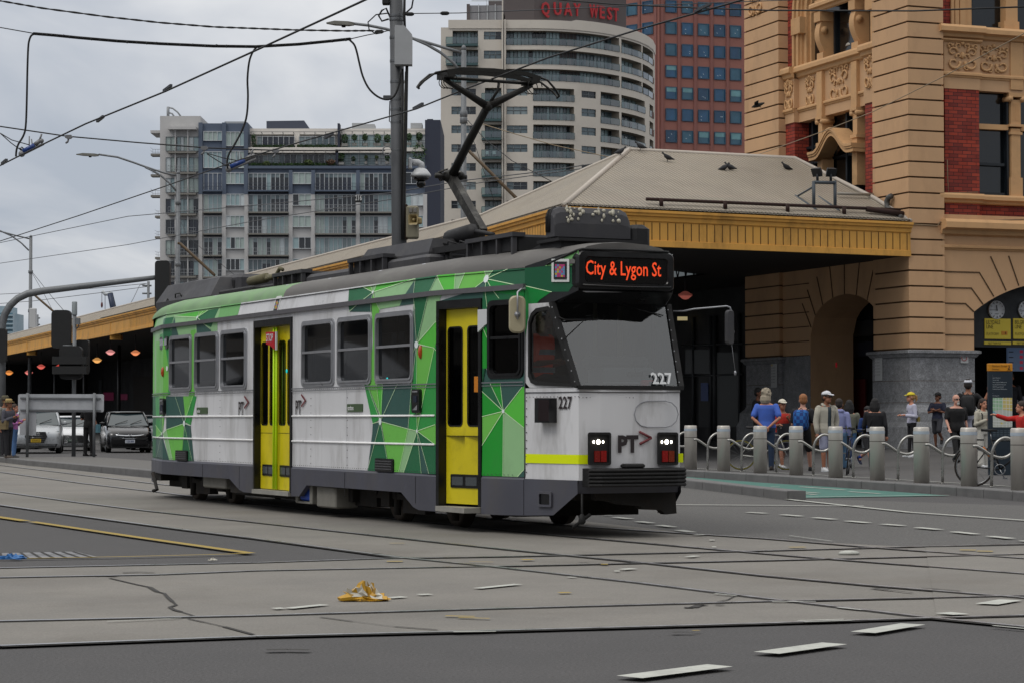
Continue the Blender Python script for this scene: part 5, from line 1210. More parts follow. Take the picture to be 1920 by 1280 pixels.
# notices on the granite
def notice(px0,py0,px1,py1,on_a=None,on_b=None,lines=6,head='#c9b02a',nm='notice'):
    p,q_=sp(px0,py1,a=on_a,b=on_b),sp(px1,py0,a=on_a,b=on_b);m_=MB()
    if on_a is not None:m_.box((on_a-.02,q_[1],p[2]),(on_a,p[1],q_[2]),0)
    else:m_.box((p[0],on_b-.02,p[2]),(q_[0],on_b,q_[2]),0)
    pt=lambda u,w:V(p).lerp(V(q_),u)*1 if False else V((p[0]+(q_[0]-p[0])*u-(.024 if on_a is not None else 0),p[1]+(q_[1]-p[1])*u-(.024 if on_b is not None else 0),p[2]+(q_[2]-p[2])*w))
    for k in range(lines):
        w=.82-.72*k/lines;m_.poly([pt(.30,w),pt(.30+.5*rnd.uniform(.6,1),w),pt(.75,w+.02),pt(.30,w+.02)],1);m_.poly([pt(.12,w-.01),pt(.2,w-.01),pt(.2,w+.03),pt(.12,w+.03)],1)
    m_.poly([pt(.1,.9),pt(.3,.9),pt(.3,.97),pt(.1,.97)],2);return m_.build(nm,[mat('notice_white','#aeb0b0',.6),mat('notice_grey','#6f7173',.6),mat('head'+head,head,.6)],stn)
notice(1641.5,665,1654.5,713,on_a=-.0);notice(1446.5,681,1457.5,726,on_a=-.0)
notice(1801,659,1815,680,on_b=-.0,lines=0,head='#aeb0b0');p=sp(1808,670,b=-.03)
b=MB();b.tube(arc((p[0],-.03,p[2]),.085,0,360,18,(1,0,0),(0,0,1)),.008,5,1);b.bar((p[0]-.08,-.03,p[2]),(p[0]+.08,-.03,p[2]),.02,.005,0);b.build('no_smoking_symbol',[mnum,mred],stn)
# things seen through the side arch: lit boards, round shop sign, red door
mlit=mat('lit_board','#b7a65c',.5,emit='#c9b86a',es=.75)
def inner(px0,py0,px1,py1,a,m_,name,th=.05):
    p,q_=sp(px0,py1,a=a),sp(px1,py0,a=a);return MB().box((a,q_[1],p[2]),(a+th,p[1],q_[2])).build(name,m_,stn)
inner(1537,627,1563,636,1.75,mlit,'lit_board');inner(1566,627,1586,636,1.75,mlit,'lit_board')
inner(1583,590,1588,760,1.8,mnavy,'door_post');inner(1540,640,1636,672,1.8,mat('shop_fascia','#10182a',.6),'shop_fascia');inner(1600,710,1622,800,1.9,mat('red_door','#4d1212',.6),'red_door');inner(1590,600,1636,632,1.85,mat('poster_grey','#25282d',.6),'poster')
p=sp(1560,684,a=1.0);b=MB();Mx=Matrix.Translation((1.0,p[1],p[2]))@ Matrix.Rotation(-pi/2,4,'Y')
b.lathe([(.28,-.03),(.28,.02),(.26,.03),(.001,.03)],24,0,M=Mx);sg=b.build('shop_sign',mat('shop_red','#8e1420',.5,emit='#a81a26',es=.25),stn)
text('lettering','Hq',.34,mat('shop_cream','#c9b07a',.5,emit='#d9c08a',es=.35),sg,(.962,p[1]+.20,p[2]-.06),(0,-1,0),(0,0,1),'LEFT',.001,.006)
# pipe from the roof into the pier, cable along the cornice
b=MB();p=lambda x,y,a=-.12:V(sp(x,y,a=a));b.tube([p(1671,368),p(1666,371),p(1663,378),p(1664,390),p(1672,396),p(1690,408)],.085,8);b.build('vent_pipe',mat('pipe_grey','#4b4b4a',.6,var=.15),stn)
b=MB();w=lambda x,y,bb=-.03:V(sp(x,y,b=bb));b.tube([w(1704,418),w(1710,421),w(1758,424),w(1762,417),w(1790,416),w(1920,412)],.02,5);b.tube([V(sp(1776,300,b=.15)),V(sp(1777,340,b=.15)),V(sp(1779,362,b=.12)),V(sp(1834,361,b=.12))],.015,5);b.build('cable',mat('cable_cream','#7d6a50',.7),stn)
# ================================================================ AWNING
aw=thing('station_awning','corrugated grey hipped awning roof with yellow boarded fascia along the station','awning')
mcor=mat('corrugated_iron',alb('#948b7d',1.02),.7,var=.12,scale=.5,dirt=('#6f675d',.4,.6))
def corrugate(m,dirv,pitch):
    nt=m.node_tree;b=nt.nodes['Principled BSDF'];tcn=nt.nodes.new('ShaderNodeTexCoord');d=nt.nodes.new('ShaderNodeVectorMath');d.operation='DOT_PRODUCT';d.inputs[1].default_value=dirv
    nt.links.new(tcn.outputs['Object'],d.inputs[0]);mu=nt.nodes.new('ShaderNodeMath');mu.operation='MULTIPLY';mu.inputs[1].default_value=2*pi/pitch;nt.links.new(d.outputs['Value'],mu.inputs[0])
    si=nt.nodes.new('ShaderNodeMath');si.operation='SINE';nt.links.new(mu.outputs[0],si.inputs[0]);bp=nt.nodes.new('ShaderNodeBump');bp.inputs['Distance'].default_value=.02;bp.inputs['Strength'].default_value=.9
    mr_=nt.nodes.new('ShaderNodeMapRange');mr_.inputs[1].default_value=-1;mr_.inputs[3].default_value=.72;mr_.inputs[4].default_value=1.1;nt.links.new(si.outputs[0],mr_.inputs[0]);mx_=nt.nodes.new('ShaderNodeMix');mx_.data_type='RGBA';mx_.blend_type='MULTIPLY';mx_.inputs[0].default_value=1;src_=b.inputs['Base Color'].links[0].from_socket;nt.links.new(src_,mx_.inputs[6]);nt.links.new(mr_.outputs[0],mx_.inputs[7]);nt.links.new(mx_.outputs[2],b.inputs['Base Color'])  # valley shading put into the colour: darker troughs, lighter crests
    nt.links.new(si.outputs[0],bp.inputs['Height']);nt.links.new(bp.outputs[0],b.inputs['Normal'])
mcorF=mcor.copy();mcorL=mcor.copy();mcorE=mcor.copy()
E1=P(1707,418,65);zE=E1.z
def atz(px,py,z):d=ray(px,py);return EYE+d*((z-H)/d.z)
E2,E3=atz(1058,388,zE),atz(905,432,zE);E4=atz(300,577.5,zE);E5=atz(14,640.5,zE);dl=(E5-E3).normalized();E6=E3+dl*150
R1,R2=P(1180,281,67.6),P(1490,297,69.8)
L1=P(905,403,70.6);L2=L1+dl*150
ef=(E1-E2).normalized();corrugate(mcorF,tuple(ef),.13);corrugate(mcorL,tuple(dl),.13);ec=(E2-E3).normalized();corrugate(mcorE,tuple(ec),.13)
RB_=[R1+V((-2,14,-3)),R2+V((0,12,-3))];HR=P(1640,372,66.5)
lip=V((0,0,.05))
b=MB();e1,e2,e3,e6=E1+lip,E2+lip,E3+lip,E6+lip
b.poly([e2,e1,R2,R1],0);b.poly([e1,HR,R2],0);b.poly([e3,e2,R1],2);b.poly([e3,R1,L1],2);b.poly([e6,e3,L1,L2],1)
b.poly([R1,R2,RB_[1],RB_[0]],1);b.poly([L1,R1,RB_[0]],1);b.poly([L2,L1,L1+V((4.6,2.2,-1)),L2+V((4.6,2.2,-1))],1)
b.build('roof',[mcorF,mcorL,mcorE],aw)
mcap=mat('ridge_capping',alb('#a29a90',1.2),.6,var=.06)
b=MB();b.tube([R1,R2,HR,E1+lip],.07,6);b.tube([R1,e2],.08,6);b.tube([L2,L1,R1],.06,6);b.build('ridge_capping',mcap,aw)
# scalloped edge of the sheets along the eave
b=MB()
for p,q_ in((E2,E1),(E3,E2),(E6,E3)):
    n_=int((q_-p).length/.13);d=(q_-p)/n_;o_=V((d.y,-d.x,0)).normalized()*.05
    if n_>700:p=q_-d*500;n_=500
    for k in range(n_):c=p+d*(k+.5)+lip*1.2+o_;b.add([c-d*.45+V((0,0,-.01)),c+V((0,0,.035)),c+d*.45+V((0,0,-.01)),c-o_*4+V((0,0,.06))],[(0,1,3),(1,2,3)])
b.build('sheet_edge',mat('sheet_edge','#4b453d',.8),aw,kind='stuff')
mfas=mat('fascia_yellow',alb('#a67a36',1.75),.7,var=.1,scale=1.2,dirt=('#4a3818',.55,1.3),stretch=(1,1,.5));mfasd=mat('fascia_joint','#4a3515',.9)
hc,hb_=.28,.96
b=MB()
for p,q_ in((E2,E1),(E3,E2),(E6,E3)):
    d=(q_-p).normalized();o_=V((d.y,-d.x,0)).normalized();dn=lambda z,k:V((0,0,-z))+o_*k
    pr=[(0,.16),(.07,.16),(.08,.12),(.15,.11),(.16,.06),(hc,.04),(hc+.02,.0),(hb_-.17,.0),(hb_-.16,.03),(hb_,.03),(hb_,-.1)]
    b.loft([[p+dn(z,k)for z,k in pr],[q_+dn(z,k)for z,k in pr]],0,False,False)
    L_=(q_-p).length;n_=int(L_/.245)
    for k in range(min(n_,230)):
        c=q_-d*(k+.5)*.245;b.add([c-d*.012+dn(hc+.03,.006),c+d*.012+dn(hc+.03,.006),c+d*.012+dn(hb_-.18,.006),c-d*.012+dn(hb_-.18,.006)],[(0,1,2,3)],1)
for k in range(5):    # piers of the fascia far along the awning
    c=E4+dl*(12+16*k);b.box(c+V((-.3,-.5,-hb_-.25)),c+V((.3,.1,-.3)),0)
b.build('fascia',[mfas,mfasd],aw)
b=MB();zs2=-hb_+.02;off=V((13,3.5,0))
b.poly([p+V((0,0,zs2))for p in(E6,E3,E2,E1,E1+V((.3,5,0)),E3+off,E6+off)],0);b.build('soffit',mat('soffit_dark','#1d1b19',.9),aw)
mtruss=mat('truss_black','#0d0d0e',.7);b=MB()
b0_,b1_=P(1255,492,71),P(1400,474,76.5)
for dz in(0,-.62):b.tube([b0_+V((0,0,dz+.1)),b1_+V((0,0,dz+.1))],.035,5)
for k in range(10):p,q_=b0_.lerp(b1_,k/10),b0_.lerp(b1_,(k+.5)/10);r_=b0_.lerp(b1_,(k+1)/10);b.tube([p+V((0,0,-.52)),q_+V((0,0,.1)),r_+V((0,0,-.52))],.022,4)
b.build('truss',mtruss,aw)
sk=MB();sk.poly([b0_.lerp(b1_,-.05)+V((.0,.4,-.5)),b1_+V((.0,.4,-.5)),b1_+V((0,.4,.06)),b0_.lerp(b1_,-.05)+V((0,.4,.06))]);sk.build('sky_gap_panel',mat('sky_gap_glow','#8d9496',.4,emit='#9aa4a8',es=.28),aw)  # glowing panel stands in for bright open sky behind the truss
# rust-coloured gutter guard, floodlights on a rack, birds' perches
mrust=mat('rusty_pipe','#2c1712',.85,var=.3,scale=6)
def roofp(px,py):    # pixel on the front roof slope
    n_=(E1-E2).cross(R1-E2).normalized();return hit(px,py,E2+lip,n_)
b=MB();b.tube([roofp(1212,384)+lip*3,roofp(1695,404)+lip*3],.05,6)
for x in(1240,1360,1477,1583):p=roofp(x,386+(x-1212)*.043);b.tube([p,p+V((0,0,.22))],.06,5)
b.tube([roofp(1625,402)+lip*3,roofp(1693,408)+lip*2],.08,8);b.build('gutter_pipe',mrust,aw)
# ================================================================ BACKGROUND BUILDINGS
# ---- wall and shops under the awning
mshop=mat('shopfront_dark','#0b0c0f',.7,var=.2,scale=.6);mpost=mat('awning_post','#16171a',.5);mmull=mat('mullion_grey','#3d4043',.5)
wl=thing('station_wall','dark shop wall with glazed doors under the station awning','wall')
w0=ST+SB*(b_w1+.1)+SA*2.2;w1=w0+V((-.355,.935,0))*130
def wp(px,py,off=0.0):d=(w1-w0).normalized();n_=V((d.y,-d.x,0));return hit(px,py,w0-n_*off,n_)
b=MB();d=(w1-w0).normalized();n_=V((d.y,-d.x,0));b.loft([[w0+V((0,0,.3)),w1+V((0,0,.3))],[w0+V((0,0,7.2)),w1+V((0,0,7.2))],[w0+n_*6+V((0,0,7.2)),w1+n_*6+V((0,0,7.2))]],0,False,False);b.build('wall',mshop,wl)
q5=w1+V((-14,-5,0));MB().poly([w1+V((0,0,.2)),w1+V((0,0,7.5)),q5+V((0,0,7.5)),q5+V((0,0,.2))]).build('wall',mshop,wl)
b=MB()
for x in(1300,1333,1341,1386):p,q_=wp(x,600,.05),wp(x,850,.05);b.tube([V((p.x,p.y,5.0)),V((p.x,p.y,.3))],.06 if x!=1341 else .1,4)
for y in(648,705):b.tube([wp(1280,y,.05),wp(1392,y-4,.05)],.04,4)
b.build('mullion',mmull,wl)
def wpanel(x0,y0,x1,y1,m_,name,off=.06):MB().poly([wp(x0,y1,off),wp(x1,y1,off),wp(x1,y0,off),wp(x0,y0,off)]).build(name,m_,wl)
wpanel(1310,704,1334,800,mat('door_grey','#1f2123',.6),'door');wpanel(1314,717,1328,751,mat('blue_notice','#0b3f8c',.5),'notice',.09);wpanel(1342,660,1384,800,mat('green_glass','#0b1614',.4,spec=.2),'pane');wpanel(1285,655,1330,700,mat('green_glass','#0b1614',.4,spec=.2),'pane')
wpanel(1270,594,1289,601,mat('lit_sign','#b7a878',.5,emit='#c9b98a',es=.5),'lit_sign',.3);wpanel(194,735,213,750,mat('pink_shop','#4a1730',.5,emit='#7a2348',es=.12),'shop_sign');wpanel(226,738,239,749,mat('pink_shop','#4a1730',.5),'shop_sign');wpanel(127,728,148,737,mat('blue_sign','#123a63',.5),'shop_sign');wpanel(185,712,191,738,mmull,'poster');wpanel(250,705,288,770,mat('tan_wall','#231c16',.8),'panel')
for k in range(9):
    p=E3+dl*(2+13*k)+V((3.5,1.3,0));MB().tube([V((p.x,p.y,.2)),V((p.x,p.y,6.0))],.11,8).build('awning_post',mpost,aw)
# lanterns hanging under the awning
for px_,py_,Y,col,em,lab in((17,698,178,'#c97a3c','#ffa050','orange lantern lowest and farthest under the station awning'),(54,698,176,'#b8605c','#ff8f86','small pink lantern beside the farthest orange lantern'),(77,687,158,'#a8524a','#e8685c','dull pink lantern left of the red lantern under the awning'),(113,687,152,'#b04038','#ff5a4c','red lantern just left of the signal heads on the pole'),(182,675,140,'#c08a4a','#ffb868','amber lantern half hidden by the signal heads'),
        (207,660,131,'#bd7f80','#ffa8a4','pale pink lantern right of the signal pole under the awning'),(254,661,126,'#b97a54','#ff9c68','large orange lantern nearest the back of the tram'),(1285,554,72,'#8c4a3e','#d8786a','copper lantern beside the tram destination box'),(8,708,186,'#b87a38','#ffa050','tiny amber lantern at the far end of the awning')):
    c=P(px_,py_,Y);r_=(8.5 if px_>100 and px_<260 else 7.5)*Y/4300 if px_<1000 else 13*Y/4300
    if px_==8:r_ *= .35
    t_=thing('lantern',lab,'lamp',c,0,'lanterns hanging under the station awning')
    MB().lathe([(.02,-r_*.62),(r_*.45,-r_*.52),(r_*.9,-r_*.12),(r_,0)],14).build('lamp_shade',mat('lantern'+col,col,.5,emit=em,es=.9 if px_<1000 else .28),t_)
    MB().lathe([(r_*1.03,-.02),(r_,.04),(r_*.8,r_*.25),(r_*.35,r_*.55),(.02,r_*.6)],14).build('lamp_cap',mat('lanternc'+col,col,.5,emit=em,es=.45 if px_<1000 else .1),t_)
    MB().tube([(0,0,r_*.5),(0,0,max(5.95-c.z,r_*.7))],.02,5).build('rod',mpost,t_)
# ---- generic facade helpers: pixel rectangles on an upright plane
class Face:
    def __init__(s,px0,Y0,px1=None,Y1=None):
        s.p0=P(px0,785,Y0);s.p1=P(px1,785,Y1)if px1 else s.p0+V((10,0,0));s.d=(s.p1-s.p0).xy.to_3d().normalized();s.n=V((s.d.y,-s.d.x,0))
    def at(s,px,py,off=0.0):return hit(px,py,s.p0,s.n)+s.n*off     # off > 0: towards the viewer
    def quad(s,mb,x0,y0,x1,y1,off=0.0,mi=0):mb.poly([s.at(x0,y1,off),s.at(x1,y1,off),s.at(x1,y0,off),s.at(x0,y0,off)],mi)
    def box(s,mb,x0,y0,x1,y1,o0,o1,mi=0):
        a=[s.at(x0,y1,o1),s.at(x1,y1,o1),s.at(x1,y0,o1),s.at(x0,y0,o1)];c=[p-s.n*(o1-o0)for p in a];mb.add(a+c,[(0,1,2,3),(7,6,5,4),(0,4,5,1),(1,5,6,2),(2,6,7,3),(3,7,4,0)],mi)
GL=[mat('glass_'+n_,c,.12,var=.12,scale=.5,spec=.6)for n_,c in(('pale','#8fa5a8'),('curtain','#9aa8a3'),('dark','#1e2329'),('mid','#55646a'),('navy','#1c2331'),('grey','#7b888b'),('blind','#bcc4c6'))]
mfrw=mat('window_white','#b9bdc0',.5);mfrg=mat('window_grey','#6c7275',.5)
def fwindow(F_,par,x0,y0,x1,y1,n_,pal,off=.15,fr=mfrw,fw=1.0,nm='window',transom=None):
    """framed window of n lights; pal weights the pane colours"""
    m_=MB();F_.box(m_,x0,y0,x1,y0+fw,off-.1,off+.1);F_.box(m_,x0,y1-fw,x1,y1,off-.1,off+.1)
    for k in range(n_+1):
        x=x0+(x1-x0-fw)*k/n_;F_.box(m_,x,y0+fw,x+fw,y1-fw,off-.1,off+.1)
    w=m_.build(nm,fr,par);m_=MB();last=0
    for k in range(n_):
        if rnd.random()<.6 or k==0:last=rnd.choice(pal)
        a,c=x0+(x1-x0)*k/n_,x0+(x1-x0)*(k+1)/n_
        if transom and last in(2,4):F_.quad(m_,a,y0,c,y0+(y1-y0)*transom,off-.05,rnd.choice((2,3,5)));F_.quad(m_,a,y0+(y1-y0)*transom,c,y1,off-.05,last)
        else:F_.quad(m_,a,y0,c,y1,off-.05,last)
    m_.build('pane',GL,w);return w
def frail(F_,par,x0,y0,x1,y1,o,m_r,m_s,slab=3.0,posts=6,nm='balcony'):
    m_=MB();F_.box(m_,x0,y1,x1,y1+slab,-.2,o,1);t_=.35
    for y in(y0,(y0+y1)/2):F_.box(m_,x0,y,x1,y+t_+.2,o-.08,o,0)
    for k in range(posts+1):x=x0+(x1-x0-t_)*k/posts;F_.box(m_,x,y0,x+t_,y1,o-.08,o-.02,0)
    for x in(x0,x1-t_):
        for y in(y0,(y0+y1)/2):F_.box(m_,x,y,x+t_,y+t_,0,o,0)
    return m_.build(nm,[m_r,m_s],par)
# ---- grey and slate-blue apartment block
mgw=mat('apartment_grey',alb('#929190',1.6),.85,var=.05,scale=.15,dirt=('#6f6e6c',.25,.2));mslate=mat('apartment_slate',alb('#434c5a',1.5),.8,var=.06,scale=.15);mnavyb=mat('apartment_navy',alb('#262a36',1.5),.8);mcream=mat('apartment_white',alb('#b4afa8',1.5),.85,var=.04,scale=.15);mrailg=mat('balcony_rail','#8e9194',.5);mslab=mat('balcony_slab','#77746e',.8);mcharc=mat('roof_charcoal','#3c4250',.8)
ap=thing('apartment_block','long grey and slate blue apartment block with balconies and planted roof terraces','building');AF=Face(300,320);YB=640
b=MB();AF.box(b,300,218,376,YB,-18,0);AF.box(b,466,365,800,YB,-18,-.05);AF.box(b,376,365,466,YB,-18,0)
for x in(373,417,459,542,584,668,752,794):AF.box(b,x,365,x+7,YB,-.1,.45)
b.build('wall',mgw,ap)
b=MB();AF.box(b,373,232,466,365,-18,.12);AF.box(b,466,313,800,365,-18,.0)
for x in(373,417,458):AF.box(b,x,231,x+7.5,365,.12,.5)
for x in(542,584,668,752):AF.box(b,x,320,x+7,365,0,.5)
AF.box(b,466,312,800,317,0,.5);b.build('wall',mslate,ap)
b=MB();AF.box(b,466,239,800,250,-16,-1.5);AF.box(b,466,250,800,278,-16,-2.2);AF.box(b,466,277,735,287,-16,.2);AF.box(b,735,277,800,284,-16,.0);AF.box(b,466,285,800,313,-16,-1.4);AF.box(b,550,244,560,278,-2.2,-1.4);b.build('wall',mcream,ap)
b=MB();AF.box(b,797,226,826,YB,-18,.4);AF.box(b,801,224,812,240,-18,.2);AF.box(b,633,232,637,276,-2,.2);AF.box(b,629,281,634,310,-2,.2);b.build('wall',mnavyb,ap)
b=MB();v=[AF.at(x,y,-6)for x,y in((491,240),(577,240),(576,236),(563,216),(491,217))];b.prism(v,(0,12,0));b.build('plant_room',mcharc,ap)
macu=mat('air_unit','#9a9d9f',.6)
for x0_,y0_,x1_,y1_ in((657,226,678,238),(678,228,700,238),(768,226,790,236),(416,223,440,232),(440,223,457,232)):m_=MB();AF.box(m_,x0_,y0_,x1_,y1_,-6,-3);m_.build('roof_unit',macu,ap)
m_=MB();m_.tube([AF.at(313,218,-1),AF.at(313,199,-1)],.22,5);m_.tube([AF.at(x,y,-1)for x,y in((314,200),(322,202),(331,209),(338,218))],.12,5);m_.tube([AF.at(x,y,-1)for x,y in((315,210),(321,212),(325,218))],.12,5);m_.build('davit',mrailg,ap)
# left column with its balconies
for i in range(8):
    y=257+38.8*i;pal=(0,0,1,1,6)if i<3 else((0,1,2,4)if i<6 else(2,4,0))
    fwindow(AF,ap,311,y,330,y+27,2,pal,fr=mfrg,fw=.8);fwindow(AF,ap,332,y,352,y+27,3,pal,fr=mfrg,fw=.8);fwindow(AF,ap,354,y,373,y+27,2,pal,fr=mfrg,fw=.8)
    frail(AF,ap,317,y+16,369,y+29,1.1,mrailg,mslab,3.2,12);frail(AF,ap,282 if i<3 else 290,y+20,302,y+31,-2.0,mrailg,mslab,4,4)
b=MB();AF.box(b,317,240,370,245,0,1.3);AF.box(b,281,244,301,249,-6,-.5)
for x in(329,352.5):AF.box(b,x,245,x+2,YB,.5,.8)
AF.box(b,295.5,249,297,YB,-2.5,-2.2);b.build('balcony_frame',mgw,ap)
# slate part and grey storeys
for x0_,x1_,y0_,y1_,n_ in((382,417,247,265,4),(424,459,248,275,4),(382,417,285,316,4),(424,459,284,316,4)):fwindow(AF,ap,x0_,y0_,x1_,y1_,n_,(0,1,1),off=.3)
BAYS=((382,417,'B',4),(424,459,'W',4),(466,542,'B',9),(549,584,'W',3),(591,668,'B',9),(675,752,'B',9),(760,794,'W',3))
for r in range(6):
    y=325+40.4*r
    for x0_,x1_,t_,n_ in BAYS:
        if r>4 and x0_>540:continue
        lightp=(0,1,1,6,5,2)if r in(2,3)else(2,4,2,3,0,1)
        if t_=='W':fwindow(AF,ap,x0_,y-1,x1_,y+21,n_,(0,0,1,2,6),off=.3)
        else:
            fwindow(AF,ap,x0_,y,x1_,y+33,n_,lightp,off=.1,transom=.25);frail(AF,ap,x0_,y+20,x1_,y+33,1.1,mrailg if r else mat('dark_rail','#3a4150',.5),mslab if r else mslate,2.6,n_*3)
            m_=MB();AF.box(m_,x0_,y+35.6,x1_,y+38.5,-.02,.03);m_.build('slab_shade_strip',mat('slab_shade_grey','#3f4148',.9),ap)  # dark strip paints the shade below each balcony slab
for x0_,x1_,y0_,y1_,n_,pal in((480,551,254,276,7,(2,4,5)),(559,627,254,276,6,(5,3,5)),(640,734,251,276,6,(0,0,6)),(752,797,251,276,3,(0,6)),(468,500,290,310,4,(5,4)),(500,565,288,310,6,(5,3,4)),(565,628,288,310,6,(4,5,2)),(640,734,286,309,6,(0,6,5)),(752,797,286,309,3,(0,6))):
    fwindow(AF,ap,x0_,y0_,x1_,y1_,n_,pal,off=-1.2,fw=.9)
b=MB()
for x0_,x1_,y0_,y1_ in((470,632,265,276),(640,797,264,274),(468,630,299,309),(634,797,298,308)):
    AF.box(b,x0_,y0_,x1_,y0_+.6,.1,.2)
    AF.box(b,x0_,(y0_+y1_)/2,x1_,(y0_+y1_)/2+.4,.1,.2)
    for k in range(12):x=x0_+(x1_-x0_)*k/12;AF.box(b,x,y0_,x+.5,y1_,.1,.2)
for x0_,x1_,y_ in((470,632,248.5),(640,797,247),(470,632,283),(634,735,282)):
    AF.box(b,x0_,y_,x1_,y_+.6,.6,.75)
    for k in range(int((x1_-x0_)/20)+1):x=x0_+20*k;AF.box(b,x,y_,x+.6,y_+.6,-2,.7);AF.box(b,x,y_,x+.5,y_+28,.1,.2)
b.build('terrace_rail',mat('terrace_rail','#3c4044',.5),ap)
# potted trees and planters on the terraces
mleaf=[mat('terrace_leaf',(.035,.075,.022),.8,var=.4,scale=2),mat('terrace_leaf_pale',(.085,.12,.04),.8,var=.3,scale=2),mat('terrace_leaf_rust',(.10,.055,.03),.8,var=.3,scale=2)];mpot=mat('planter_white','#a5a39d',.7);mstem=mat('stem_brown','#3a2c20',.9)
def leafball(mb,c,rx,rz,n_,s_,mi=0):
    for _ in range(n_):
        a,e_=rnd.uniform(0,2*pi),rnd.uniform(-1,1);r_=rnd.uniform(.45,1)**.6;q_=V((rx*r_*sqrt(1-e_*e_)*cos(a),rx*r_*sqrt(1-e_*e_)*sin(a),rz*r_*e_));u=V((rnd.uniform(-1,1),rnd.uniform(-1,1),rnd.uniform(-1,1))).normalized()*s_*rnd.uniform(.6,1.3);w=u.orthogonal().normalized()*s_*rnd.uniform(.4,.9)
        mb.add([c+q_-u,c+q_+w,c+q_+u,c+q_-w],[(0,1,2,3)],mi)
def pot_tree(x,yb,yt,w,lab,mi=0,nm='potted_tree',pot=True,off=-.3,grp='potted trees on the roof terraces'):
    base=AF.at(x,yb,off);k=.0744;h=(yb-yt)*k;t_=thing(nm,lab,'plant',base,0,grp)
    m_=MB();r_=w*k/2;leafball(m_,V((0,0,h-r_*1.15))if pot else V((0,0,h*.5)),r_,r_*1.25 if pot else h*.5,150 if w>10 else 90,.16,0);m_.build('foliage',mleaf[mi],t_)
    if pot:MB().tube([(0,0,.3),(0,0,h*.6)],.05,5).build('stem',mstem,t_);MB().bbox((-r_*.9,-.3,0),(r_*.9,.3,.35),.03).build('planter',mpot,t_)
for i,(x,yb,yt,w,lab)in enumerate(((646,274,252,14,'bushy potted tree beside the dark fin on the upper roof terrace'),(664,273,252,10,'narrow potted tree second from the dark fin on the upper terrace'),(684,273,251,11,'tall oval potted tree in the middle of the upper terrace'),(707,273,251,15,'round potted tree fourth from the dark fin on the upper terrace'),(726,273,252,13,'round potted tree just left of the big pole on the upper terrace'),(766,272,250,12,'potted tree just right of the big pole on the upper terrace'),(786,272,249,13,'potted tree beside the navy end wall on the upper terrace'),
        (638,309,285,16,'wide dark bush beside the dark fin on the lower roof terrace'),(662,308,294,7,'small potted tree at the white blinds of the lower terrace'),(686,308,292,6,'thin sparse potted tree in the middle of the lower terrace'),(706,308,292,6,'thin pale potted tree third on the lower terrace'),(726,308,291,9,'small round potted tree left of the big pole on the lower terrace'))):
    pot_tree(x,yb,yt,w,lab,1 if i in(9,10)else 0)
pot_tree(786,304,268,30,'large loose shrub filling the corner of the terrace below the navy wall',0,'terrace_shrub',False,.3,None)
pot_tree(475,277,250,8,'climbing plant up the end post of the upper terrace',0,'terrace_shrub',False,-.2,None);pot_tree(500,311,303,14,'yellow green clump on the lower terrace near the slate corner',1,'terrace_shrub',False,.1,None);pot_tree(578,310,300,16,'pale green clump in the middle of the lower terrace hedge',1,'terrace_shrub',False,.1,None);pot_tree(620,310,299,18,'rust coloured shrub at the end of the lower terrace',2,'terrace_shrub',False,.1,None)
for x0_,x1_,y_,lab in((478,552,277,'low hedge along the upper terrace left half'),(558,632,277,'low hedge along the upper terrace beside the dark fin'),(468,632,311,'low hedge along the whole lower terrace')):
    m_=MB();n_=int((x1_-x0_)*7)
    for k in range(n_):leafball(m_,AF.at(x0_+(x1_-x0_)*k/n_,y_-1.2-rnd.uniform(0,3)*rnd.random(),.05),.12,.15,3,.14,0)
    tag(m_.build('terrace_hedge',mleaf[0]),lab,'hedge','hedges on the roof terraces')
# ---- curved hotel tower
mqw=mat('hotel_render',alb('#a09a91',1.5),.85,var=.04,scale=.12,dirt=('#857b70',.3,.15));mqb=mat('hotel_brown',alb('#453f3f',1.4),.8,var=.05,scale=.2);gbal=glass('balustrade_glass','#9dbdb8',.10,.85);mqs=mat('hotel_soffit',alb('#7a7267',1.4),.9);mqg=mat('green_steel','#2f4a4c',.5)
hq=thing('hotel_tower','cream curved hotel tower with wide balconies and red QUAY WEST letters on its roof block','building')
QX0=P(1000,785,370).x
def qth(t):return V((QX0+21.5*sin(t),370+30*(1-cos(t)),0))
QT=[(960+F*qth(R(k*.9)).x/qth(R(k*.9)).y,R(k*.9))for k in range(101)]
def qpt(px,off=0.0):
    if px<=1000:return V(((px-960)/F*(370),370-off,0))
    for(a,t),(c,u)in zip(QT,QT[1:]):
        if px<=c or c<a:th=t+(u-t)*min(max((px-a)/max(c-a,1e-6),0),1);break
    else:th=QT[-1][1]
    n_=V((sin(th)/21.5,-cos(th)/30,0)).normalized();return qth(th)+n_*off
QMAX=max(a for a,t in QT);QMAX=min(QMAX,1236.5)
def qz(py):return H+370*ray(960,py).z
def q3(px,z,off=0.0):p=qpt(px,off);return V((p.x,p.y,z))
def qlist(x0,x1):return sorted({x0,x1,*[x for x in range(int(x0//9)*9,int(x1)+9,9)if x0<x<x1]})
fl=[qz(y)for y in(85,121,152)]+[qz(152+38+35.3*k)for k in range(9)]      # slab levels (top edge of each cream band)
holes=[];items=[]
for i,z in enumerate(fl):
    ztop=(fl[i-1]-(.75 if i!=3 else 1.15))if i else qz(58);z0=z
    if i<3:bays=[(949,1162,'L'),(1166,1204,'B'),(1206,1228,'B')];left=[(848,896,'B'),(907,940,'W')]
    else:bays=[(950,989,'W'),(1000,1077,'B'),(1091,1118,'W'),(1127,1162,'B'),(1166,1210,'B'),(1219,1230,'B')];left=[(846,892,'W'),(909,940,'B')]
    for x0_,x1_,t_ in bays+left:
        h=(x0_,z0+(.9 if t_=='W' else .02),min(x1_,QMAX-3),ztop-(.15 if t_=='W' else 0));holes.append(h);items.append((h,t_,i))
b=MB();ZQ0=qz(430)
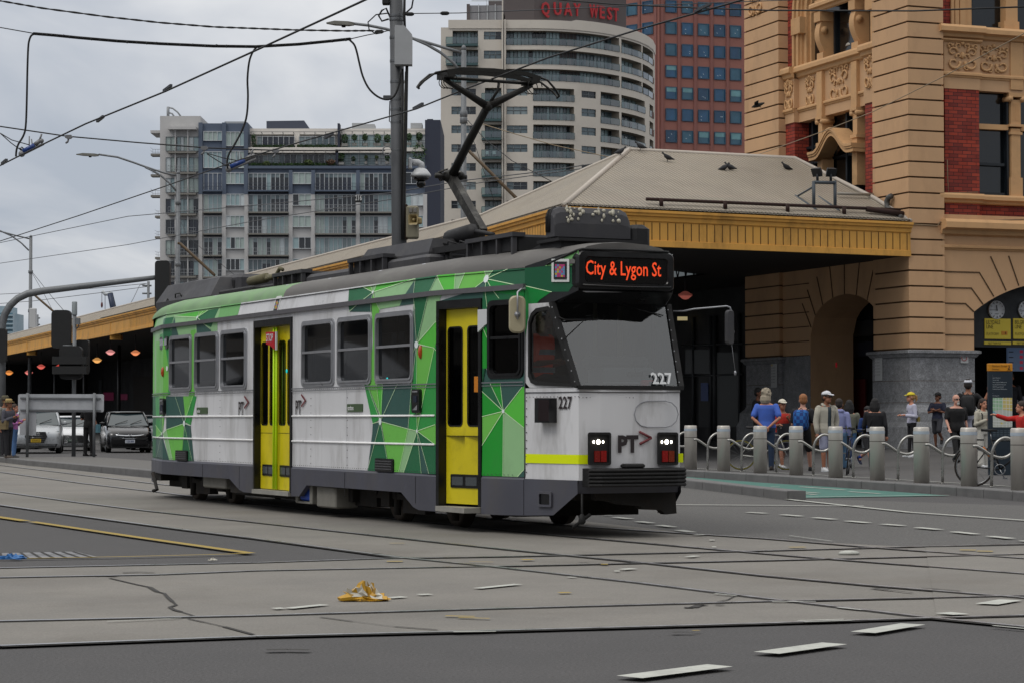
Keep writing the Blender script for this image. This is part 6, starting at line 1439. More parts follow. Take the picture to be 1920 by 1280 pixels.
for c in cells(826,ZQ0,QMAX,qz(52),holes,list(range(1000,1240,7)),()):b.poly([q3(c[0],c[1]),q3(c[2],c[1]),q3(c[2],c[3]),q3(c[0],c[3])])
ptop=[qz(38)if x<1075 else qz(35)for x in qlist(840,QMAX)];xs_=qlist(840,QMAX)
b.loft([[q3(x,qz(54),.15)for x in xs_],[q3(x,z,.15)for x,z in zip(xs_,ptop)],[q3(x,z,-1.2)for x,z in zip(xs_,ptop)]],0,False,False)
b.poly([q3(826,ZQ0),q3(826,fl[2]+.5),q3(826,fl[2]+.5,-14),q3(826,ZQ0,-14)]);b.poly([q3(840,fl[2]),q3(840,qz(38)),q3(840,qz(38),-14),q3(840,fl[2],-14)]);b.poly([q3(826,fl[2]+.5),q3(850,fl[2]+.5),q3(850,fl[2]+.5,-14),q3(826,fl[2]+.5,-14)])
e0=q3(QMAX,ZQ0);e1_=q3(QMAX,qz(36));bk=V((-4,22,0));b.poly([e0,e0+bk,e1_+bk,e1_]);b.poly([q3(840,qz(39)),*[q3(x,qz(39))for x in qlist(1000,QMAX)],e1_+bk,q3(840,qz(39),-25)])
for x in(941,945.5):b.loft([[q3(x,ZQ0,.0),q3(x,qz(2)if x<943 else qz(38),0)],[q3(x,ZQ0,.7),q3(x,qz(2)if x<943 else qz(38),.7)],[q3(x+2.5,ZQ0,.7),q3(x+2.5,qz(2)if x<943 else qz(38),.7)],[q3(x+2.5,ZQ0,0),q3(x+2.5,qz(2)if x<943 else qz(38),0)]],0,False,False)
b.build('wall',mqw,hq)
for(x0_,z0,x1_,z1),t_,i in items:
    xs_=qlist(x0_,x1_);d_=.25 if t_=='W' else 1.7;m_=MB()
    lo=[q3(x,z0)for x in xs_];hi=[q3(x,z1)for x in xs_];lob=[q3(x,z0,-d_)for x in xs_];hib=[q3(x,z1,-d_)for x in xs_]
    m_.loft([lo,lob],0,False,False);m_.loft([hi,hib],0,False,False);m_.poly([lo[0],lob[0],hib[0],hi[0]],0);m_.poly([lo[-1],lob[-1],hib[-1],hi[-1]],0)
    w=m_.build('window' if t_=='W' else 'balcony',[mqs],hq);m_=MB()
    step=7 if t_!='W' else 13;n_=max(1,round((x1_-x0_)/step));pal={'W':(2,3,2,5),'B':(2,3,3,5,5,0),'L':(2,3,3,0,5)}[t_];last=3
    for k in range(n_):
        a,c=x0_+(x1_-x0_)*k/n_,x0_+(x1_-x0_)*(k+1)/n_
        if rnd.random()<.55:last=rnd.choice(pal)
        if t_=='L' and 1020<a<1055:last=0
        if t_=='L' and 1055<=a<1085:last=7
        m_.poly([q3(a,z0,-d_+.02),q3(c,z0,-d_+.02),q3(c,z1,-d_+.02),q3(a,z1,-d_+.02)],last)
    m_.build('pane',GL+[mqb],w);m_=MB()
    for k in range(n_+1):a=x0_+(x1_-x0_)*k/n_;m_.tube([q3(a,z0,-d_+.08),q3(a,z1,-d_+.08)],.06,4)
    if t_=='W':m_.tube([q3(x0_,z1-.6,-d_+.08),q3(x1_,z1-.6,-d_+.08)],.05,4)
    m_.build('frame',mfrg,w)
    if t_!='W':
        o_=.1;ledge=909==x0_ or 848==x0_
        if ledge:
            o_=1.3;ex=6 if x0_==909 else 12;m_=MB();m_.add([q3(x0_-ex,z0-.35,0),q3(x1_,z0-.35,0),q3(x1_,z0-.35,o_),q3(x0_-ex,z0-.35,o_),q3(x0_-ex,z0,0),q3(x1_,z0,0),q3(x1_,z0,o_),q3(x0_-ex,z0,o_)],[(0,1,2,3),(7,6,5,4),(3,2,6,7),(0,3,7,4),(1,5,6,2)]);m_.build('slab',mqg,w);xs_=[x0_-ex,x1_]
        m_=MB();m_.loft([[q3(x,z0+.05,o_)for x in xs_],[q3(x,z0+1.05,o_)for x in xs_]],0,False,False);m_.tube([q3(x,z0+1.07,o_)for x in xs_],.04,4,1)
        for k in range(max(2,int((x1_-x0_)/14))+1):a=xs_[0]+(xs_[-1]-xs_[0])*k/max(2,int((x1_-x0_)/14));m_.tube([q3(a,z0,o_),q3(a,z0+1.05,o_)],.035,4,1)
        m_.build('balustrade',[gbal,mqg],w)
# rooftop block with the hotel letters
RF=Face(1000,376,1174,386);b=MB();RL=Face(942,376)
RL.box(b,947,-60,1002,45,-12,0);RF.box(b,1000,-60,1174,62,-14,.02);b.build('rooftop_block',mqb,hq)
b=MB();RL.box(b,875,8,881,50,-8,0);b.build('rooftop_wall',mqb,hq)
b=MB();RL.box(b,881,10,942,48,-8,-.3);b.build('rooftop_screen',mat('metal_cladding','#77777a',.5,var=.05),hq)
b=MB()
for x in(897,913,928):RL.box(b,x,8,x+1,48,-.3,.0)
RL.box(b,884,1,942,2,-.3,-.1);RL.box(b,912,1,913,10,-.3,-.1);b.build('rooftop_mullion',mfrw,hq)
mredl=mat('letter_red','#8f1a20',.5,emit='#8f1a20',es=.12)
for ch_,x0_,x1_,y0_,y1_ in(('Q',1013,1028,4,28),('U',1036,1050,5,28),('A',1055,1070,6,29),('Y',1073,1086,7,30),('W',1103,1119,9,33),('E',1122,1131,12,35),('S',1136,1145,14,37),('T',1147,1157,16,40)):
    o_=RF.at(x0_,y1_,.4);k=1;me=text('letter',ch_,1.0,mredl,hq,(0,0,0),(1,0,0),(0,0,1),'LEFT',.12,.02)
    vs=me.data.vertices;mx,my,mnx=max(v.co.x for v in vs),max(v.co.z for v in vs),min(v.co.x for v in vs);wd=(RF.at(x1_,y1_)-RF.at(x0_,y1_)).length;ht=(RF.at(x0_,y0_)-RF.at(x0_,y1_)).length
    me.data.transform(Matrix(((RF.d.x,RF.n.x,0,o_.x),(RF.d.y,RF.n.y,0,o_.y),(0,0,1,o_.z),(0,0,0,1)))@ Matrix.Diagonal((wd/(mx-mnx),1,ht/my,1))@ Matrix.Translation((-mnx,0,0)))
# white garden chairs on a balcony (two)
for x in(913.5,926.5):
    c=q3(x,fl[6]+.02,.6);t_=thing('garden_chair','white plastic garden chair on the hotel balcony, %s one'%('left' if x<920 else 'right'),'chair',c,0,'garden chairs on the hotel balcony');mch=mat('chair_white','#c9ccd0',.5)
    MB().bbox((-.25,-.25,.4),(.25,.25,.46),.02).build('seat',mch,t_);MB().bbox((-.25,.2,.45),(.25,.26,1.0),.02).build('backrest',mch,t_)
    for sx in(-.2,.2):
        for sy in(-.2,.2):MB().tube([(sx,sy,0),(sx,sy,.42)],.03,5).build('leg',mch,t_)
# ---- red-brown office tower
rt=thing('office_tower','red brown office tower with a grid of square blue windows behind the hotel','building');T1=Face(1236,452,1395,457.5);T0=Face(1170,458,1236,452)
mrb=mat('red_granite',alb('#754c43',1.45),.8,var=.05,scale=.1,dirt=('#4a2f33',.3,.08));mrb2=mat('red_granite_band',alb('#6a443e',1.45),.8);mbf=mat('blue_frame','#274257',.4)
b=MB();T1.quad(b,1236,-80,1480,420);T0.quad(b,1165,-80,1236,420);b.build('wall',mrb,rt)
b=MB()
for x in(1272.5,1303,1333.5,1363.5,1241):T1.box(b,x-2.3,-80,x+2.3,420,0,.25)
for x in(1199,1230):T0.box(b,x-2,-80,x+2,420,0,.25)
b.build('pilaster',mrb2,rt)
pb_=[mat('office_glass_'+n_,c,.1,var=.25,scale=.35,spec=.6)for n_,c in(('blue','#1d4a6b'),('steel','#2b5468'),('blind','#5e8a90'),('deep','#183c58'))]
mlt=mat('office_light','#9fb0ba',.5,emit='#dfe8ee',es=.15)
for r in range(8):
    for ci,x in enumerate((1176,1205.5,1247.5,1278,1308.5,1338.5,1368.5)):
        F_=T0 if ci<2 else T1;w_=20 if ci<2 else 21;y=163+(r-4)*40.6+(0 if ci>1 else-.5)
        x1_=x+w_;m_=MB();dy=F_.at(x,y).z;z1=dy;z0=T1.at(1247.5,y+23).z
        zt_=T1.at(1247.5,y).z;q0=F_.at(x,200);q1=F_.at(x1_,200);n_=F_.n
        def fq(u,w,o):p=q0.lerp(q1,u);return V((p.x,p.y,z0+(zt_-z0)*w))+n_*o
        for u0,u1,w0_,w1_ in((0,1,0,.06),(0,1,.94,1),(0,.07,.06,.94),(.93,1,.06,.94)):m_.add([fq(u0,w0_,.3),fq(u1,w0_,.3),fq(u1,w1_,.3),fq(u0,w1_,.3)],[(0,1,2,3)])
        w=m_.build('window',mbf,rt);m_=MB();bl_=rnd.random();m_.poly([fq(0,0,.1),fq(1,0,.1),fq(1,1,.1),fq(0,1,.1)],rnd.choice((0,0,1,3)))
        if(r>3 and bl_<.5)or bl_<.15:h_=rnd.choice((.4,.55,.2,1.0 if ci==6 else .5));m_.poly([fq(.06,1-h_,.14),fq(.94,1-h_,.14),fq(.94,1,.14),fq(.06,1,.14)],2)
        elif rnd.random()<.6:
            for _ in range(2):u,v_=rnd.uniform(.2,.7),rnd.uniform(.1,.7);m_.poly([fq(u,v_,.16),fq(u+.10,v_-.04,.16),fq(u+.11,v_-.01,.16),fq(u+.01,v_+.03,.16)],4)
        m_.poly([fq(.80,.02,.13),fq(.86,.02,.13),fq(.86,.9,.13),fq(.80,.9,.13)],1);m_.build('pane',pb_+[mlt],w)
# ---- small things on the skyline
t_=thing('glass_tower','far teal glass building at the edge of the skyline beside the curved signal mast','building');F9=Face(0,900);b=MB();F9.box(b,-20,587,24,640,-20,0);b.build('wall',mat('teal_glass','#4d6f7d',.3,var=.2,scale=.1),t_);b=MB()
for k in range(6):F9.box(b,-20,590+k*8,26,593+k*8,0,1)
F9.box(b,-20,574,14,590,-18,-1);b.build('floor_band',mat('far_band','#8fa3ad',.6),t_)
t_=thing('slatted_building','pale green slatted building just above the far end of the awning','building');F8=Face(0,420);b=MB();F8.box(b,8,629,95,643,-10,0);
for k in range(22):F8.box(b,8+k*4,629,8.6+k*4,643,0,.3)
b.build('wall',mat('pale_green_slat','#5a6a62',.7),t_);b=MB();F8.box(b,-20,642,60,660,-10,.5);b.build('base',mblack,t_)
t_=thing('crane','distant mobile crane with a blue lattice boom above the awning roof','crane');F7=Face(200,600);b=MB();mcr=mat('crane_blue','#1d2b45',.5);b.tube([F7.at(216,600),F7.at(206,550)],.8,5);bo=b.build('boom',mcr,t_);b=MB();b.tube([F7.at(207,549),F7.at(203,552),F7.at(197,552),F7.at(192,546)],.45,5);b.tube([F7.at(206,552),F7.at(209,548)],.4,4);b.build('boom_head',mat('crane_white','#b0b5b8',.5),t_)
b=MB();b.tube([F7.at(191,549),F7.at(191,572)],.07,4);b.tube([F7.at(197,552),F7.at(197,590)],.07,4);b.tube([F7.at(211,549),F7.at(219,582)],.07,4);b.build('cable',mpost,t_);b=MB();b.ball(F7.at(191,572),(.3,.3,.8),6,5);b.build('hook_block',mat('hook_red','#5b2320',.5),t_)
# ================================================================ STREET FURNITURE
mst=mat('brushed_stainless',(.50,.475,.435),.45,.45,var=.12,scale=3,dirt=('#6d675f',.3,4),stretch=(1,1,.25));mband=mat('reflective_strip','#a9b4bf',.4);mtubes=mat('polished_tube','#a7a6a2',.3,.8,var=.1,scale=6)
def at_fp(px,Y):     # point on the footpath under a pixel column at depth Y
    x=(px-960)/F*Y*1.0;return V((x,Y,fp_z(x,Y)))
def base_at(px,py,z=.156):return G(px,py,z)
def bollard(h=1.02,r=.145):
    t_=thing('bollard','b','bollard',(0,0,0),0,'steel bollards along the station kerb')
    MB().lathe([(r,0),(r,h-.20),(r,h-.02),(r-.015,h)],20).build('post',mst,t_)
    MB().lathe([(r+.004,h-.13),(r+.004,h-.075)],20,cap=False).build('reflective_strip',mband,t_)
    MB().lathe([(r+.002,h-.285),(r+.002,h-.27)],20,cap=False).build('seam',mat('seam_grey','#5d5a55',.6),t_);return t_
BOL=[(1295,880),(1357,883.5),(1425.5,887),(1493,890.5),(1567,895.5),(1645,900.5),(1728,905.5),(1817,911.5),(1912,919)]
BLAB=['bollard closest to the front of the tram','second bollard from the tram, beside the yellow tyred bicycle saddle','bollard in front of the man in the blue shirt','bollard in front of the man with the blue backpack','bollard in front of the man in the white cap and open jacket','bollard in front of the woman in black with the camera strap','bollard in front of the woman in the yellow cap','bollard between the bald man in black and the girl in the white hoodie','bollard at the right picture edge beside the black bicycle']
b0=None
for(x,y),l in zip(BOL,BLAB):
    p=base_at(x,y-1)
    if b0 is None:b0=bollard();b0.location=p;b0['label']=l
    else:dup(b0,p,0,l)
# bicycle hoops: a post that rolls over into a loop
def hoop():
    t_=thing('bicycle_hoop','h','bike rack',(0,0,0),0,'looped steel bicycle hoops between the bollards')
    pts=[(-.36,.70),(-.28,.695),(-.16,.62),(-.04,.54),(.10,.50),(.22,.52),(.32,.60),(.35,.70),(.31,.79),(.22,.84),(.12,.83),(.02,.75),(-.035,.63),(-.05,.5),(-.055,0)]
    q=[];                                               # smooth the corners
    for i in range(len(pts)-1):
        p0,p1,p2,p3=[V(pts[min(max(j,0),len(pts)-1)])for j in(i-1,i,i+1,i+2)]
        for k in range(3):
            u=k/3;q.append(.5*((2*p1)+(p2-p0)*u+(2*p0-5*p1+4*p2-p3)*u*u+(3*p1-p0-3*p2+p3)*u**3))
    q.append(V(pts[-1]));n_=len(q)
    MB().tube([(x,.05*sin(i/n_*6),z)for i,(x,z)in enumerate(q)],.027,8).build('tube',mtubes,t_)
    MB().lathe([(.05,0),(.05,.012),(.03,.014)],10,M=Matrix.Translation((-.055,0,0))).build('base_plate',mtubes,t_);return t_
h0=None
HO=[(1262,876,'looped hoop half hidden behind the tram bumper'),(1323,882,'looped hoop just right of the first bollard, in front of the bicycle saddle'),(1387,884.5,'looped hoop at the rear wheel of the yellow tyred bicycle'),(1452,887,'looped hoop at the legs of the woman in red'),(1522,891.5,'looped hoop between the backpack man and the man in the open jacket'),(1597,896,'looped hoop beside the parked blue bicycle'),(1681,901,'looped hoop in front of the woman in the yellow cap'),(1765,906.5,'looped hoop in front of the bald man'),(1857,913,'looped hoop at the black bicycle')]
for x,y,l in HO:
    p=base_at(x+8,y-1.2);
    if h0 is None:h0=hoop();h0.location=p;h0.rotation_euler=(0,0,0);h0['label']=l
    else:dup(h0,p,R(rnd.uniform(-6,6)),l)
# ---- bicycles
def bike(label,loc,rz,frame,tyre,lean=0.0,extra=None):
    t_=thing('bicycle',label,'bicycle',loc,rz,None);t_.rotation_euler=(lean,0,rz)
    mf=mat('bike_'+frame,frame,.4,.2);mt=mat('tyre_'+tyre,tyre,.8);msp=mat('spoke','#8b8d90',.3,.8);mbk=mat('bike_black','#17181a',.6)
    R_=.34
    for x in(-.52,.52):
        w=MB();w.tube(arc((x,0,R_),R_-.012,0,360,28,(1,0,0),(0,0,1)),.017,6);wo=w.build('wheel',mt,t_)
        w=MB();w.tube(arc((x,0,R_),R_-.035,0,360,28,(1,0,0),(0,0,1)),.010,5)
        for k in range(14):a=2*pi*k/14;w.tube([(x,.02 if k%2 else-.02,R_),(x+(R_-.04)*cos(a),0,R_+(R_-.04)*sin(a))],.0025,3)
        w.tube([(x,-.05,R_),(x,.05,R_)],.02,6);w.build('rim',msp,wo)
    m_=MB();bb=(-.08,0,.29);st_=(-.22,0,.80);hd=(.36,0,.80);hl=(.39,0,.70);ra=(-.52,0,R_);fa=(.52,0,R_)
    for a,c,r_ in((bb,st_,.017),(st_,hd,.016),(hl,bb,.018),(hd,hl,.02)):m_.tube([a,c],r_,6)
    for s_ in(-.045,.045):m_.tube([(ra[0],s_,ra[2]),(bb[0],s_*.6,bb[2])],.010,5);m_.tube([(ra[0],s_,ra[2]),(st_[0],s_*.4,st_[2]-.04)],.008,5);m_.tube([(fa[0],s_,fa[2]),(hl[0],s_*.6,hl[2])],.012,5)
    m_.build('frame',mf,t_)
    MB().tube([(-.22,0,.78),(-.245,0,.95)],.013,6).build('seat_post',msp,t_)
    m_=MB();m_.loft([[(-.40,-.07,.96),(-.40,.07,.96),(-.40,.07,1.0),(-.40,-.07,1.0)],[(-.28,-.06,.955),(-.28,.06,.955),(-.28,.06,.995),(-.28,-.06,.995)],[(-.12,-.018,.96),(-.12,.018,.96),(-.12,.018,.985),(-.12,-.018,.985)]],0,True,smooth=True);m_.build('saddle',mbk,t_)
    m_=MB();m_.tube([(.36,0,.78),(.34,0,.93),(.40,0,.95)],.014,6);m_.tube([(.36,-.26,.98),(.40,-.2,.96),(.40,.2,.96),(.36,.26,.98)],.013,6);m_.build('handlebar',mbk,t_)
    m_=MB();m_.tube(arc((-.08,-.05,.29),.09,0,360,16,(1,0,0),(0,0,1)),.008,5);m_.tube([(-.08,-.07,.29),(.0,-.07,.14)],.011,5);m_.box((-.03,-.13,.125),(.05,-.05,.15));m_.tube([(-.08,.07,.29),(-.16,.07,.44)],.011,5);m_.box((-.2,.06,.43),(-.12,.14,.455));m_.build('crankset',msp,t_)
    if extra:m_=MB();m_.tube(arc((-.52,0,R_),R_+.03,20,160,12,(1,0,0),(0,0,1)),.022,5);m_.build('mudguard',mbk,t_);m_=MB();m_.box((-.75,-.06,.80),(-.35,.06,.82));m_.tube([(-.7,.05,.8),(-.52,.05,.36)],.008,4);m_.build('rack',mbk,t_)
    return t_
p=base_at(1432,880);bike('white bicycle with yellow tyres parked behind two bollards',V((p.x,p.y,fp_z(p.x,p.y))),R(-8),'#b3b3ae','#6b6324',R(5))
p=base_at(1589,889);bike('blue and black bicycle seen end on beside a bollard',V((p.x,p.y,fp_z(p.x,p.y))),R(80),'#12305e','#141416',R(6),True)
p=base_at(1884,911);bike('black bicycle with an orange reflector leaning by the map sign',V((p.x,p.y,fp_z(p.x,p.y))),R(-14),'#151618','#221a15',R(-4),True)
o=MB().bbox((-.02,-.03,0),(.02,.03,.2),.01).build('reflector',mat('reflector_orange','#c06a14',.3));o.parent=kids(o)[0].parent if kids(o)else[q for q in COL.objects if q.get('label','').startswith('black bicycle with')][0];o.location=(-.25,-.06,.52);o.rotation_euler=(0,R(-35),0)
# ---- wayfinding pylon
pyl=P(1875.5,840,47.5);pz=fp_z(pyl.x,pyl.y);k=47.5/4300;tp=(785-681)*k+H-pz;wd=45*k
t_=thing('map_sign','dark blue wayfinding sign with an orange header and a street map','sign',(pyl.x,pyl.y,pz),R(-4));mpy=mat('pylon_navy','#1a2732',.45,var=.05);msw=mat('sign_lettering','#a9b0b5',.5)
MB().bbox((-wd/2,-.08,0),(wd/2,.08,tp-.16),.01).build('panel',mpy,t_);MB().bbox((-wd/2-.004,-.085,tp-.16),(wd/2+.004,.085,tp),.01).build('header',mat('pylon_orange','#c07f12',.5),t_)
text('lettering','Flinders Street',.052,mat('header_text','#6d4708',.5),t_,(-wd/2+.08,-.088,tp-.07),(1,0,0),(0,0,1),'LEFT',.001);text('lettering','Station',.052,mat('header_text','#6d4708',.5),t_,(-wd/2+.08,-.088,tp-.13),(1,0,0),(0,0,1),'LEFT',.001)
m_=MB();hx=wd/2-.07;m_.ball((hx,-.088,tp-.045),(.014,.004,.014),8,6);m_.tube([(hx,-.088,tp-.06),(hx-.004,-.088,tp-.1),(hx-.025,-.088,tp-.135)],.009,5);m_.tube([(hx-.004,-.088,tp-.1),(hx+.022,-.088,tp-.135)],.009,5);m_.tube([(hx-.022,-.088,tp-.095),(hx,-.088,tp-.07),(hx+.022,-.088,tp-.09)],.006,5);m_.build('walking_figure',mat('header_text','#6d4708',.5),t_)
y=tp-.26
for k_,w in enumerate(('i','Arts Precinct','Town Hall','Arts Centre Melbourne','Southbank Promenade','NGV International','University of Melbourne','','i','Fed Square','Koorie Heritage Trust','ACMI','NGV Australia','Birrarung Marr')):
    if w:text('lettering',w,.030,msw,t_,(-wd/2+.09,-.083,y),(1,0,0),(0,0,1),'LEFT',.001)
    y-=.046
mz1=(785-745)*k+H-pz;mz0=(785-800)*k+H-pz;mx0,mx1=-wd/2+.09,wd/2-.01;cm=[mat('map_'+n_,c,.6)for n_,c in(('pale','#b3b8b0'),('green','#8fb592'),('water','#74aab8'),('tan','#c2b26a'),('street','#d5d8d8'))]
m_=MB();m_.poly([(mx0,-.083,mz0),(mx1,-.083,mz0),(mx1,-.083,mz1),(mx0,-.083,mz1)],0);mq=lambda u,w,o:(mx0+(mx1-mx0)*u,-.083-o,mz0+(mz1-mz0)*w)
m_.poly([mq(0,.55,.001),mq(.5,.62,.001),(mq(.5,1,.001)),mq(0,1,.001)],1);m_.poly([mq(.52,.6,.001),mq(1,.55,.001),mq(1,1,.001),mq(.52,1,.001)],3)
m_.loft([[mq(0,.42,.002),mq(.25,.36,.002),mq(.6,.30,.002),mq(1,.24,.002)],[mq(0,.56,.002),mq(.25,.46,.002),mq(.6,.40,.002),mq(1,.34,.002)]],2,False,False)
for u in(.15,.3,.5,.68,.84):m_.poly([mq(u,0,.003),mq(u+.02,0,.003),mq(u+.02,1,.003),mq(u,1,.003)],4)
for w in(.1,.2,.66,.8,.92):m_.poly([mq(0,w,.003),mq(1,w-.03,.003),mq(1,w-.015,.003),mq(0,w+.015,.003)],4)
for u,w in((.4,.08),(.72,.7),(.6,.18),(.85,.85)):m_.poly([mq(u,w,.002),mq(u+.14,w,.002),mq(u+.14,w+.08,.002),mq(u,w+.08,.002)],3)
m_.build('map',cm,t_);m_=MB()
for r in range(4):
    for c in range(6):m_.box((mx0+c*.075,-.083,mz0-.08-r*.035),(mx0+c*.075+.055,-.08,mz0-.066-r*.035))
m_.build('legend',mat('legend_grey','#4b5963',.5),t_)
# ---- traffic signals at the far side
mpol=mat('galvanised_pole','#6d7073',.55,.4,var=.12,scale=3,dirt=('#8d9092',.4,5));msig=mat('signal_black','#131415',.6,var=.1)
def sighead(mb,c,w,h,d=.25):mb.prism([(c.x+x,c.y,c.z+z)for x,z in rrect(-w/2,-h/2,w/2,h/2,w*.22,4)],(0,d,0))
YS=72;kS=YS/4300
p=P(138,855,YS);t_=thing('traffic_signal','grey signal pole with black signal heads behind the blank sign board','traffic light',(p.x,p.y,.15));o_=V((p.x,p.y,.15));L_=lambda x,y:P(x,y,YS)-o_
MB().tube([(0,0,0),(0,0,L_(138,590).z)],3.9*kS,12).build('pole',mpol,t_);MB().lathe([(5*kS,0),(5.2*kS,.02),(5*kS,.4),(4.6*kS,.42)],14,M=Matrix.Translation((0,0,L_(138,591).z))).build('antenna',mat('antenna_grey','#8f979a',.5),t_)
b=MB();sighead(b,L_(114,617),36*kS,71*kS);b.build('signal_head',msig,t_);b=MB();sighead(b,L_(137,680)+V((0,-.45,0)),42*kS,62*kS,.3);b.build('signal_head',msig,t_);b=MB();sighead(b,L_(150,668)+V((0,.3,0)),24*kS,64*kS,.3);b.build('signal_head',msig,t_)
b=MB();
for y_ in(676,694):c=L_(137,y_);b.box((c.x-.52,c.y-.7,c.z-.12),(c.x+.55,c.y-.35,c.z+.12))
b.build('visor',msig,t_);b=MB();b.box((.05,-.1,L_(0,603).z-.1),(.18,.05,L_(0,603).z+.1));b.tube([L_(146,606),L_(148,612),L_(143,616)],.02,4);b.tube([L_(118,648),L_(136,648)],.03,5);b.tube([L_(120,655),L_(136,662)],.03,5);b.build('bracket',mpol,t_)
p=P(3,860,YS);o_=V((p.x,p.y,.15));t_=thing('signal_mast','curved grey mast arm carrying a black signal head out over the road','traffic light',tuple(o_))
b=MB();b.tube([(0,0,0)]+[L_(x,y)for x,y in((3,640),(4,608),(9,590),(19,573),(33,560),(52,551),(80,546),(150,537.5),(230,528),(310,518.5))],[.13,.13,.125,.12,.12,.115,.115,.11,.10,.085,.07],12);b.build('arm',mpol,t_)
b=MB();b.tube([L_(311,494),L_(311,522)],.08,6);b.build('bracket',mpol,t_);b=MB();sighead(b,L_(305,534)+V((0,-.1,0)),28*kS,90*kS,.3);b.build('signal_head',msig,t_);b=MB();sighead(b,L_(8,648)+V((0,-.4,0)),16*kS,62*kS);b.build('signal_head',msig,t_)
# ---- blank back of a sign board on two posts
p=P(115,855,71);o_=V((p.x,p.y,.15));YS=71;t_=thing('sign_board','back of a wide aluminium sign board on two posts','sign',tuple(o_));malb=mat('sign_back','#a9acb0',.5,.1,var=.1,scale=1.5,dirt=('#6f7376',.5,2))
b=MB();a,c=L_(34,772),L_(195,738);b.prism([(x,-.02,z)for x,z in rrect(a.x,a.z,c.x,c.z,.06)],(0,.03,0));b.build('board',malb,t_);b=MB();a,c=L_(37,815),L_(68,772.5);b.box((a.x,-.02,a.z),(c.x,.01,c.z));b.build('board',malb,t_)
b=MB();
for y_ in(745.5,768):a,c=L_(39,y_),L_(189,y_+1);b.bar((a.x,-.05,a.z),(c.x,-.05,c.z),.05,.05)
b.build('rail',mat('sign_rail','#5d6063',.5),t_)
for x in(53,178):a=L_(x,736);MB().tube([(a.x,-.1,0),(a.x,-.1,a.z)],.045,10).build('post',mpol,t_)
# ---- the big pole behind the tram with its boxes
YP=46;kP=YP/4300;p=P(749,785,YP);o_=V((p.x,p.y,0));t_=thing('utility_pole','thick grey steel pole behind the tram carrying cables and boxes','pole',tuple(o_));L_=lambda x,y,d=0:P(x,y,YP+d)-o_
mpl=mat('pole_steel','#4d4f52',.6,.25,var=.2,scale=1.5,dirt=('#2f3133',.5,1.2),stretch=(1,1,.3));b=MB();b.tube([(L_(750,0).x,0,0),(L_(748.5,450).x,0,L_(748,450).z),(L_(742,-60).x,0,L_(742,-60).z)],[.17,14.2*kP,12.3*kP],18);b.build('shaft',mpl,t_)
b=MB()
for y_ in(30,37,71,115,154,187,206,230,283,355,396):z=L_(0,y_).z;b.lathe([(13.6*kP,-.03),(13.8*kP,0),(13.6*kP,.03)],16,M=Matrix.Translation((L_(743+y_*.012,y_).x,0,z)),cap=False)
b.build('strap',mat('strap_steel','#6a6c6e',.4,.6),t_)
b=MB();b.tube([L_(761,56,-.2),L_(763,120,-.2),L_(761,240,-.2),L_(757,380,-.2),L_(756,450,-.2)],.035,6);b.tube([L_(755,130,-.2),L_(753,300,-.2),L_(754,450,-.2)],.025,6);b.tube([L_(759,-40,-.2),L_(758,26,-.2),L_(759,55,-.2)],.03,6);b.build('cable',mrubber,t_)
b=MB();b.tube([L_(761.5,135,-.15),L_(757,330,-.15)],.03,6);b.build('conduit',mat('conduit_cream','#8f8b78',.6),t_)
b=MB();b.tube([L_(732,34),L_(724,16),L_(716,20),L_(710,30),L_(716,40),L_(729,36)],.02,5);b.tube([L_(729,25),L_(705,28),L_(690,42),L_(692,56),L_(705,64),L_(716,62)],.014,5);b.tube([L_(766,-10),L_(775,-2),L_(772,15),L_(760,26)],.018,5);b.tube([L_(730,215),L_(731,190),L_(730,228),L_(733,230)],.01,4);b.build('loose_cable',mrubber,t_)
bx_=lambda nm,x0,y0,x1,y1,d0,d1,m_,e=.03,par=None:MB().bbox((L_(x0,0).x,d0,L_(0,y1).z),(L_(x1,0).x,d1,L_(0,y0).z),e).build(nm,m_,par or t_)
b=MB();b.prism([(L_(x,0).x,-.42,L_(0,y).z)for x,y in((742,127),(774,127),(774,71),(760,55),(743,54),(742,58))],(0,.3,0));b.build('equipment_box',mat('equipment_white','#9c9ea0',.5,var=.06),t_);bx_('junction_box',717,-20,730,9,-.1,.12,mrubber,.01);bx_('bracket',719,180,736,187,-.08,.05,mpl,.01)
bx_('controller_box',763,388,786,449,-.25,.05,mat('box_beige','#7c7765',.6,var=.08));bx_('box_mount',759,384,765,450,-.1,.08,mat('box_brown','#3a2b22',.8),.01)
b=MB()
for x in(771,779):c=L_(x,397);b.bbox((c.x-.035,-.275,c.z-.05),(c.x+.035,-.24,c.z+.05),.01)
b.build('lens',mat('lens_grey','#6f6c68',.2),t_)
c=L_(779,415);b=MB();Mx=Matrix.Translation(c+V((0,-.3,0)))@ Matrix.Rotation(pi/2,4,'X')@ Matrix.Rotation(R(-20),4,'Y');b.loft([[(x*.5,y*.5,-.05)for x,y in rrect(-.1,-.1,.1,.1,.03)],[(x*1.0,y*1.05,.10)for x,y in rrect(-.1,-.1,.1,.1,.03)],[(x*.8,y*.85,.09)for x,y in rrect(-.1,-.1,.1,.1,.03)],[(x*.3,y*.3,-.02)for x,y in rrect(-.1,-.1,.1,.1,.03)]],0,True,M=Mx);b.lathe([(.03,0),(.028,.07),(.01,.08)],10,M=Mx);b.bbox((c.x+.03,-.3,c.z-.08),(c.x+.14,-.15,c.z+.05),.02);b.build('loudspeaker',mat('horn_beige','#98875f',.5),t_)
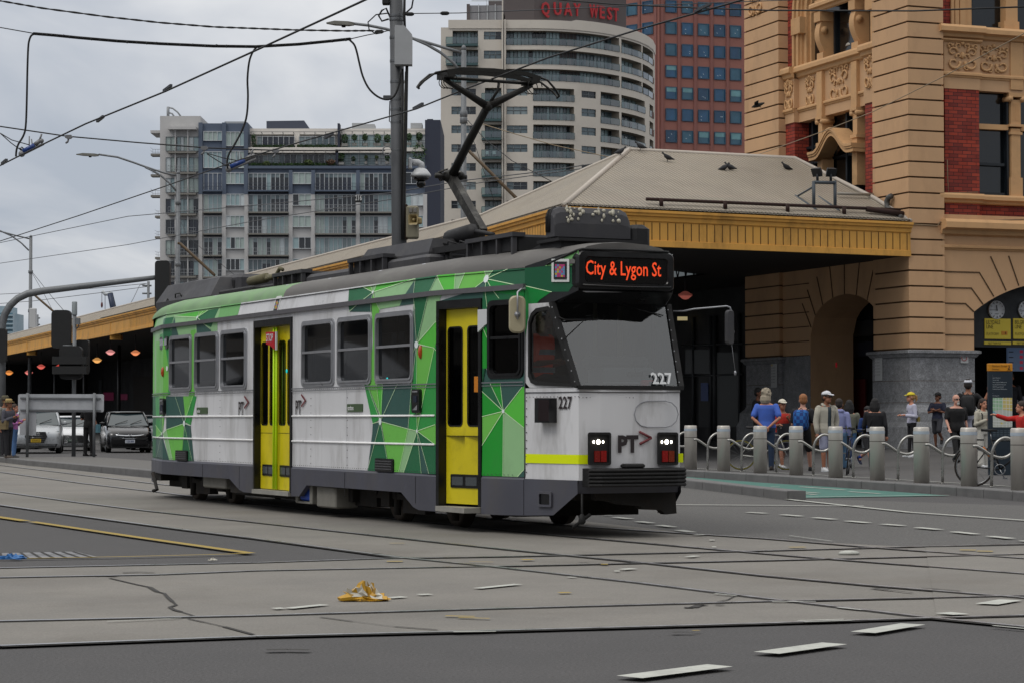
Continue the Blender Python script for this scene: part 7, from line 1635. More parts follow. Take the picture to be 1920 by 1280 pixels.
b=MB();b.tube([L_(770,305),L_(784,305),L_(790,308),L_(791,320)],.065,8);b.bbox((L_(766,0).x,-.12,L_(0,318).z),(L_(773,0).x,.1,L_(0,297).z),.02);c=L_(789,327);b.lathe([(.05,.13),(.12,.10),(.19,.01),(.21,-.03),(.2,-.05),(.12,-.07)],18,0,M=Matrix.Translation(c));cc=b.build('security_camera',mat('camera_white','#b4b6b8',.4),t_)
b=MB();b.lathe([(.12,-.06),(.16,-.08),(.15,-.10),(.09,-.14)],16,M=Matrix.Translation(c));b.ball(c+V((0,0,-.19)),.092,14,10);b.build('dome',mat('dome_black','#0c0c0d',.15),cc)
# ---- street lamps
def street_lamp(px,ptop,Y,arm,head,label,w=.09,extra=()):
    k=Y/4300;p=P(px,785,Y);o_=V((p.x,p.y,0));t_=thing('street_lamp',label,'street lamp',tuple(o_),0,'tall street lamps with curved arms');L_=lambda x,y:P(x,y,Y)-o_
    z=L_(px,ptop).z;MB().tube([(0,0,0),(0,0,z*.45),(0,0,z)],[w*1.5,w*1.25,w],12).build('pole',mpol,t_)
    b=MB()
    for a in arm:b.tube([L_(*q)for q in a],.055,8)
    b.build('arm',mpol,t_)
    if head:
        x0,y0,x1,y1=head;a,c=L_(x0,(y0+y1)/2+.5),L_(x1,(y0+y1)/2+1.5);b=MB();d=(c-a)
        b.loft([[a+V((0,-.06,-.01)),a+V((0,.06,-.01)),a+V((0,.06,.03)),a+V((0,-.06,.03))],[a+d*.3+V((0,-.16,-.05)),a+d*.3+V((0,.16,-.05)),a+d*.3+V((0,.14,.09)),a+d*.3+V((0,-.14,.09))],[a+d*.8+V((0,-.16,-.07)),a+d*.8+V((0,.16,-.07)),a+d*.8+V((0,.12,.08)),a+d*.8+V((0,-.12,.08))],[c+V((0,-.07,-.05)),c+V((0,.07,-.05)),c+V((0,.07,.05)),c+V((0,-.07,.05))]],0,True)
        hd_=b.build('lamp_head',mat('lamp_head_grey','#5f5f58',.6),t_);b=MB();q=a+d*.62;b.lathe([(.07,-.13),(.08,-.11),(.08,-.05)],10,M=Matrix.Translation(q));b.build('sensor',mrubber,hd_)
    b=MB()
    for y_ in extra:b.lathe([(w*1.25,-.12),(w*1.5,-.1),(w*1.5,.1),(w*1.25,.12)],12,M=Matrix.Translation((0,0,L_(px,y_).z)))
    b.lathe([(w,0),(w*.9,.12),(w*.4,.2)],12,M=Matrix.Translation((0,0,z)));b.build('collar',mpol,t_);return t_
street_lamp(869,95,85,[[(867,141),(850,118),(826,99),(800,84),(775,73)],[(869,100),(840,92),(800,80),(775,73),(750,63),(725,55),(690,48),(664,45)]],(612,39,664,49),'tall street lamp with a curved arm rising between the big pole and the hotel',.095,(214,226,335))
street_lamp(332,327,128,[[(330,358),(318,344),(302,330),(287,321),(272,314)],[(332,330),(310,325),(290,319),(272,313),(250,305),(220,295),(185,290)]],(143,285,185,295),'street lamp standing in front of the grey apartment block',.11,(380,496))
street_lamp(55.5,446,173,[[(54,470),(40,456),(22,443),(0,433),(-20,425)],[(55,448),(30,442),(0,434),(-30,424)]],(-75,418,-30,427),'street lamp at the far left above the awning, its head out of view',.12,(510,583))
for a,c,Y,lab in(((880,284),(969,373),84,'rust coloured bracket strut leaning off the tall lamp pole by the hotel'),((338,457),(402,516),127,'brown bracket strut leaning off the lamp pole before the apartment block'),((64,553),(100,584),172,'bracket strut leaning off the farthest lamp pole')):
    b=MB();p,q=P(*a,Y),P(*c,Y-4);b.tube([p+V((-.15,0,.02)),p,q],.06 if Y<100 else .08,6);tag(b.build('bracket_strut',mat('strut_brown','#4b3a22',.7,var=.2,scale=3)),lab,'bracket','wire bracket struts on the lamp poles')
p=P(62,785,172);b=MB();q=P(62,597,171);b.bbox(q+V((-.25,-.2,-.75)),q+V((.25,.2,.75)),.05);tag(b.build('equipment_box',mat('camera_white','#b4b6b8',.4)),'pale equipment box fixed to the farthest lamp pole','equipment box')
for px_,y0,Y,lab in((277,528,190,'short grey wire post above the awning roof beside the crane'),(69,590,230,'short wire post far away beside the farthest lamp pole')):
    p=P(px_,785,Y);z=P(px_,y0,Y).z;b=MB();b.tube([(p.x,p.y,0),(p.x,p.y,z)],.11,8);
    for dz in(.35,1.0):b.tube([(p.x-.5,p.y,z-dz),(p.x+.25,p.y,z-dz)],.08,6)
    tag(b.build('wire_post',mpol),lab,'pole','short wire posts behind the awning')
# ---- overhead wires
mwire=mat('wire_black','#0f0f12',.6);mwireg=mat('wire_grey','#3d3f44',.5);mwiret=mat('wire_tan','#8a7a62',.6)
def wire(pts,r,label,m_=mwire,cat='wire',grp='overhead wires',nm='overhead_wire',n=5):
    b=MB();b.tube(pts,r,n);return tag(b.build(nm,m_),label,cat,grp)
def wz(pxs,z):return[EYE+ray(x,y)*((z-H)/ray(x,y).z)for x,y in pxs]
wire(wz([(-60,340),(0,311),(60,281),(160,233),(310,172),(480,95),(690,-2),(800,-55)],5.5),.0125,'thick black contact wire rising from the left edge to the top of the big pole')
wire(wz([(-40,469),(0,452.5),(150,404),(300,353),(450,300),(600,256),(780,205),(870,168.5),(1030,108),(1200,55),(1390,1),(1480,-28)],5.62),.0115,'long contact wire that passes over the tram pantograph')
wire([P(x,y,Y)for x,y,Y in((-30,462,130),(0,455.5,128),(240,406,110),(480,385,98),(735,362,86),(860,340,82),(1000,324,78),(1180,298,73))],.018,'thin feeder wire crossing the apartment block just under the 216 plate',mwireg)
wire([P(x,y,Y)for x,y,Y in((-30,498,130),(0,494,128),(240,459,112),(480,414,98),(735,374,86),(900,343,82),(1140,310,75))],.016,'lower thin wire crossing the apartment block to the awning ridge',mwireg)
b=MB();pts=[(-20,0),(0,2),(80,16),(200,32),(300,43),(400,51),(480,54),(560,57),(650,58.5),(702,58)]
for ph in(0,pi):
    q=[]
    for i in range(120):
        f=i/119*(len(pts)-1);j=min(int(f),len(pts)-2);u=f-j;x,y=pts[j][0]*(1-u)+pts[j+1][0]*u,pts[j][1]*(1-u)+pts[j+1][1]*u;q.append(P(x,y+.9*sin(i*.9+ph),46))
    b.tube(q,.013,5)
tag(b.build('overhead_wire',mwire),'twisted pair of black cables nearest the top left of the sky','wire','overhead wires')
wire([P(x,y,44)for x,y in((-20,49),(0,52),(65,63.5))],.010,'thin wire that carries the thick feeder cable at the left edge');wire([P(x,y,44)for x,y in((655,74),(690,66),(712,62),(728,58))],.010,'thin rusty tie between the thick feeder cable and the big pole')
b=MB();fd=[(63,64),(100,67),(150,72),(220,78),(300,83),(400,87.5),(480,88.5),(560,84),(620,78),(657,74)];b.tube([P(x,y,44)for x,y in fd],.024,7);b.tube([P(x,y-1.8,43.9)for x,y in fd],.016,5)
for k in range(40):
    f=k/39*(len(fd)-1);j=min(int(f),len(fd)-2);u=f-j;c=P(fd[j][0]*(1-u)+fd[j+1][0]*u,fd[j][1]*(1-u)+fd[j+1][1]*u-1.2*rnd.random(),43.9);b.ball(c,rnd.uniform(.022,.034),5,4)
for dr in([(66,64),(59,67),(55,76),(53,90),(51.5,130),(50,200),(48,240),(43,257),(35,270),(31,282),(30,294)],[(481,89),(473,100),(467,118),(464,150),(465,180),(463,215),(456,240),(443,266),(430,288),(426,303),(427,317)],[(655,75),(664,84),(669,98),(674,120),(680,143),(690,164),(703,178),(718,186),(732,186),(742,176),(749,155),(752,132)]):
    q=[]
    for i in range(len(dr)-1):
        p0,p1,p2,p3=[V(dr[min(max(j,0),len(dr)-1)])for j in(i-1,i,i+1,i+2)]
        for kk in range(3):u=kk/3;q.append(.5*((2*p1)+(p2-p0)*u+(2*p0-5*p1+4*p2-p3)*u*u+(3*p1-p0-3*p2+p3)*u**3))
    q.append(V(dr[-1]));b.tube([P(x,y,44)for x,y in q],.020,7)
tag(b.build('feeder_cable',mrubber),'thick black feeder cable sagging across the sky with three hanging loops','cable')
wire([P(x,y,46)for x,y in((-20,235),(0,237.5),(125,256),(260,268),(390,278),(520,282.5),(620,283),(722,282.5))],.014,'span wire hung with two section insulators ending at the ring on the big pole')
wire([P(x,y,46)for x,y in((764,26),(860,25),(960,21),(1172,12),(1440,2),(1500,0))],.010,'thin grey wire running right from the big pole across the hotel letters',mwireg)
wire([P(x,y,Y)for x,y,Y in((985,-6,46),(1060,1,45),(1160,9,44),(1300,15,43),(1440,20,42),(1715,21,40),(1930,13,39))],.015,'black cable crossing the top of the hotel, office tower and station')
wire([P(x,y,Y)for x,y,Y in((1400,298,73),(1440,284,70),(1540,248,66),(1637,210,63),(1775,141,58),(1900,74,55),(1930,58,54))],.012,'pale tan wire slanting up across the station front',mwiret)
wire([P(x,y,84)for x,y in((895,230),(960,250),(1040,273),(1165,300),(1300,302),(1440,300))],.016,'tan wire from the tall lamp pole down to the awning ridge',mwiret);wire([P(x,y,84)for x,y in((877,226),(910,262),(960,302),(1035,341))],.016,'dark stay wire from the tall lamp pole to the awning roof',mwireg);wire([P(x,y,84)for x,y in((876,230),(900,300),(935,402))],.012,'steep thin stay wire dropping off the tall lamp pole',mwireg)
wire([P(x,y,127)for x,y in((336,408),(352,445),(470,540))],.014,'stay wire from the lamp pole before the apartment block',mwireg);wire([P(x,y,172)for x,y in((60,510),(100,560),(145,612))],.02,'stay wire from the farthest lamp pole',mwireg);wire([P(x,y,172)for x,y in((60,512),(85,556),(100,585))],.016,'second steeper stay wire from the farthest lamp pole',mwireg)
wire([P(x,y,Y)for x,y,Y in((-20,553,210),(60,549,205),(190,540,196),(275,532,190))],.025,'upper far wire ending at the short post by the crane',mwireg);wire([P(x,y,Y)for x,y,Y in((-20,571,210),(60,565,205),(190,549,196),(275,538,190))],.025,'lower far wire ending at the short post by the crane',mwireg)
wire([P(x,y,Y)for x,y,Y in((272,533,190),(262,535,188),(250,560,180),(240,578,170),(228,594,150))],.025,'slack wire hanging from the short post down to the awning roof',mwireg)
# section insulators and fittings on the wires
mblue=mat('insulator_blue','#173a7c',.4,var=.2,scale=8);mins=mat('insulator_grey','#77787a',.5,.4)
def section(px,py,px1,py1,lab):
    a,c=P(px,py,46),P(px1,py1,46);d=(c-a);up_=V((0,0,1));t_=thing('section_insulator',lab,'insulator',a,0,'blue section insulators on the contact wire');u=d.normalized();b=MB();b.tube([d*.08+up_*.05,d*.6+up_*.06],.05,8);b.build('insulator',mblue,t_);b=MB();b.tube([(0,0,0),d],.03,6);b.tube([d*.6+up_*.07,d*.85+up_*.10],.045,6);b.tube([d*.35+up_*.05,d*.35+up_*.3],.012,4);b.tube([d*.5+up_*.05,d*.45+up_*.22],.012,4);b.ball(d*.9+up_*.08,.05,6,5);b.ball(d*.02+up_*.02,.07,6,5);b.tube([d*.8+up_*.1,d*.9+up_*.22],.02,5)
    b.build('bracket',mins,t_);b=MB()
    for f in(.02,.1):b.tube([d*f+up_*.02,d*f+up_*.1,d*f-u*.05+up_*.16],.015,4)
    b.build('clip',mrubber,t_)
section(40,291,82,270,'section insulator at the left edge under the first hanging cable loop');section(428,320,480,298,'section insulator before the apartment block under the middle cable loop')
def hanger(px,py,w,lab,Y=45.8):
    c=P(px,py,Y);k=Y/4300;b=MB();b.prism([c+V((x*k,-.03,z*k))for x,z in((-w,-2),(-w*.4,-4),(w*.5,-4),(w,-1),(w*.7,3.5),(-w*.8,3.5))],(0,.06,0));b.tube([c+V((0,0,-3*k)),c+V((-2*k,0,-10*k)),c+V((-6*k,0,-12*k))],.02,5);b.ball(c+V((-3*k,0,-10*k)),2.2*k,6,5);tag(b.build('wire_hanger',mins),lab,'wire fitting','grey hangers on the span wire')
hanger(129,257,7,'grey wire hanger beside the left section insulator');hanger(383,278,7,'flat grey wire hanger in front of the slate part of the apartments');hanger(517,283,7,'rounded grey wire hanger over the roof terrace')
for px_,py_,z,lab in((188,228,5.5,'wire clamp low on the thick contact wire'),(314,171,5.5,'wire clamp high on the thick contact wire'),(8,308,5.5,'wire clamp at the very left edge'),(617,259,5.62,'wire clamp over the roof terrace hedge'),(784,204.5,5.62,'wire clamp just right of the big pole'),(1318,21,5.62,'wire clamp in front of the office tower')):
    c=EYE+ray(px_,py_)*((z-H)/ray(px_,py_).z);s_=c.y/4300;b=MB();u=V((.43,-.9,0));b.bar(c-u*.16+V((0,0,.02)),c+u*.16+V((0,0,.05)),5*s_,5*s_);tag(b.build('wire_clamp',mwireg),lab,'wire fitting','clamps on the contact wires')
for pts,Y,lab in((((0,250),(22,263),(54,272)),46,'upper bridle wire at the left section insulator'),(((0,250),(20,268),(42,284)),46,'lower bridle wire at the left section insulator'),(((388,288),(420,297),(452,303)),46,'upper bridle wire at the middle section insulator'),(((388,289),(405,300),(427,313)),46,'lower bridle wire at the middle section insulator')):wire([P(x,y,Y)for x,y in pts],.01,lab,grp='bridle wires of the section insulators')
b=MB();c=P(726,283,45.8);b.tube(arc(c,.09,0,360,14,(1,0,0),(0,0,1)),.014,5);tag(b.build('wire_ring',mins),'small steel ring tying the span wire to the big pole','wire fitting')
for px_,py_,lab in((711,60,'black strain insulator left of the big pole'),(768,27,'black strain insulator right of the big pole'),(834,25.5,'black strain insulator against the sky left of the hotel')):c=P(px_,py_,45.8);b=MB();b.tube([c+V((-.09,0,0)),c+V((-.05,0,0)),c+V((.05,0,0)),c+V((.09,0,0))],[.02,.04,.04,.02],8);tag(b.build('strain_insulator',mrubber),lab,'insulator','small black strain insulators')
p=P(672,373,88);t_=thing('pole_plate','small black plate with white number 216 hung in front of the apartments','sign',p);k=88/4300
MB().box((-6.5*k,0,-7*k),(6.5*k,.03,6*k)).build('plate',mrubber,t_);text('lettering','216',9.5*k/.7,mat('number_white','#c5c8ca',.5),t_,(-6*k,-.01,-3*k),(1,0,0),(0,0,1),'LEFT',.002,.004,.62)
# ---- floodlights, pigeons and litter
t_=thing('floodlight','pair of black floodlights on a steel rack on the awning roof','floodlight',roofp(1545,370));o_=t_.location;q=lambda x,y,u=0:roofp(x,y)+V((0,0,u))-o_;mfl=mat('flood_black','#1d2227',.5);mfr=mat('rack_steel','#3e464d',.6)
b=MB();z_=.55
b.tube([q(1491,368),q(1530,394)],.05,5);b.tube([q(1535,370),q(1573,396)],.05,5);b.tube([q(1526,390),q(1526,390,.75)],.05,5);b.tube([q(1566,392),q(1566,392,.8)],.05,5);b.tube([q(1526,390,.72),q(1566,392,.74)],.05,5);b.tube([q(1496,371,.05),q(1526,390,.6)],.03,5);b.build('rack',mfr,t_)
for x,yaw in((1533,-35),(1558,15)):
    c=q(x,388,1.0);m_=MB();Mx=Matrix.Translation(c)@ Matrix.Rotation(R(yaw),4,'Z')@ Matrix.Rotation(R(35),4,'X');m_.loft([[(-.15,-.07,-.13),(.15,-.07,-.13),(.15,-.07,.13),(-.15,-.07,.13)],[(-.10,.09,-.08),(.10,.09,-.08),(.10,.09,.08),(-.10,.09,.08)]],0,True,M=Mx);m_.tube([c+V((0,0,-.3)),c],.04,5);m_.build('lamp_head',mfl,t_)
b=MB();b.tube([q(1571,373,.15),q(1637,375,.15)],.045,6);b.build('conduit',mat('conduit_pale','#8d8981',.6),t_)
def pigeon(c,rz,label,s_=1.0,pitch=0):
    m_=MB();rings=[]
    for u,r_,z in((-.20,.008,.07),(-.13,.03,.09),(-.05,.065,.12),(.03,.075,.14),(.09,.055,.18),(.11,.03,.22),(.135,.034,.25),(.16,.02,.25),(.175,.004,.245)):rings.append([(u*s_,r_*s_*cos(2*pi*k/8),(z+r_*sin(2*pi*k/8))*s_)for k in range(8)])
    m_.loft(rings,0,True,smooth=True)
    for y in(-.02,.02):m_.tube([(.0,y*s_,.08*s_),(.01,y*s_,0)],.006*s_,4)
    o=m_.build('pigeon',mat('pigeon_grey','#2b2c30',.8,var=.3,scale=15));o.location=c;o.rotation_euler=(0,pitch,rz);return tag(o,label,'bird','pigeons on the awning roof')
for x,y,rz,lab in((1475,322,200,'pigeon alone high on the right of the awning roof'),(1358,323,20,'pigeon facing right in the pair on the awning roof'),(1369,322,160,'pigeon behind the other of the pair on the awning roof'),(1252,304,190,'pigeon on the awning roof left of the pair'),(1163,293,10,'pigeon on the hip capping of the awning roof'),(1201,283,180,'pigeon on the ridge of the awning roof')):pigeon(roofp(x,y)+V((0,0,.0)),R(rz),lab,1.05)
c=P(1420,198,45);m_=MB();rings=[[(u,r_*cos(2*pi*k/8),r_*sin(2*pi*k/8))for k in range(8)]for u,r_ in((-.15,.01),(-.09,.03),(0,.045),(.07,.03),(.12,.006))];m_.loft(rings,0,True,smooth=True);m_.add([(-.03,0,.02),(.06,0,.02),(.03,-.2,.10),(-.06,-.3,.08)],[(0,1,2,3)]);m_.add([(-.03,0,.02),(.06,0,.02),(.03,.2,-.02),(-.06,.3,-.06)],[(0,1,2,3)])
o=m_.build('flying_bird',mat('bird_dark','#2a2620',.8));o.location=c;o.rotation_euler=(R(20),R(18),R(170));tag(o,'small dark bird flying in front of the end pier of the station','bird')
def crumple(name,px,py,rx,ry,h,cols_,label,seed,n=150):
    r_=random.Random(seed);c=G(px,py,.012);m_=MB();nu,nv=18,9;rings=[]
    for j in range(nv+1):
        a=pi/2*j/nv;ring=[]
        for k_ in range(nu):
            t=2*pi*k_/nu;f=cos(a)*(1+.25*sin(3*t+seed)+r_.uniform(-.28,.28));ring.append((rx*f*cos(t),ry*f*sin(t),h*sin(a)*(1+r_.uniform(-.45,.45))*(1+.5*sin(2*t))+.003))
        rings.append(ring)
    m_.loft(rings,0,False);m_.m=[r_.choice(range(len(cols_)))if r_.random()<.35 else(0 if(k_//7)%3 else len(cols_)-1)for k_ in range(len(m_.f))];o=m_.build(name,cols_);o.location=c;return tag(o,label,'litter')
mbag=[mat('bag_yellow','#b58a1c',.5),mat('bag_pale','#b9b6ab',.4),mat('bag_ochre','#8a6a20',.6)]
crumple('plastic_bag',685,1125,.155,.10,.075,[mbag[0],mbag[2],mbag[1]],'crumpled yellow and white plastic bag lying between the tram rails',3)
crumple('plastic_scrap',22,1048,.13,.06,.03,[mat('scrap_blue','#2f6aa5',.5)],'blue plastic scrap beside the steel pit cover',5);crumple('paper_scrap',398,1050,.04,.03,.012,[mbag[1]],'tiny white paper scrap on the dark asphalt near the yellow point',6)
m_=MB();m_.loft([[(.11*cos(a),.07*sin(a),0)for a in[2*pi*k/16 for k in range(16)]],[(.09*cos(a),.055*sin(a),.025)for a in[2*pi*k/16 for k in range(16)]],[(.04*cos(a),.025*sin(a),.035)for a in[2*pi*k/16 for k in range(16)]]],0,True,smooth=True);o=m_.build('road_stud',white);o.location=G(1592,1038,.012);tag(o,'white raised road stud between the crossing rails','road stud')
# ================================================================ CARS
mtyre=mat('tyre_black','#111112',.85);mrimc=mat('alloy_rim','#8d8f92',.35,.8);mchr=mat('chrome','#b9bcc0',.15,.9);mcgl=mat('car_glass','#2d3a3f',.05,spec=.8);mhl=mat('car_headlight','#9aa0a2',.1,.3,coat=.5);mplk=mat('plastic_black','#141516',.6)
def car(label,loc,rz,paint,W_=1.78,H_=1.62,L_=4.3,style='suv',plate=('#c9ccd0','#2c3a6b','ABC 123'),grille='wide',roof_rails=False,blind=None):
    """car built nose at -Y; stations run from nose to tail"""
    t_=thing('parked_car' if False else 'car',label,'car',loc,rz,'cars waiting on the road beyond the island');hw=W_/2;mp=paint
    zs={'suv':(.34,.72,.98,1.06),'mpv':(.30,.68,.95,1.08),'sedan':(.28,.62,.86,.94)}[style]
    b=MB();L0=-L_/2
    def sec(y,w,zb,zm,zt_,tw):return[(-w*.94,y,zb),(-w,y,zb+.12),(-w*1.0,y,zm),(-w*.97,y,zt_-.08),(-tw,y,zt_),(-tw*.5,y,zt_+.025),(tw*.5,y,zt_+.025),(tw,y,zt_),(w*.97,y,zt_-.08),(w,y,zm),(w,y,zb+.12),(w*.94,y,zb)]
    hood0,hood1=zs[2]-.13,zs[2]+.02
    st=[(0,.80,zs[0]-.06,.5,hood0-.12,.60),(.05,.90,zs[0]-.10,.5,hood0-.03,.70),(.22,.97,zs[0]-.12,.55,hood0+.04,.78),(.6,1.0,zs[0]-.12,.6,hood1,.84),(1.05,1.0,zs[0]-.12,.6,hood1+.08,.88),(1.5,1.0,zs[0]-.12,.62,hood1+.12,.90),(3.4,1.0,zs[0]-.12,.62,hood1+.12,.90),(L_-.25,.98,zs[0]-.08,.62,hood1+.08,.86),(L_,.85,zs[0],.6,hood1-.05,.7)]
    b.loft([sec(L0+y,hw*w,zb,zm,zt_,hw*tw)for y,w,zb,zm,zt_,tw in st],0,True,smooth=True);b.build('body',mp,t_)
    # greenhouse: glass shell with painted roof and pillars
    y0=L0+(1.0 if style!='sedan' else 1.15);yr0=L0+(1.85 if style=='suv' else 1.75 if style=='mpv' else 2.0);yr1=L0+L_-(.7 if style!='sedan' else 1.5);y1=L0+L_-(.2 if style!='sedan' else .6);zb=hood1+.10
    gl=[[(-hw*.90,y0,zb),(hw*.90,y0,zb),(hw*.90,y1,zb),(-hw*.90,y1,zb)],[(-hw*.70,yr0,H_-.05),(hw*.70,yr0,H_-.05),(hw*.70,yr1,H_-.06),(-hw*.70,yr1,H_-.06)]]
    b=MB();b.loft(gl,0);b.build('window_glass',mcgl,t_)
    b=MB();rp=lambda d,z:[(-hw*.70-d,yr0-.05-d,z),(0,yr0-.10-d,z+.005),(hw*.70+d,yr0-.05-d,z),(hw*.70+d,yr1+d,z),(-hw*.70-d,yr1+d,z)]
    b.loft([rp(.03,H_-.08),rp(.025,H_-.03),rp(-.12,H_)],0,True,smooth=True)
    for s_ in(-1,1):
        b.tube([(s_*hw*.91,y0+.03,zb-.02),(s_*hw*.82,(y0+yr0)/2,(zb+H_)/2+.02),(s_*hw*.71,yr0,H_-.05)],.045,6)
        for f in(.38,.72):y=y0+(y1-y0)*f;b.tube([(s_*hw*.915,y,zb),(s_*hw*.715,y,H_-.06)],.04,5)
    b.build('roof',mp,t_)
    if roof_rails:
        b=MB()
        for s_ in(-1,1):b.tube([(s_*hw*.62,yr0+.1,H_),(s_*hw*.62,yr0+.2,H_+.07),(s_*hw*.62,yr1-.2,H_+.07),(s_*hw*.62,yr1,H_)],.025,6)
        b.build('roof_rail',mchr,t_)
    for s_ in(-1,1):
        for y in(L0+.85,L0+L_-.85):
            Mx=Matrix.Translation((s_*(hw-.12),y,.32))@ Matrix.Rotation(pi/2,4,'Y');w=MB();w.lathe([(.05,-.11),(.25,-.11),(.315,-.09),(.32,0),(.315,.09),(.25,.11),(.05,.11)],20,M=Mx);wo=w.build('wheel',mtyre,t_);w=MB();w.lathe([(.20,-.113),(.215,-.118),(.06,-.10),(.01,-.10)]if s_<0 else[(.01,.10),(.06,.10),(.215,.118),(.20,.113)],16,M=Mx);w.build('rim',mrimc,wo)
            w=MB();w.tube(arc((s_*(hw-.02),y,.32),.36,0,180,12,(0,1,0),(0,0,1)),.03,5);w.build('wheel_arch',mplk,t_)
        b=MB();b.loft([[(s_*(hw*.93),y0+.28,zb-.02),(s_*(hw*.93),y0+.28,zb+.1)],[(s_*(hw+.10),y0+.25,zb+.0),(s_*(hw+.10),y0+.25,zb+.13)]],0,False,False);b.bbox((min(s_*hw,s_*(hw+.20)),y0+.18,zb+.0),(max(s_*hw,s_*(hw+.20)),y0+.30,zb+.15),.04);b.build('wing_mirror',mp,t_)
        zl=zs[2]-.27;xi,xo=hw*.48,hw*.95
        b=MB();q=[(s_*xi,L0+.045,zl),(s_*xo,L0+.26,zl+.06),(s_*xo,L0+.30,zl+.17),(s_*xi*1.02,L0+.07,zl+.11)];b.prism(q,(0,-.045,0));b.build('headlight',mhl,t_)
        b=MB();b.ball((s_*hw*.72,L0+.06,zs[0]+.08),(.09,.05,.05),10,6);b.build('fog_lamp',mhl,t_)
    b=MB();zg=zs[2]-.30
    if grille=='tall':b.prism([(x,L0-.035,z)for x,z in((-.30,.42),(.30,.42),(.42,.66),(.36,.84),(-.36,.84),(-.42,.66))],(0,.06,0))
    elif grille=='wide':b.prism([(x,L0-.02,z)for x,z in((-.72,.34),(.72,.34),(.62,.52),(.40,.66),(-.40,.66),(-.62,.52))],(0,.05,0))
    else:b.prism([(x,L0-.01,z)for x,z in((-.6,.52),(.6,.52),(.72,.62),(-.72,.62))],(0,.05,0))
    g=b.build('grille',mplk,t_);b=MB()
    if grille=='bar':
        b.tube([(-.75,L0+.10,.735),(-.4,L0-.01,.68),(-.15,L0-.045,.665),(.15,L0-.045,.665),(.4,L0-.01,.68),(.75,L0+.10,.735)],.035,6);b.tube([(-.4,L0-.0,.6),(-.15,L0-.04,.57),(.15,L0-.04,.57),(.4,L0-.0,.6)],.015,5);b.tube([(-.045,L0-.075,.64),(-.05,L0-.075,.72)],.014,5);b.tube([(.045,L0-.075,.64),(.05,L0-.075,.72)],.014,5);b.tube([(-.045,L0-.075,.68),(.045,L0-.075,.68)],.012,5)
    elif grille=='tall':
        for k in range(4):b.tube(arc((-.105+.07*k,L0-.05,.755),.042,0,360,12,(1,0,0),(0,0,1)),.008,5)
        for k in range(4):b.tube([(-.36,L0-.045,.48+.07*k),(.36,L0-.045,.48+.07*k)],.006,4)
    else:
        for k in range(5):b.tube([(-.6+.03*k,L0-.03,.37+.055*k),(.6-.03*k,L0-.03,.37+.055*k)],.008,4)
        b.tube([(-.7,L0+.1,.67),(0,L0-.035,.64),(.7,L0+.1,.67)],.012,5)
    b.build('badge_trim',mchr,g)
    pz=.45 if grille!='tall' else .50
    b=MB().box((-.19,L0-.075,pz-.06),(.19,L0-.05,pz+.07));pl_=b.build('number_plate',mat('plate'+plate[0],plate[0],.5),t_);text('lettering',plate[2],.10,mat('platetext'+plate[1],plate[1],.5),pl_,(0,L0-.078,pz-.03),(1,0,0),(0,0,1),'CENTER',.001,.002,.8)
    b=MB();b.prism([(x,L0-.0,z)for x,z in((-hw*.8,zs[0]-.09),(hw*.8,zs[0]-.09),(hw*.85,zs[0]+.04),(-hw*.85,zs[0]+.04))],(0,.1,0));b.build('bumper_trim',mplk,t_)
    b=MB();b.tube([(-.5,y0+.06,zb+.05),(.0,y0+.20,zb+.2)],.012,4);b.tube([(.1,y0+.06,zb+.05),(.55,y0+.22,zb+.22)],.012,4);b.build('wiper',mplk,t_);return t_
def carpos(px,Y):return V(((px-960)/F*Y,Y,0))
ang=R(14)
car('silver four wheel drive with a yellow number plate behind the sign board',carpos(72,90),ang*.7,mat('car_silver','#a9adb1',.3,.35,var=.03,coat=.4),1.9,1.72,4.7,'suv',('#b8981c','#4a3d10','CTS 81Z'),'tall',True)
car('white sedan with a dark lower grille between the silver and the black car',carpos(133,97),ang*.9,mat('car_white','#d0d2d5',.3,var=.03,coat=.4),1.80,1.46,4.5,'sedan',('#2c3a33','#a9b4ac','1NT 2AY'),'wide')
car('black people carrier with a chrome bar across its nose, beside the tram',carpos(236,92),ang,mat('car_black','#131418',.2,.3,coat=.6),1.80,1.63,4.4,'mpv',('#b4b9c2','#39456b','1ZE 3RB'),'bar')
car('dark grey car mostly hidden behind the black people carrier',carpos(279,100),ang,mat('car_dark','#2a2d33',.3,.3,coat=.4),1.78,1.5,4.4,'sedan',('#b4b9c2','#39456b','1KD 7HM'),'wide')
car('pale car roof showing behind the silver four wheel drive',carpos(40,103),ang*.6,mat('car_pale','#9ea3a8',.3,.2,coat=.4),1.8,1.75,4.4,'suv',('#b4b9c2','#39456b','1HR 4WE'),'wide',True)
# ================================================================ PEOPLE
def remesh(mb,name,m_,par,vox,it=3):
    o=mb.build(name,m_,par);r=o.modifiers.new('skin','REMESH');r.mode='VOXEL';r.voxel_size=vox;r.use_smooth_shade=True
    s=o.modifiers.new('smooth','SMOOTH');s.factor=.5;s.iterations=it;return o
skin={'fair':mat('skin_fair','#b07a62',.6,var=.06,scale=9),'pale':mat('skin_pale','#bd8d7a',.6,var=.06,scale=9),'tan':mat('skin_tan','#8a5a42',.6,var=.06,scale=9),'brown':mat('skin_brown','#6d4531',.6,var=.06,scale=9)}
ARMS={'hang':((.055,.03,-.29),(.07,-.05,-.54)),'walkf':((.06,-.06,-.28),(.05,-.22,-.48)),'walkb':((.06,.13,-.26),(.08,.16,-.51)),'bent':((.06,.03,-.28),(-.02,-.22,-.25)),'chest':((.08,-.02,-.26),(-.10,-.21,-.10)),'behind':((.09,.11,-.25),(-.13,.15,-.44)),'phone':((.06,-.02,-.28),(-.09,-.26,-.17)),'head':((.17,-.05,.02),(.14,-.03,.26)),'pocket':((.10,.05,-.26),(.03,-.03,-.48)),'point':((.04,-.27,-.02),(.02,-.53,.06)),'cross':((.07,-.08,-.26),(-.22,-.19,-.20))}
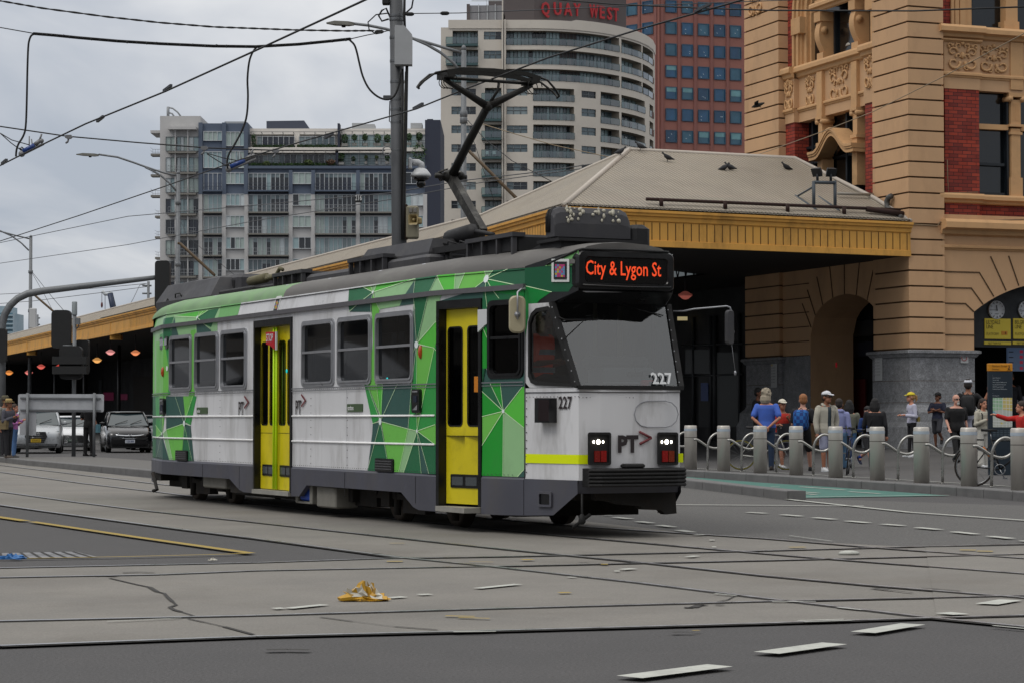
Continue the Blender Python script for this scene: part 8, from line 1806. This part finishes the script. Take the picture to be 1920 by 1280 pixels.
LEGS={'stand':((3,0),(-3,0)),'walk':((24,6),(-18,14)),'stride':((28,6),(-24,40)),'lean':((-12,0),(28,88)),'walk2':((-18,14),(24,6)),'sit':((85,85),(85,85))}
def person(label,px,top,Y,rz,legs='stand',la='hang',ra='hang',sk='fair',shirt='#222222',sleeve='short',trou='#202228',tlen='long',shoe='#222222',hair=('short','#3a2a1e'),cap=None,hat=None,lean=0,face=True,bulk=1.0,jacket=None,glasses=False,sock=None,hood=False,pos=None,grp='pedestrians on the footpath',look=0,hgt=None,band=None,beard=None):
    if pos is None:x=(px-960)/F*Y;pos=V((x,Y,fp_z(x,Y)));hgt=H+ray(px,top).z*Y-pos.z
    s=hgt/1.76;t_=thing('person',label,'person',pos,R(rz),grp);S=Matrix.Scale(s,4);ba=bulk
    lg=LEGS[legs];pel=V((0,0,0));J=[]
    for i,sx in enumerate((-1,1)):
        a,kb=R(lg[i][0]),R(lg[i][0]-lg[i][1]);hp=V((sx*.09,0,-.02));kn=hp+V((sx*.01,-sin(a),-cos(a)))*.43;an=kn+V((sx*.005,-sin(kb),-cos(kb)))*.42;J.append((hp,kn,an,kb))
    zmin=min(j[2].z for j in J)-.075;up_=V((0,0,-zmin))
    J=[(a+up_,b_+up_,c+up_,k)for a,b_,c,k in J];pz=up_.z;ly=R(lean)
    def T(p):p=V(p);dz=p.z;return V((p.x,p.y*cos(ly)-dz*sin(ly),pz+dz*cos(ly)+p.y*sin(ly)))      # torso space: z from the pelvis
    RG=[(-.10,.150,.105,.0),(0,.165,.115,0),(.12,.142,.10,0),(.28,.165,.115,-.005),(.40,.188,.118,-.005),(.475,.165,.098,0),(.525,.095,.072,.0)]
    def torso(mb,e,z0=-.12,z1=.54,n=16):
        r=[]
        for z,rx,ry,oy in RG:
            if z0<=z<=z1:rx_,ry_=rx*ba*(1.06 if abs(z-.05)<.1 and ba>1.1 else 1)+e,ry*ba*ba+e;r.append([T((rx_*cos(2*pi*k/n),oy+ry_*sin(2*pi*k/n),z))for k in range(n)])
        mb.loft(r,0,True,M=S)
    SH=[]
    for i,(sx,nm)in enumerate(((-1,ra),(1,la))):
        e_,h_=ARMS[nm]if isinstance(nm,str)else nm;sh=V((sx*.19*ba**.5,0,.44));SH.append((T(sh),T(sh+V((sx*e_[0],e_[1],e_[2]))),T(sh+V((sx*h_[0],h_[1],h_[2])))))
    def limb(mb,pts,rs):mb.tube(pts,rs,10,M=S);[mb.ball(p,r,10,6,M=S)for p,r in zip(pts,rs)]
    hc=T((0,-.03,.685));lk=Matrix.Rotation(R(look),4,'Z');Hm=S @ Matrix.Translation(hc)@ lk @ Matrix.Scale(1.12,4)
    b=MB();torso(b,-.02);limb(b,[T((0,0,.48)),T((0,-.015,.60))],[.062,.056])
    b.ball((0,.012,.03),(.076,.095,.092),14,10,M=Hm);b.ball((0,-.025,-.05),(.058,.068,.065),12,8,M=Hm);b.ball((0,-.07,-.085),(.028,.026,.024),8,6,M=Hm);b.loft([[(-.009,-.085,.02),(.009,-.085,.02),(.006,-.07,.03),(-.006,-.07,.03)],[(-.019,-.085,-.028),(.019,-.085,-.028),(.012,-.115,-.022),(-.012,-.115,-.022)]],0,True,M=Hm);b.ball((0,-.088,-.053),(.026,.012,.010),8,5,M=Hm)
    for sx in(-1,1):b.ball((sx*.077,.01,-.01),(.012,.022,.032),6,6,M=Hm)
    for i,sx in enumerate((-1,1)):
        sh,el,ha=SH[i];limb(b,[sh,sh.lerp(el,.5),el,el.lerp(ha,.35),ha],[.048,.043,.036,.038,.025])
        d=(ha-el).normalized();sd_=d.cross(V((0,1,0))if abs(d.y)<.8 else V((0,0,1))).normalized();nrm=d.cross(sd_);pc=ha+d*.055;b.tube([ha,pc,ha+d*.095],[.024,.032,.028],8,M=S)
        for k in range(4):
            o_=sd_*(-.027+.018*k);l_=(.075,.085,.08,.062)[k];q0=ha+d*.085+o_;q1=q0+d*l_*.5+nrm*.008;q2=q1+d*l_*.35+nrm*.028;b.tube([q0,q1,q2],[.0105,.010,.0085],6,M=S)
        b.tube([ha+d*.03+sd_*-.02,ha+d*.06+sd_*-.05,ha+d*.095+sd_*-.058+nrm*.01],[.014,.012,.009],6,M=S)
        hp,kn,an,kb=J[i];limb(b,[hp,hp.lerp(kn,.5),kn,kn.lerp(an,.3),an],[.08,.07,.052,.054,.036])
    for i in(0,1):b.ball(J[i][2]+V((0,-.03,-.04)),(.04,.08,.035),8,6,M=S)
    bo=remesh(b,'body',skin[sk],t_,.0105*s)
    if face:
        for sx in(-1,1):
            m_=MB();m_.ball((sx*.031,-.073,.012),(.013,.010,.008),8,6,M=Hm);m_.build('eye',mat('eye_dark','#16110f',.2),t_)
        m_=MB();m_.ball((0,-.097,-.052),(.022,.004,.005),8,4,M=Hm);m_.build('mouth',mat('lip','#74382f',.5),t_)
        if glasses:m_=MB();[m_.ball((sx*.034,-.088,.014),(.029,.012,.019),10,6,M=Hm)for sx in(-1,1)];m_.tube([(-.075,.0,.02),(-.06,-.08,.02),(.06,-.08,.02),(.075,.0,.02)],.005,5,M=Hm);m_.build('sunglasses',mat('sunglass_black','#0b0b0c',.15),t_)
        if beard:m_=MB();m_.ball((0,-.075,-.085),(.034,.034,.042),10,8,M=Hm);m_.tube([(-.03,-.088,-.06),(0,-.10,-.035),(.03,-.088,-.06)],.011,6,M=Hm);m_.build('beard',mat('beard'+beard,beard,.9),t_)
    hm_,hcol=hair
    if hm_!='bald':
        mh=mat('hair'+hcol,hcol,.75,var=.3,scale=40,stretch=(1,1,.2));b=MB();b.ball((0,.022,.046),(.086,.098,.092),14,10,M=Hm);b.ball((0,.05,-.0),(.082,.068,.085),12,8,M=Hm)
        if hm_ in('long','mid'):
            l_=.24 if hm_=='long' else .12
            for k in range(9):a=R(20+140*k/8);b.tube([(.078*cos(a),.02+.07*sin(a),.03),(.092*cos(a),.03+.075*sin(a),-.08),(.08*cos(a)*rnd.uniform(.8,1.15),.045+.07*sin(a),-.08-l_*rnd.uniform(.7,1))],[.032,.034,.014],7,M=Hm)
        if hm_=='tail':b.tube([(0,.10,.05),(0,.15,.03),(0,.155,-.05),(0,.13,-.12)],[.02,.03,.028,.01],8,M=Hm)
        if hm_=='wild':
            for k in range(46):a,e_=rnd.uniform(0,2*pi),rnd.uniform(-.5,1.3);c=V((.085*cos(a)*cos(e_),.03+.09*sin(a)*cos(e_),.035+.09*sin(e_)));b.ball(c,rnd.uniform(.018,.034),6,5,M=Hm)if c.y>-.045 else 0
            for k in range(8):a=R(10+160*k/7);b.tube([(.08*cos(a),.03+.08*sin(a),-.02),(.088*cos(a),.04+.085*sin(a),-.10),(.07*cos(a),.05+.075*sin(a),-.16)],[.03,.032,.012],6,M=Hm)
        remesh(b,'hair',mh,t_,.011*s,1)
    if cap:
        mcp=mat('cap'+cap,cap,.8,var=.06,scale=12);b=MB();rings=[]
        for j in range(6):a=R(90*j/5);rings.append([(.090*cos(a)*cos(2*pi*k/16),.014+.107*cos(a)*sin(2*pi*k/16),.052+.082*sin(a))for k in range(16)])
        b.loft(rings,0,True,smooth=True,M=Hm);b.loft([[(.075*cos(R(a_)),-.05-.035-.055*sin(R(a_))*1.3 if z else-.05-.02,.060+z+.006*abs(cos(R(a_))))if False else(.078*cos(R(a_)),-.075-.085*sin(R(a_)),.058+z-.02*sin(R(a_)))for a_ in range(0,181,20)]for z in(0,.008)],0,True,M=Hm);b.ball((0,.014,.136),(.008,.008,.006),6,4,M=Hm);b.build('cap',mcp,t_)
    if hat:
        b=MB();b.lathe([(.001,.135),(.06,.138),(.085,.12),(.09,.075),(.093,.06),(.15,.052),(.152,.046),(.09,.05)],18,M=Hm @ Matrix.Translation((0,.012,0))@ Matrix.Diagonal((1,1.12,1,1)));ho_=b.build('hat',mat('hat'+hat,hat,.9,var=.1,scale=30),t_);b=MB();b.lathe([(.092,.062),(.091,.085)],18,cap=False,M=Hm @ Matrix.Translation((0,.012,0))@ Matrix.Diagonal((1.02,1.14,1,1)));b.build('hat_band',mat('hat_band','#33281f',.8),ho_)
    def cloth(h,k=0):return mat('cloth'+h,h,.9,var=.10,scale=7,bump=.25,bscale=16)
    def top_(col,sl,e,z0,name,zt=.5):
        b=MB();torso(b,e,z0,zt)
        for sh,el,ha in SH:
            if sl=='none':continue
            if sl=='short':limb(b,[sh,sh.lerp(el,.35),sh.lerp(el,.72)],[.058+e,.056+e,.058+e])
            else:limb(b,[sh,sh.lerp(el,.5),el,el.lerp(ha,.5),el.lerp(ha,.93)],[.058+e,.052+e,.046+e,.042+e,.036+e])
        if hood:b.tube([T((-.11,-.02,.50)),T((-.08,.09,.53)),T((.08,.09,.53)),T((.11,-.02,.50))],.045,8,M=S);b.tube([T((-.10,-.03,.5)),T((0,-.085,.46)),T((.10,-.03,.5))],.025,7,M=S)
        return remesh(b,name,col,t_,.0135*s,4)
    sc_=shirt if not isinstance(shirt,str)else cloth(shirt)
    top_(sc_,sleeve,.014,-.12,'shirt')
    if jacket:
        jm=cloth(jacket);b=MB()
        for sx in(-1,1):
            r=[[T((sx*(.05+.0*q)if q==0 else sx*((rx*ba+.03)*cos(a_)),((-ry*ba*ba-.035)if q==0 else(ry*ba*ba+.03)*sin(a_)),z))for q,a_ in((0,0),(1,R(-62)),(1,R(-30)),(1,0),(1,R(40)),(1,R(90)))]for z,rx,ry,oy in RG[:-1]]
            b.loft(r,0,False,False,M=S)
            sh,el,ha=SH[0 if sx<0 else 1];limb(b,[sh,sh.lerp(el,.5),el,el.lerp(ha,.5),el.lerp(ha,.93)],[.075,.066,.058,.05,.046])
        b.tube([T((-.075,-.06,.49)),T((-.07,.06,.53)),T((.07,.06,.53)),T((.075,-.06,.49))],.022,7,M=S);jo=b.build('jacket',jm,t_);jo.modifiers.new('solid','SOLIDIFY').thickness=.012
    if band:b=MB();[b.loft([[T(((.165*ba+.028)*cos(2*pi*k/16),(.115+.028)*sin(2*pi*k/16),z))for k in range(16)]for z in(z_-.03,z_+.03)],0,False,M=S)for z_ in(.1,.3)];b.build('reflective_band',mband,t_)
    if tlen!='none':
        b=MB();torso(b,.016,-.12,.02)
        for hp,kn,an,kb in J:
            if tlen=='short':limb(b,[hp,hp.lerp(kn,.5),hp.lerp(kn,.92)],[.098*ba**.5,.092,.088])
            elif tlen=='wide':limb(b,[hp,hp.lerp(kn,.5),kn,kn.lerp(an,.5),kn.lerp(an,.97)],[.098,.092,.085,.085,.09])
            elif tlen=='slim':limb(b,[hp,hp.lerp(kn,.5),kn,kn.lerp(an,.4),kn.lerp(an,.95)],[.09,.078,.058,.056,.042])
            else:limb(b,[hp,hp.lerp(kn,.5),kn,kn.lerp(an,.4),kn.lerp(an,.97)],[.096*ba**.5,.088,.07,.068,.060])
        remesh(b,'trousers' if tlen!='short' else 'shorts',cloth(trou),t_,.0135*s,4)
    for hp,kn,an,kb in J:
        if sock:b=MB();b.tube([an.lerp(kn,.32),an],[.05,.044],10,M=S);b.build('sock',cloth(sock),t_)
        f=Matrix.Translation(an)@ Matrix.Rotation(-kb*.75,4,'X');b=MB()
        b.loft([[(x*w,y,z)for x,z in((-1,-.075),(1,-.075),(1,-.045),(.7,h_),(-.7,h_),(-1,-.045))]for y,w,h_ in((.075,.028,.0),(.05,.04,.025),(-.02,.042,.03),(-.09,.047,-.02),(-.15,.045,-.04),(-.185,.03,-.055))],0,True,smooth=True,M=S @ f);b.build('shoe',mat('shoe'+shoe,shoe,.7),t_)
        if shoe in('#b9bbbd','#1b2340'):b=MB();b.loft([[(x*w,y,z)for x,z in((-1,-.078),(1,-.078),(1,-.06),(-1,-.06))]for y,w in((.078,.03),(.05,.042),(-.09,.049),(-.15,.047),(-.188,.031))],0,True,M=S @ f);b.build('sole',mat('sole_white','#b9bcc0',.7),t_)
    return t_,s,T,SH,S
def backpack(pr,label,col,w=.30,h=.42):
    t_,s,T,SH,S=pr;o=thing('backpack',label,'backpack',t_.location,t_.rotation_euler.z);m_=MB();y0=.13;R_=lambda z,k,y:[T((x*k,y,z))for x in(-w/2,w/2)]
    m_.loft([[T((x,y,z))for x,z in rrect(-w/2*k,.02+(1-k)*.2,w/2*k,.02+h*(.5+.5*k),.09*k,4)]for y,k in((y0-.02,.9),(y0+.02,1.0),(y0+.12,.97),(y0+.18,.75))],0,True,smooth=True,M=S);m_.build('pack',col,o);m_=MB()
    for sx in(-1,1):m_.tube([T((sx*.10,.13,.40)),T((sx*.115,.03,.525)),T((sx*.12,-.12,.42)),T((sx*.13,-.135,.28)),T((sx*.17,.02,.14)),T((sx*.13,.13,.1))],.016,6,M=S)
    m_.build('strap',mat('strap_black','#141417',.8),o);m_=MB();m_.tube([T((-.03,y0+.05,.02+h)),T((0,y0+.05,.06+h)),T((.03,y0+.05,.02+h))],.01,5,M=S);m_.build('handle',mat('strap_black','#141417',.8),o);return o
def handbag(pr,label,col,x,z,y,w=.28,h=.22,d=.1,strap=True):
    t_,s,T,SH,S=pr;o=thing('shoulder_bag',label,'bag',t_.location,t_.rotation_euler.z);m_=MB();m_.loft([[T((x+a,y+b_,z+c))for a,b_ in((-w/2,-d/2),(w/2,-d/2),(w/2,d/2),(-w/2,d/2))]for c in(0,h*.5,h)],0,True,M=S);m_.bbox((0,0,0),(0.001,.001,.001),0);m_.build('bag',col,o);m_=MB();m_.loft([[T((x+a,y+b_*1.06,z+c))for a,b_ in((-w/2-.005,-d/2),(w/2+.005,-d/2),(w/2+.005,d/2),(-w/2-.005,d/2))]for c in(h*.45,h+.01)],0,True,M=S);m_.build('flap',col,o)
    if strap:m_=MB();sx=-1 if x>0 else 1;m_.tube([T((x,y*.9,z+h)),T((x*.5,.15 if y>0 else-.16,.3)),T((sx*.10,.0,.515)),T((x*.3,-.15 if y>0 else .15,.3)),T((x,y*.7,z+h))],.011,5,M=S);m_.build('strap',mat('strap_black','#141417',.8),o)
    return o
mplaid=mat('plaid_blue','#0d4f9c',.8);_n=mplaid.node_tree;_b=_n.nodes['Principled BSDF'];_t=_n.nodes.new('ShaderNodeTexCoord');_c=_n.nodes.new('ShaderNodeTexChecker');_c.inputs['Scale'].default_value=13;_c.inputs[1].default_value=(*lin('#0a3a86'),1);_c.inputs[2].default_value=(*lin('#1c6fc0'),1);_v=_n.nodes.new('ShaderNodeTexNoise');_v.inputs['Scale'].default_value=22;_m=_n.nodes.new('ShaderNodeMix');_m.data_type='RGBA';_m.blend_type='MULTIPLY';_m.inputs[0].default_value=.7;_n.links.new(_t.outputs['Object'],_c.inputs[0]);_n.links.new(_t.outputs['Object'],_v.inputs[0]);_n.links.new(_c.outputs[0],_m.inputs[6]);_n.links.new(_v.outputs[0],_m.inputs[7]);_n.links.new(_m.outputs[2],_b.inputs['Base Color'])
person('man in a loose blue shirt with shaggy grey hair, hands clasped behind his back',1437,729,52.3,168,'stand','behind','behind','fair','#3f60b4','short','#25364f','long','#2a2420',('wild','#8f8574'),bulk=1.12,face=False,look=-20)
pr=person('woman in a red top and white cap walking with one hand raised to her chest',1466,744,53.4,12,'walk','chest','bent','tan','#b02c1e','none','#1f2030','short','#b9bbbd',('short','#2a201a'),cap='#c3bdae')
handbag(pr,'dark jacket bundle carried at the waist of the woman in red',cloth_ := mat('bundle_dark','#1c1c24',.9,var=.2,scale=9,bump=.3),-.02,-.02,-.17,.30,.24,.12,False)
pr=person('red haired man in a black shirt and shorts seen from behind',1505,734,51.4,160,'walk','walkf','bent','pale','#1b1b20','short','#141416','short','#17171a',('short','#8a5a36'),face=False,look=20);backpack(pr,'blue plaid backpack worn by the red haired man',mplaid,.34,.46)
person('man in a white cap, sunglasses and an open cream jacket over a dark shirt',1549,733,50.9,24,'stand','pocket','hang','tan','#36424a','short','#8d90a6','short','#b9bbbd',('short','#33271e'),cap='#c9cbd0',jacket='#a5a195',glasses=True,look=20)
person('person in a lavender hooded top just behind the man in the white cap',1573,743,53.2,170,'walk','bent','hang','fair','#8288b4','long','#5b7fa0','wide','#20222a',('short','#241b16'),face=False,hood=True)
pr=person('woman in an olive jacket with long black hair seen from behind',1592,746,55,165,'walk2','bent','walkf','fair','#67695c','long','#24486b','long','#20222a',('long','#0f0e10'),face=False,bulk=1.08);handbag(pr,'black bag slung across the olive jacket',mat('bag_black','#121214',.7),.2,-.02,.1,.2,.2,.1)
pr=person('woman in a black top with a bob of black hair and a camera strap',1640,747,52.8,172,'stand','walkf','hang','fair','#15151a','long','#16161b','long','#1a1a1c',('mid','#0d0c0e'),face=False,bulk=1.15);handbag(pr,'small silver camera hanging at the side of the woman in black',mat('camera_silver','#9c9ea2',.4),.16,-.0,.14,.10,.07,.06)
person('boy in a blue jacket and black cap running beside the woman in black',1626,756,54.4,25,'stride','walkf','bent','pale','#1c3566','long','#17181c','short','#1b2340',('short','#1a1412'),cap='#141417',sock='#1d3a8a')
pr=person('woman in a yellow cap and white jacket facing left',1709,735,59.6,-80,'stand','bent','bent','fair','#b3b3c4','long','#131316','slim','#b9bbbd',('tail','#9c7a48'),cap='#d0bf2a');handbag(pr,'mustard crossbody bag strap over the white jacket',mat('bag_mustard','#8a7a3a',.7),.12,.02,.14,.14,.12,.06)
person('teenager in a dark cap leaning back against the granite pier with one foot up',1757,734,64.0,-25,'lean','cross','cross','brown','#161a2e','short','#2c2d33','short','#1a1a1c',('short','#15110f'),cap='#111114',lean=-8,look=-20)
person('bald man with a white goatee and sunglasses dressed all in black',1792,735,55.6,10,'walk','hang','walkf','pale','#121214','short','#131315','long','#151516',('bald','#888888'),glasses=True,bulk=1.28,beard='#b0aca6',look=12)
pr=person('tall man in a white cap and black shirt raising a hand to his cap',1815,711,58.5,165,'stand','hang',((.16,-.08,-.16),(.26,-.14,.10)),'tan','#141417','short','#9a9cab','long','#1a1a1c',('short','#1a1412'),cap='#c6c9d2',face=False);backpack(pr,'black backpack on the tall man in the white cap',mat('pack_black','#101114',.8),.30,.44)
pr=person('girl in a cream hooded top and white trousers looking down at her phone',1842,747,52.4,30,'stand','phone','phone','fair','#aaa698','long','#b5b3ac','wide','#b9bbbd',('mid','#2b1f19'),hood=True);backpack(pr,'small black backpack on the girl in the cream hooded top',mat('pack_black','#101114',.8),.24,.32)
person('person in a bright red top stretching an arm out across the map sign',1916,752,44.5,-84,'stand','hang','point','fair','#b3201c','long','#22252e','long','#222222',('short','#2b1f19'))
person('person in a mint green shirt cut off by the right picture edge',1938,748,42.6,-70,'stand','hang','bent','tan','#7fa394','short','#2b2e38','long','#222222',('short','#2b1f19'))
person('shadowy person in a dark shirt standing by the doors behind the blue shirted man',1421,727,66,60,'stand','bent','bent','brown','#0f1013','short','#0e0f12','long','#111111',('short','#0d0b0a'))
person('person in a pale shirt standing in the dark entrance behind the map sign',1908,722,70,15,'stand','bent','hang','tan','#8c8a92','long','#17181d','long','#111111',('short','#15110f'))
person('tall dark dressed person in the entrance just right of the map sign',1894,698,69,-20,'stand','hang','hang','tan','#191a20','long','#15161a','long','#111111',('short','#3a2a20'))
LG='people standing on the traffic island'
def island_person(label,px,top,Y,*a,**k):
    x=(px-960)/F*Y;pos=V((x,Y,.15));return person(label,px,top,Y,*a,pos=pos,hgt=H+ray(px,top).z*Y-.15,grp=LG,**k)
pr=island_person('man in a straw hat and grey jacket with a khaki shoulder bag',16,748,69.2,60,'stand','phone','phone','tan','#4b4b55','long','#1d1d22','long','#4a4038',('short','#5a5048'),hat='#a58f5c');handbag(pr,'khaki shoulder bag on the man in the straw hat',mat('bag_khaki','#6f6144',.8,var=.15,scale=9),-.20,-.08,.03,.12,.26,.34)
island_person('person in a pink top and blue jeans beside the man in the straw hat',27,757,70.3,75,'stand','phone','bent','fair','#a565a0','long','#4c6c98','long','#3a3a3c',('short','#3a2d24'))
island_person('grey haired person in a camouflage hat behind the man in the straw hat',9,742,71.6,60,'stand','hang','hang','tan','#8a8a84','long','#26262b','long','#3a3a3c',('short','#6a655c'),hat='#5a5644')
pr=island_person('person dressed in black standing behind the sign board with a teal bag',167,744,72.8,150,'stand','bent','hang','fair','#111113','short','#101012','long','#111111',('long','#9a8158'),face=False)
handbag(pr,'teal carrier bag held by the person in black',mat('bag_teal','#5b8593',.5),-.26,-.24,-.05,.20,.24,.1,False)
# driver
p0=TQ+TE*1.30+TL*.78
drv=person('tram driver in an orange high visibility vest seated in the cab',0,0,0,65,'sit','bent','bent','tan',mat('hi_vis_orange','#d8431a',.7,emit='#d8431a',es=.05),'short','#1c2230','long','#151515',('short','#15110f'),pos=V((p0.x,p0.y,1.22)),hgt=1.80,grp=None,band=True)

# ================================================================ UNSEEN CITY BLOCKS, added to block low sky and darken tram window reflections
mcb=mat('city_stone',(.22,.20,.18),.85,var=.1,scale=.2);mcw=mat('city_window','#1a1e23',.2)
for x,y,w,d,h,lab in((-34,-52,44,18,27,'added unseen stone building behind the photographer with rows of dark windows'),(22,-50,48,18,33,'taller added unseen stone building behind the photographer beside the first'),(58,-22,18,60,26,'added unseen stone building along the near side street'),(-72,82,26,84,24,'long added unseen stone building across the square beside the street')):
    t_=thing('added_city_block',lab,'building',(x,y,0));b=MB();b.box((-w/2,-d/2,0),(w/2,d/2,h));b.box((-w/2-.5,-d/2-.5,h-1.2),(w/2+.5,d/2+.5,h-.4));b.box((-w/2-.2,-d/2-.2,4.6),(w/2+.2,d/2+.2,5.2));b.build('wall',mcb,t_);b=MB()
    for i in range(int(w/4)):
        for j in range(int(h/4)):X,Z=-w/2+2+4*i,1+4*j;b.box((X-.9,d/2,Z),(X+.9,d/2+.06,Z+2.4))
    for i in range(int(d/4)):
        for j in range(int(h/4)):Y,Z=-d/2+2+4*i,1+4*j;b.box((-w/2-.06,Y-.9,Z),(-w/2,Y+.9,Z+2.4));b.box((w/2,Y-.9,Z),(w/2+.06,Y+.9,Z+2.4))
    b.build('window',mcw,t_,kind='stuff')
    if x<-70:
        for i in range(7):m_=MB();Y=-36+11*i;m_.prism([(w/2,Y,3.2),(w/2,Y+8,3.2),(w/2,Y+8,3.4),(w/2,Y+6,4.6),(w/2,Y+4,5.0),(w/2,Y+2,4.6),(w/2,Y,3.4)],(2.5,0,-.6));m_.build('reflection_panel',mat('reflection_pale',(.6,.6,.62),.8),t_)  # pale unseen shapes added to lighten the reflections in the tram windows
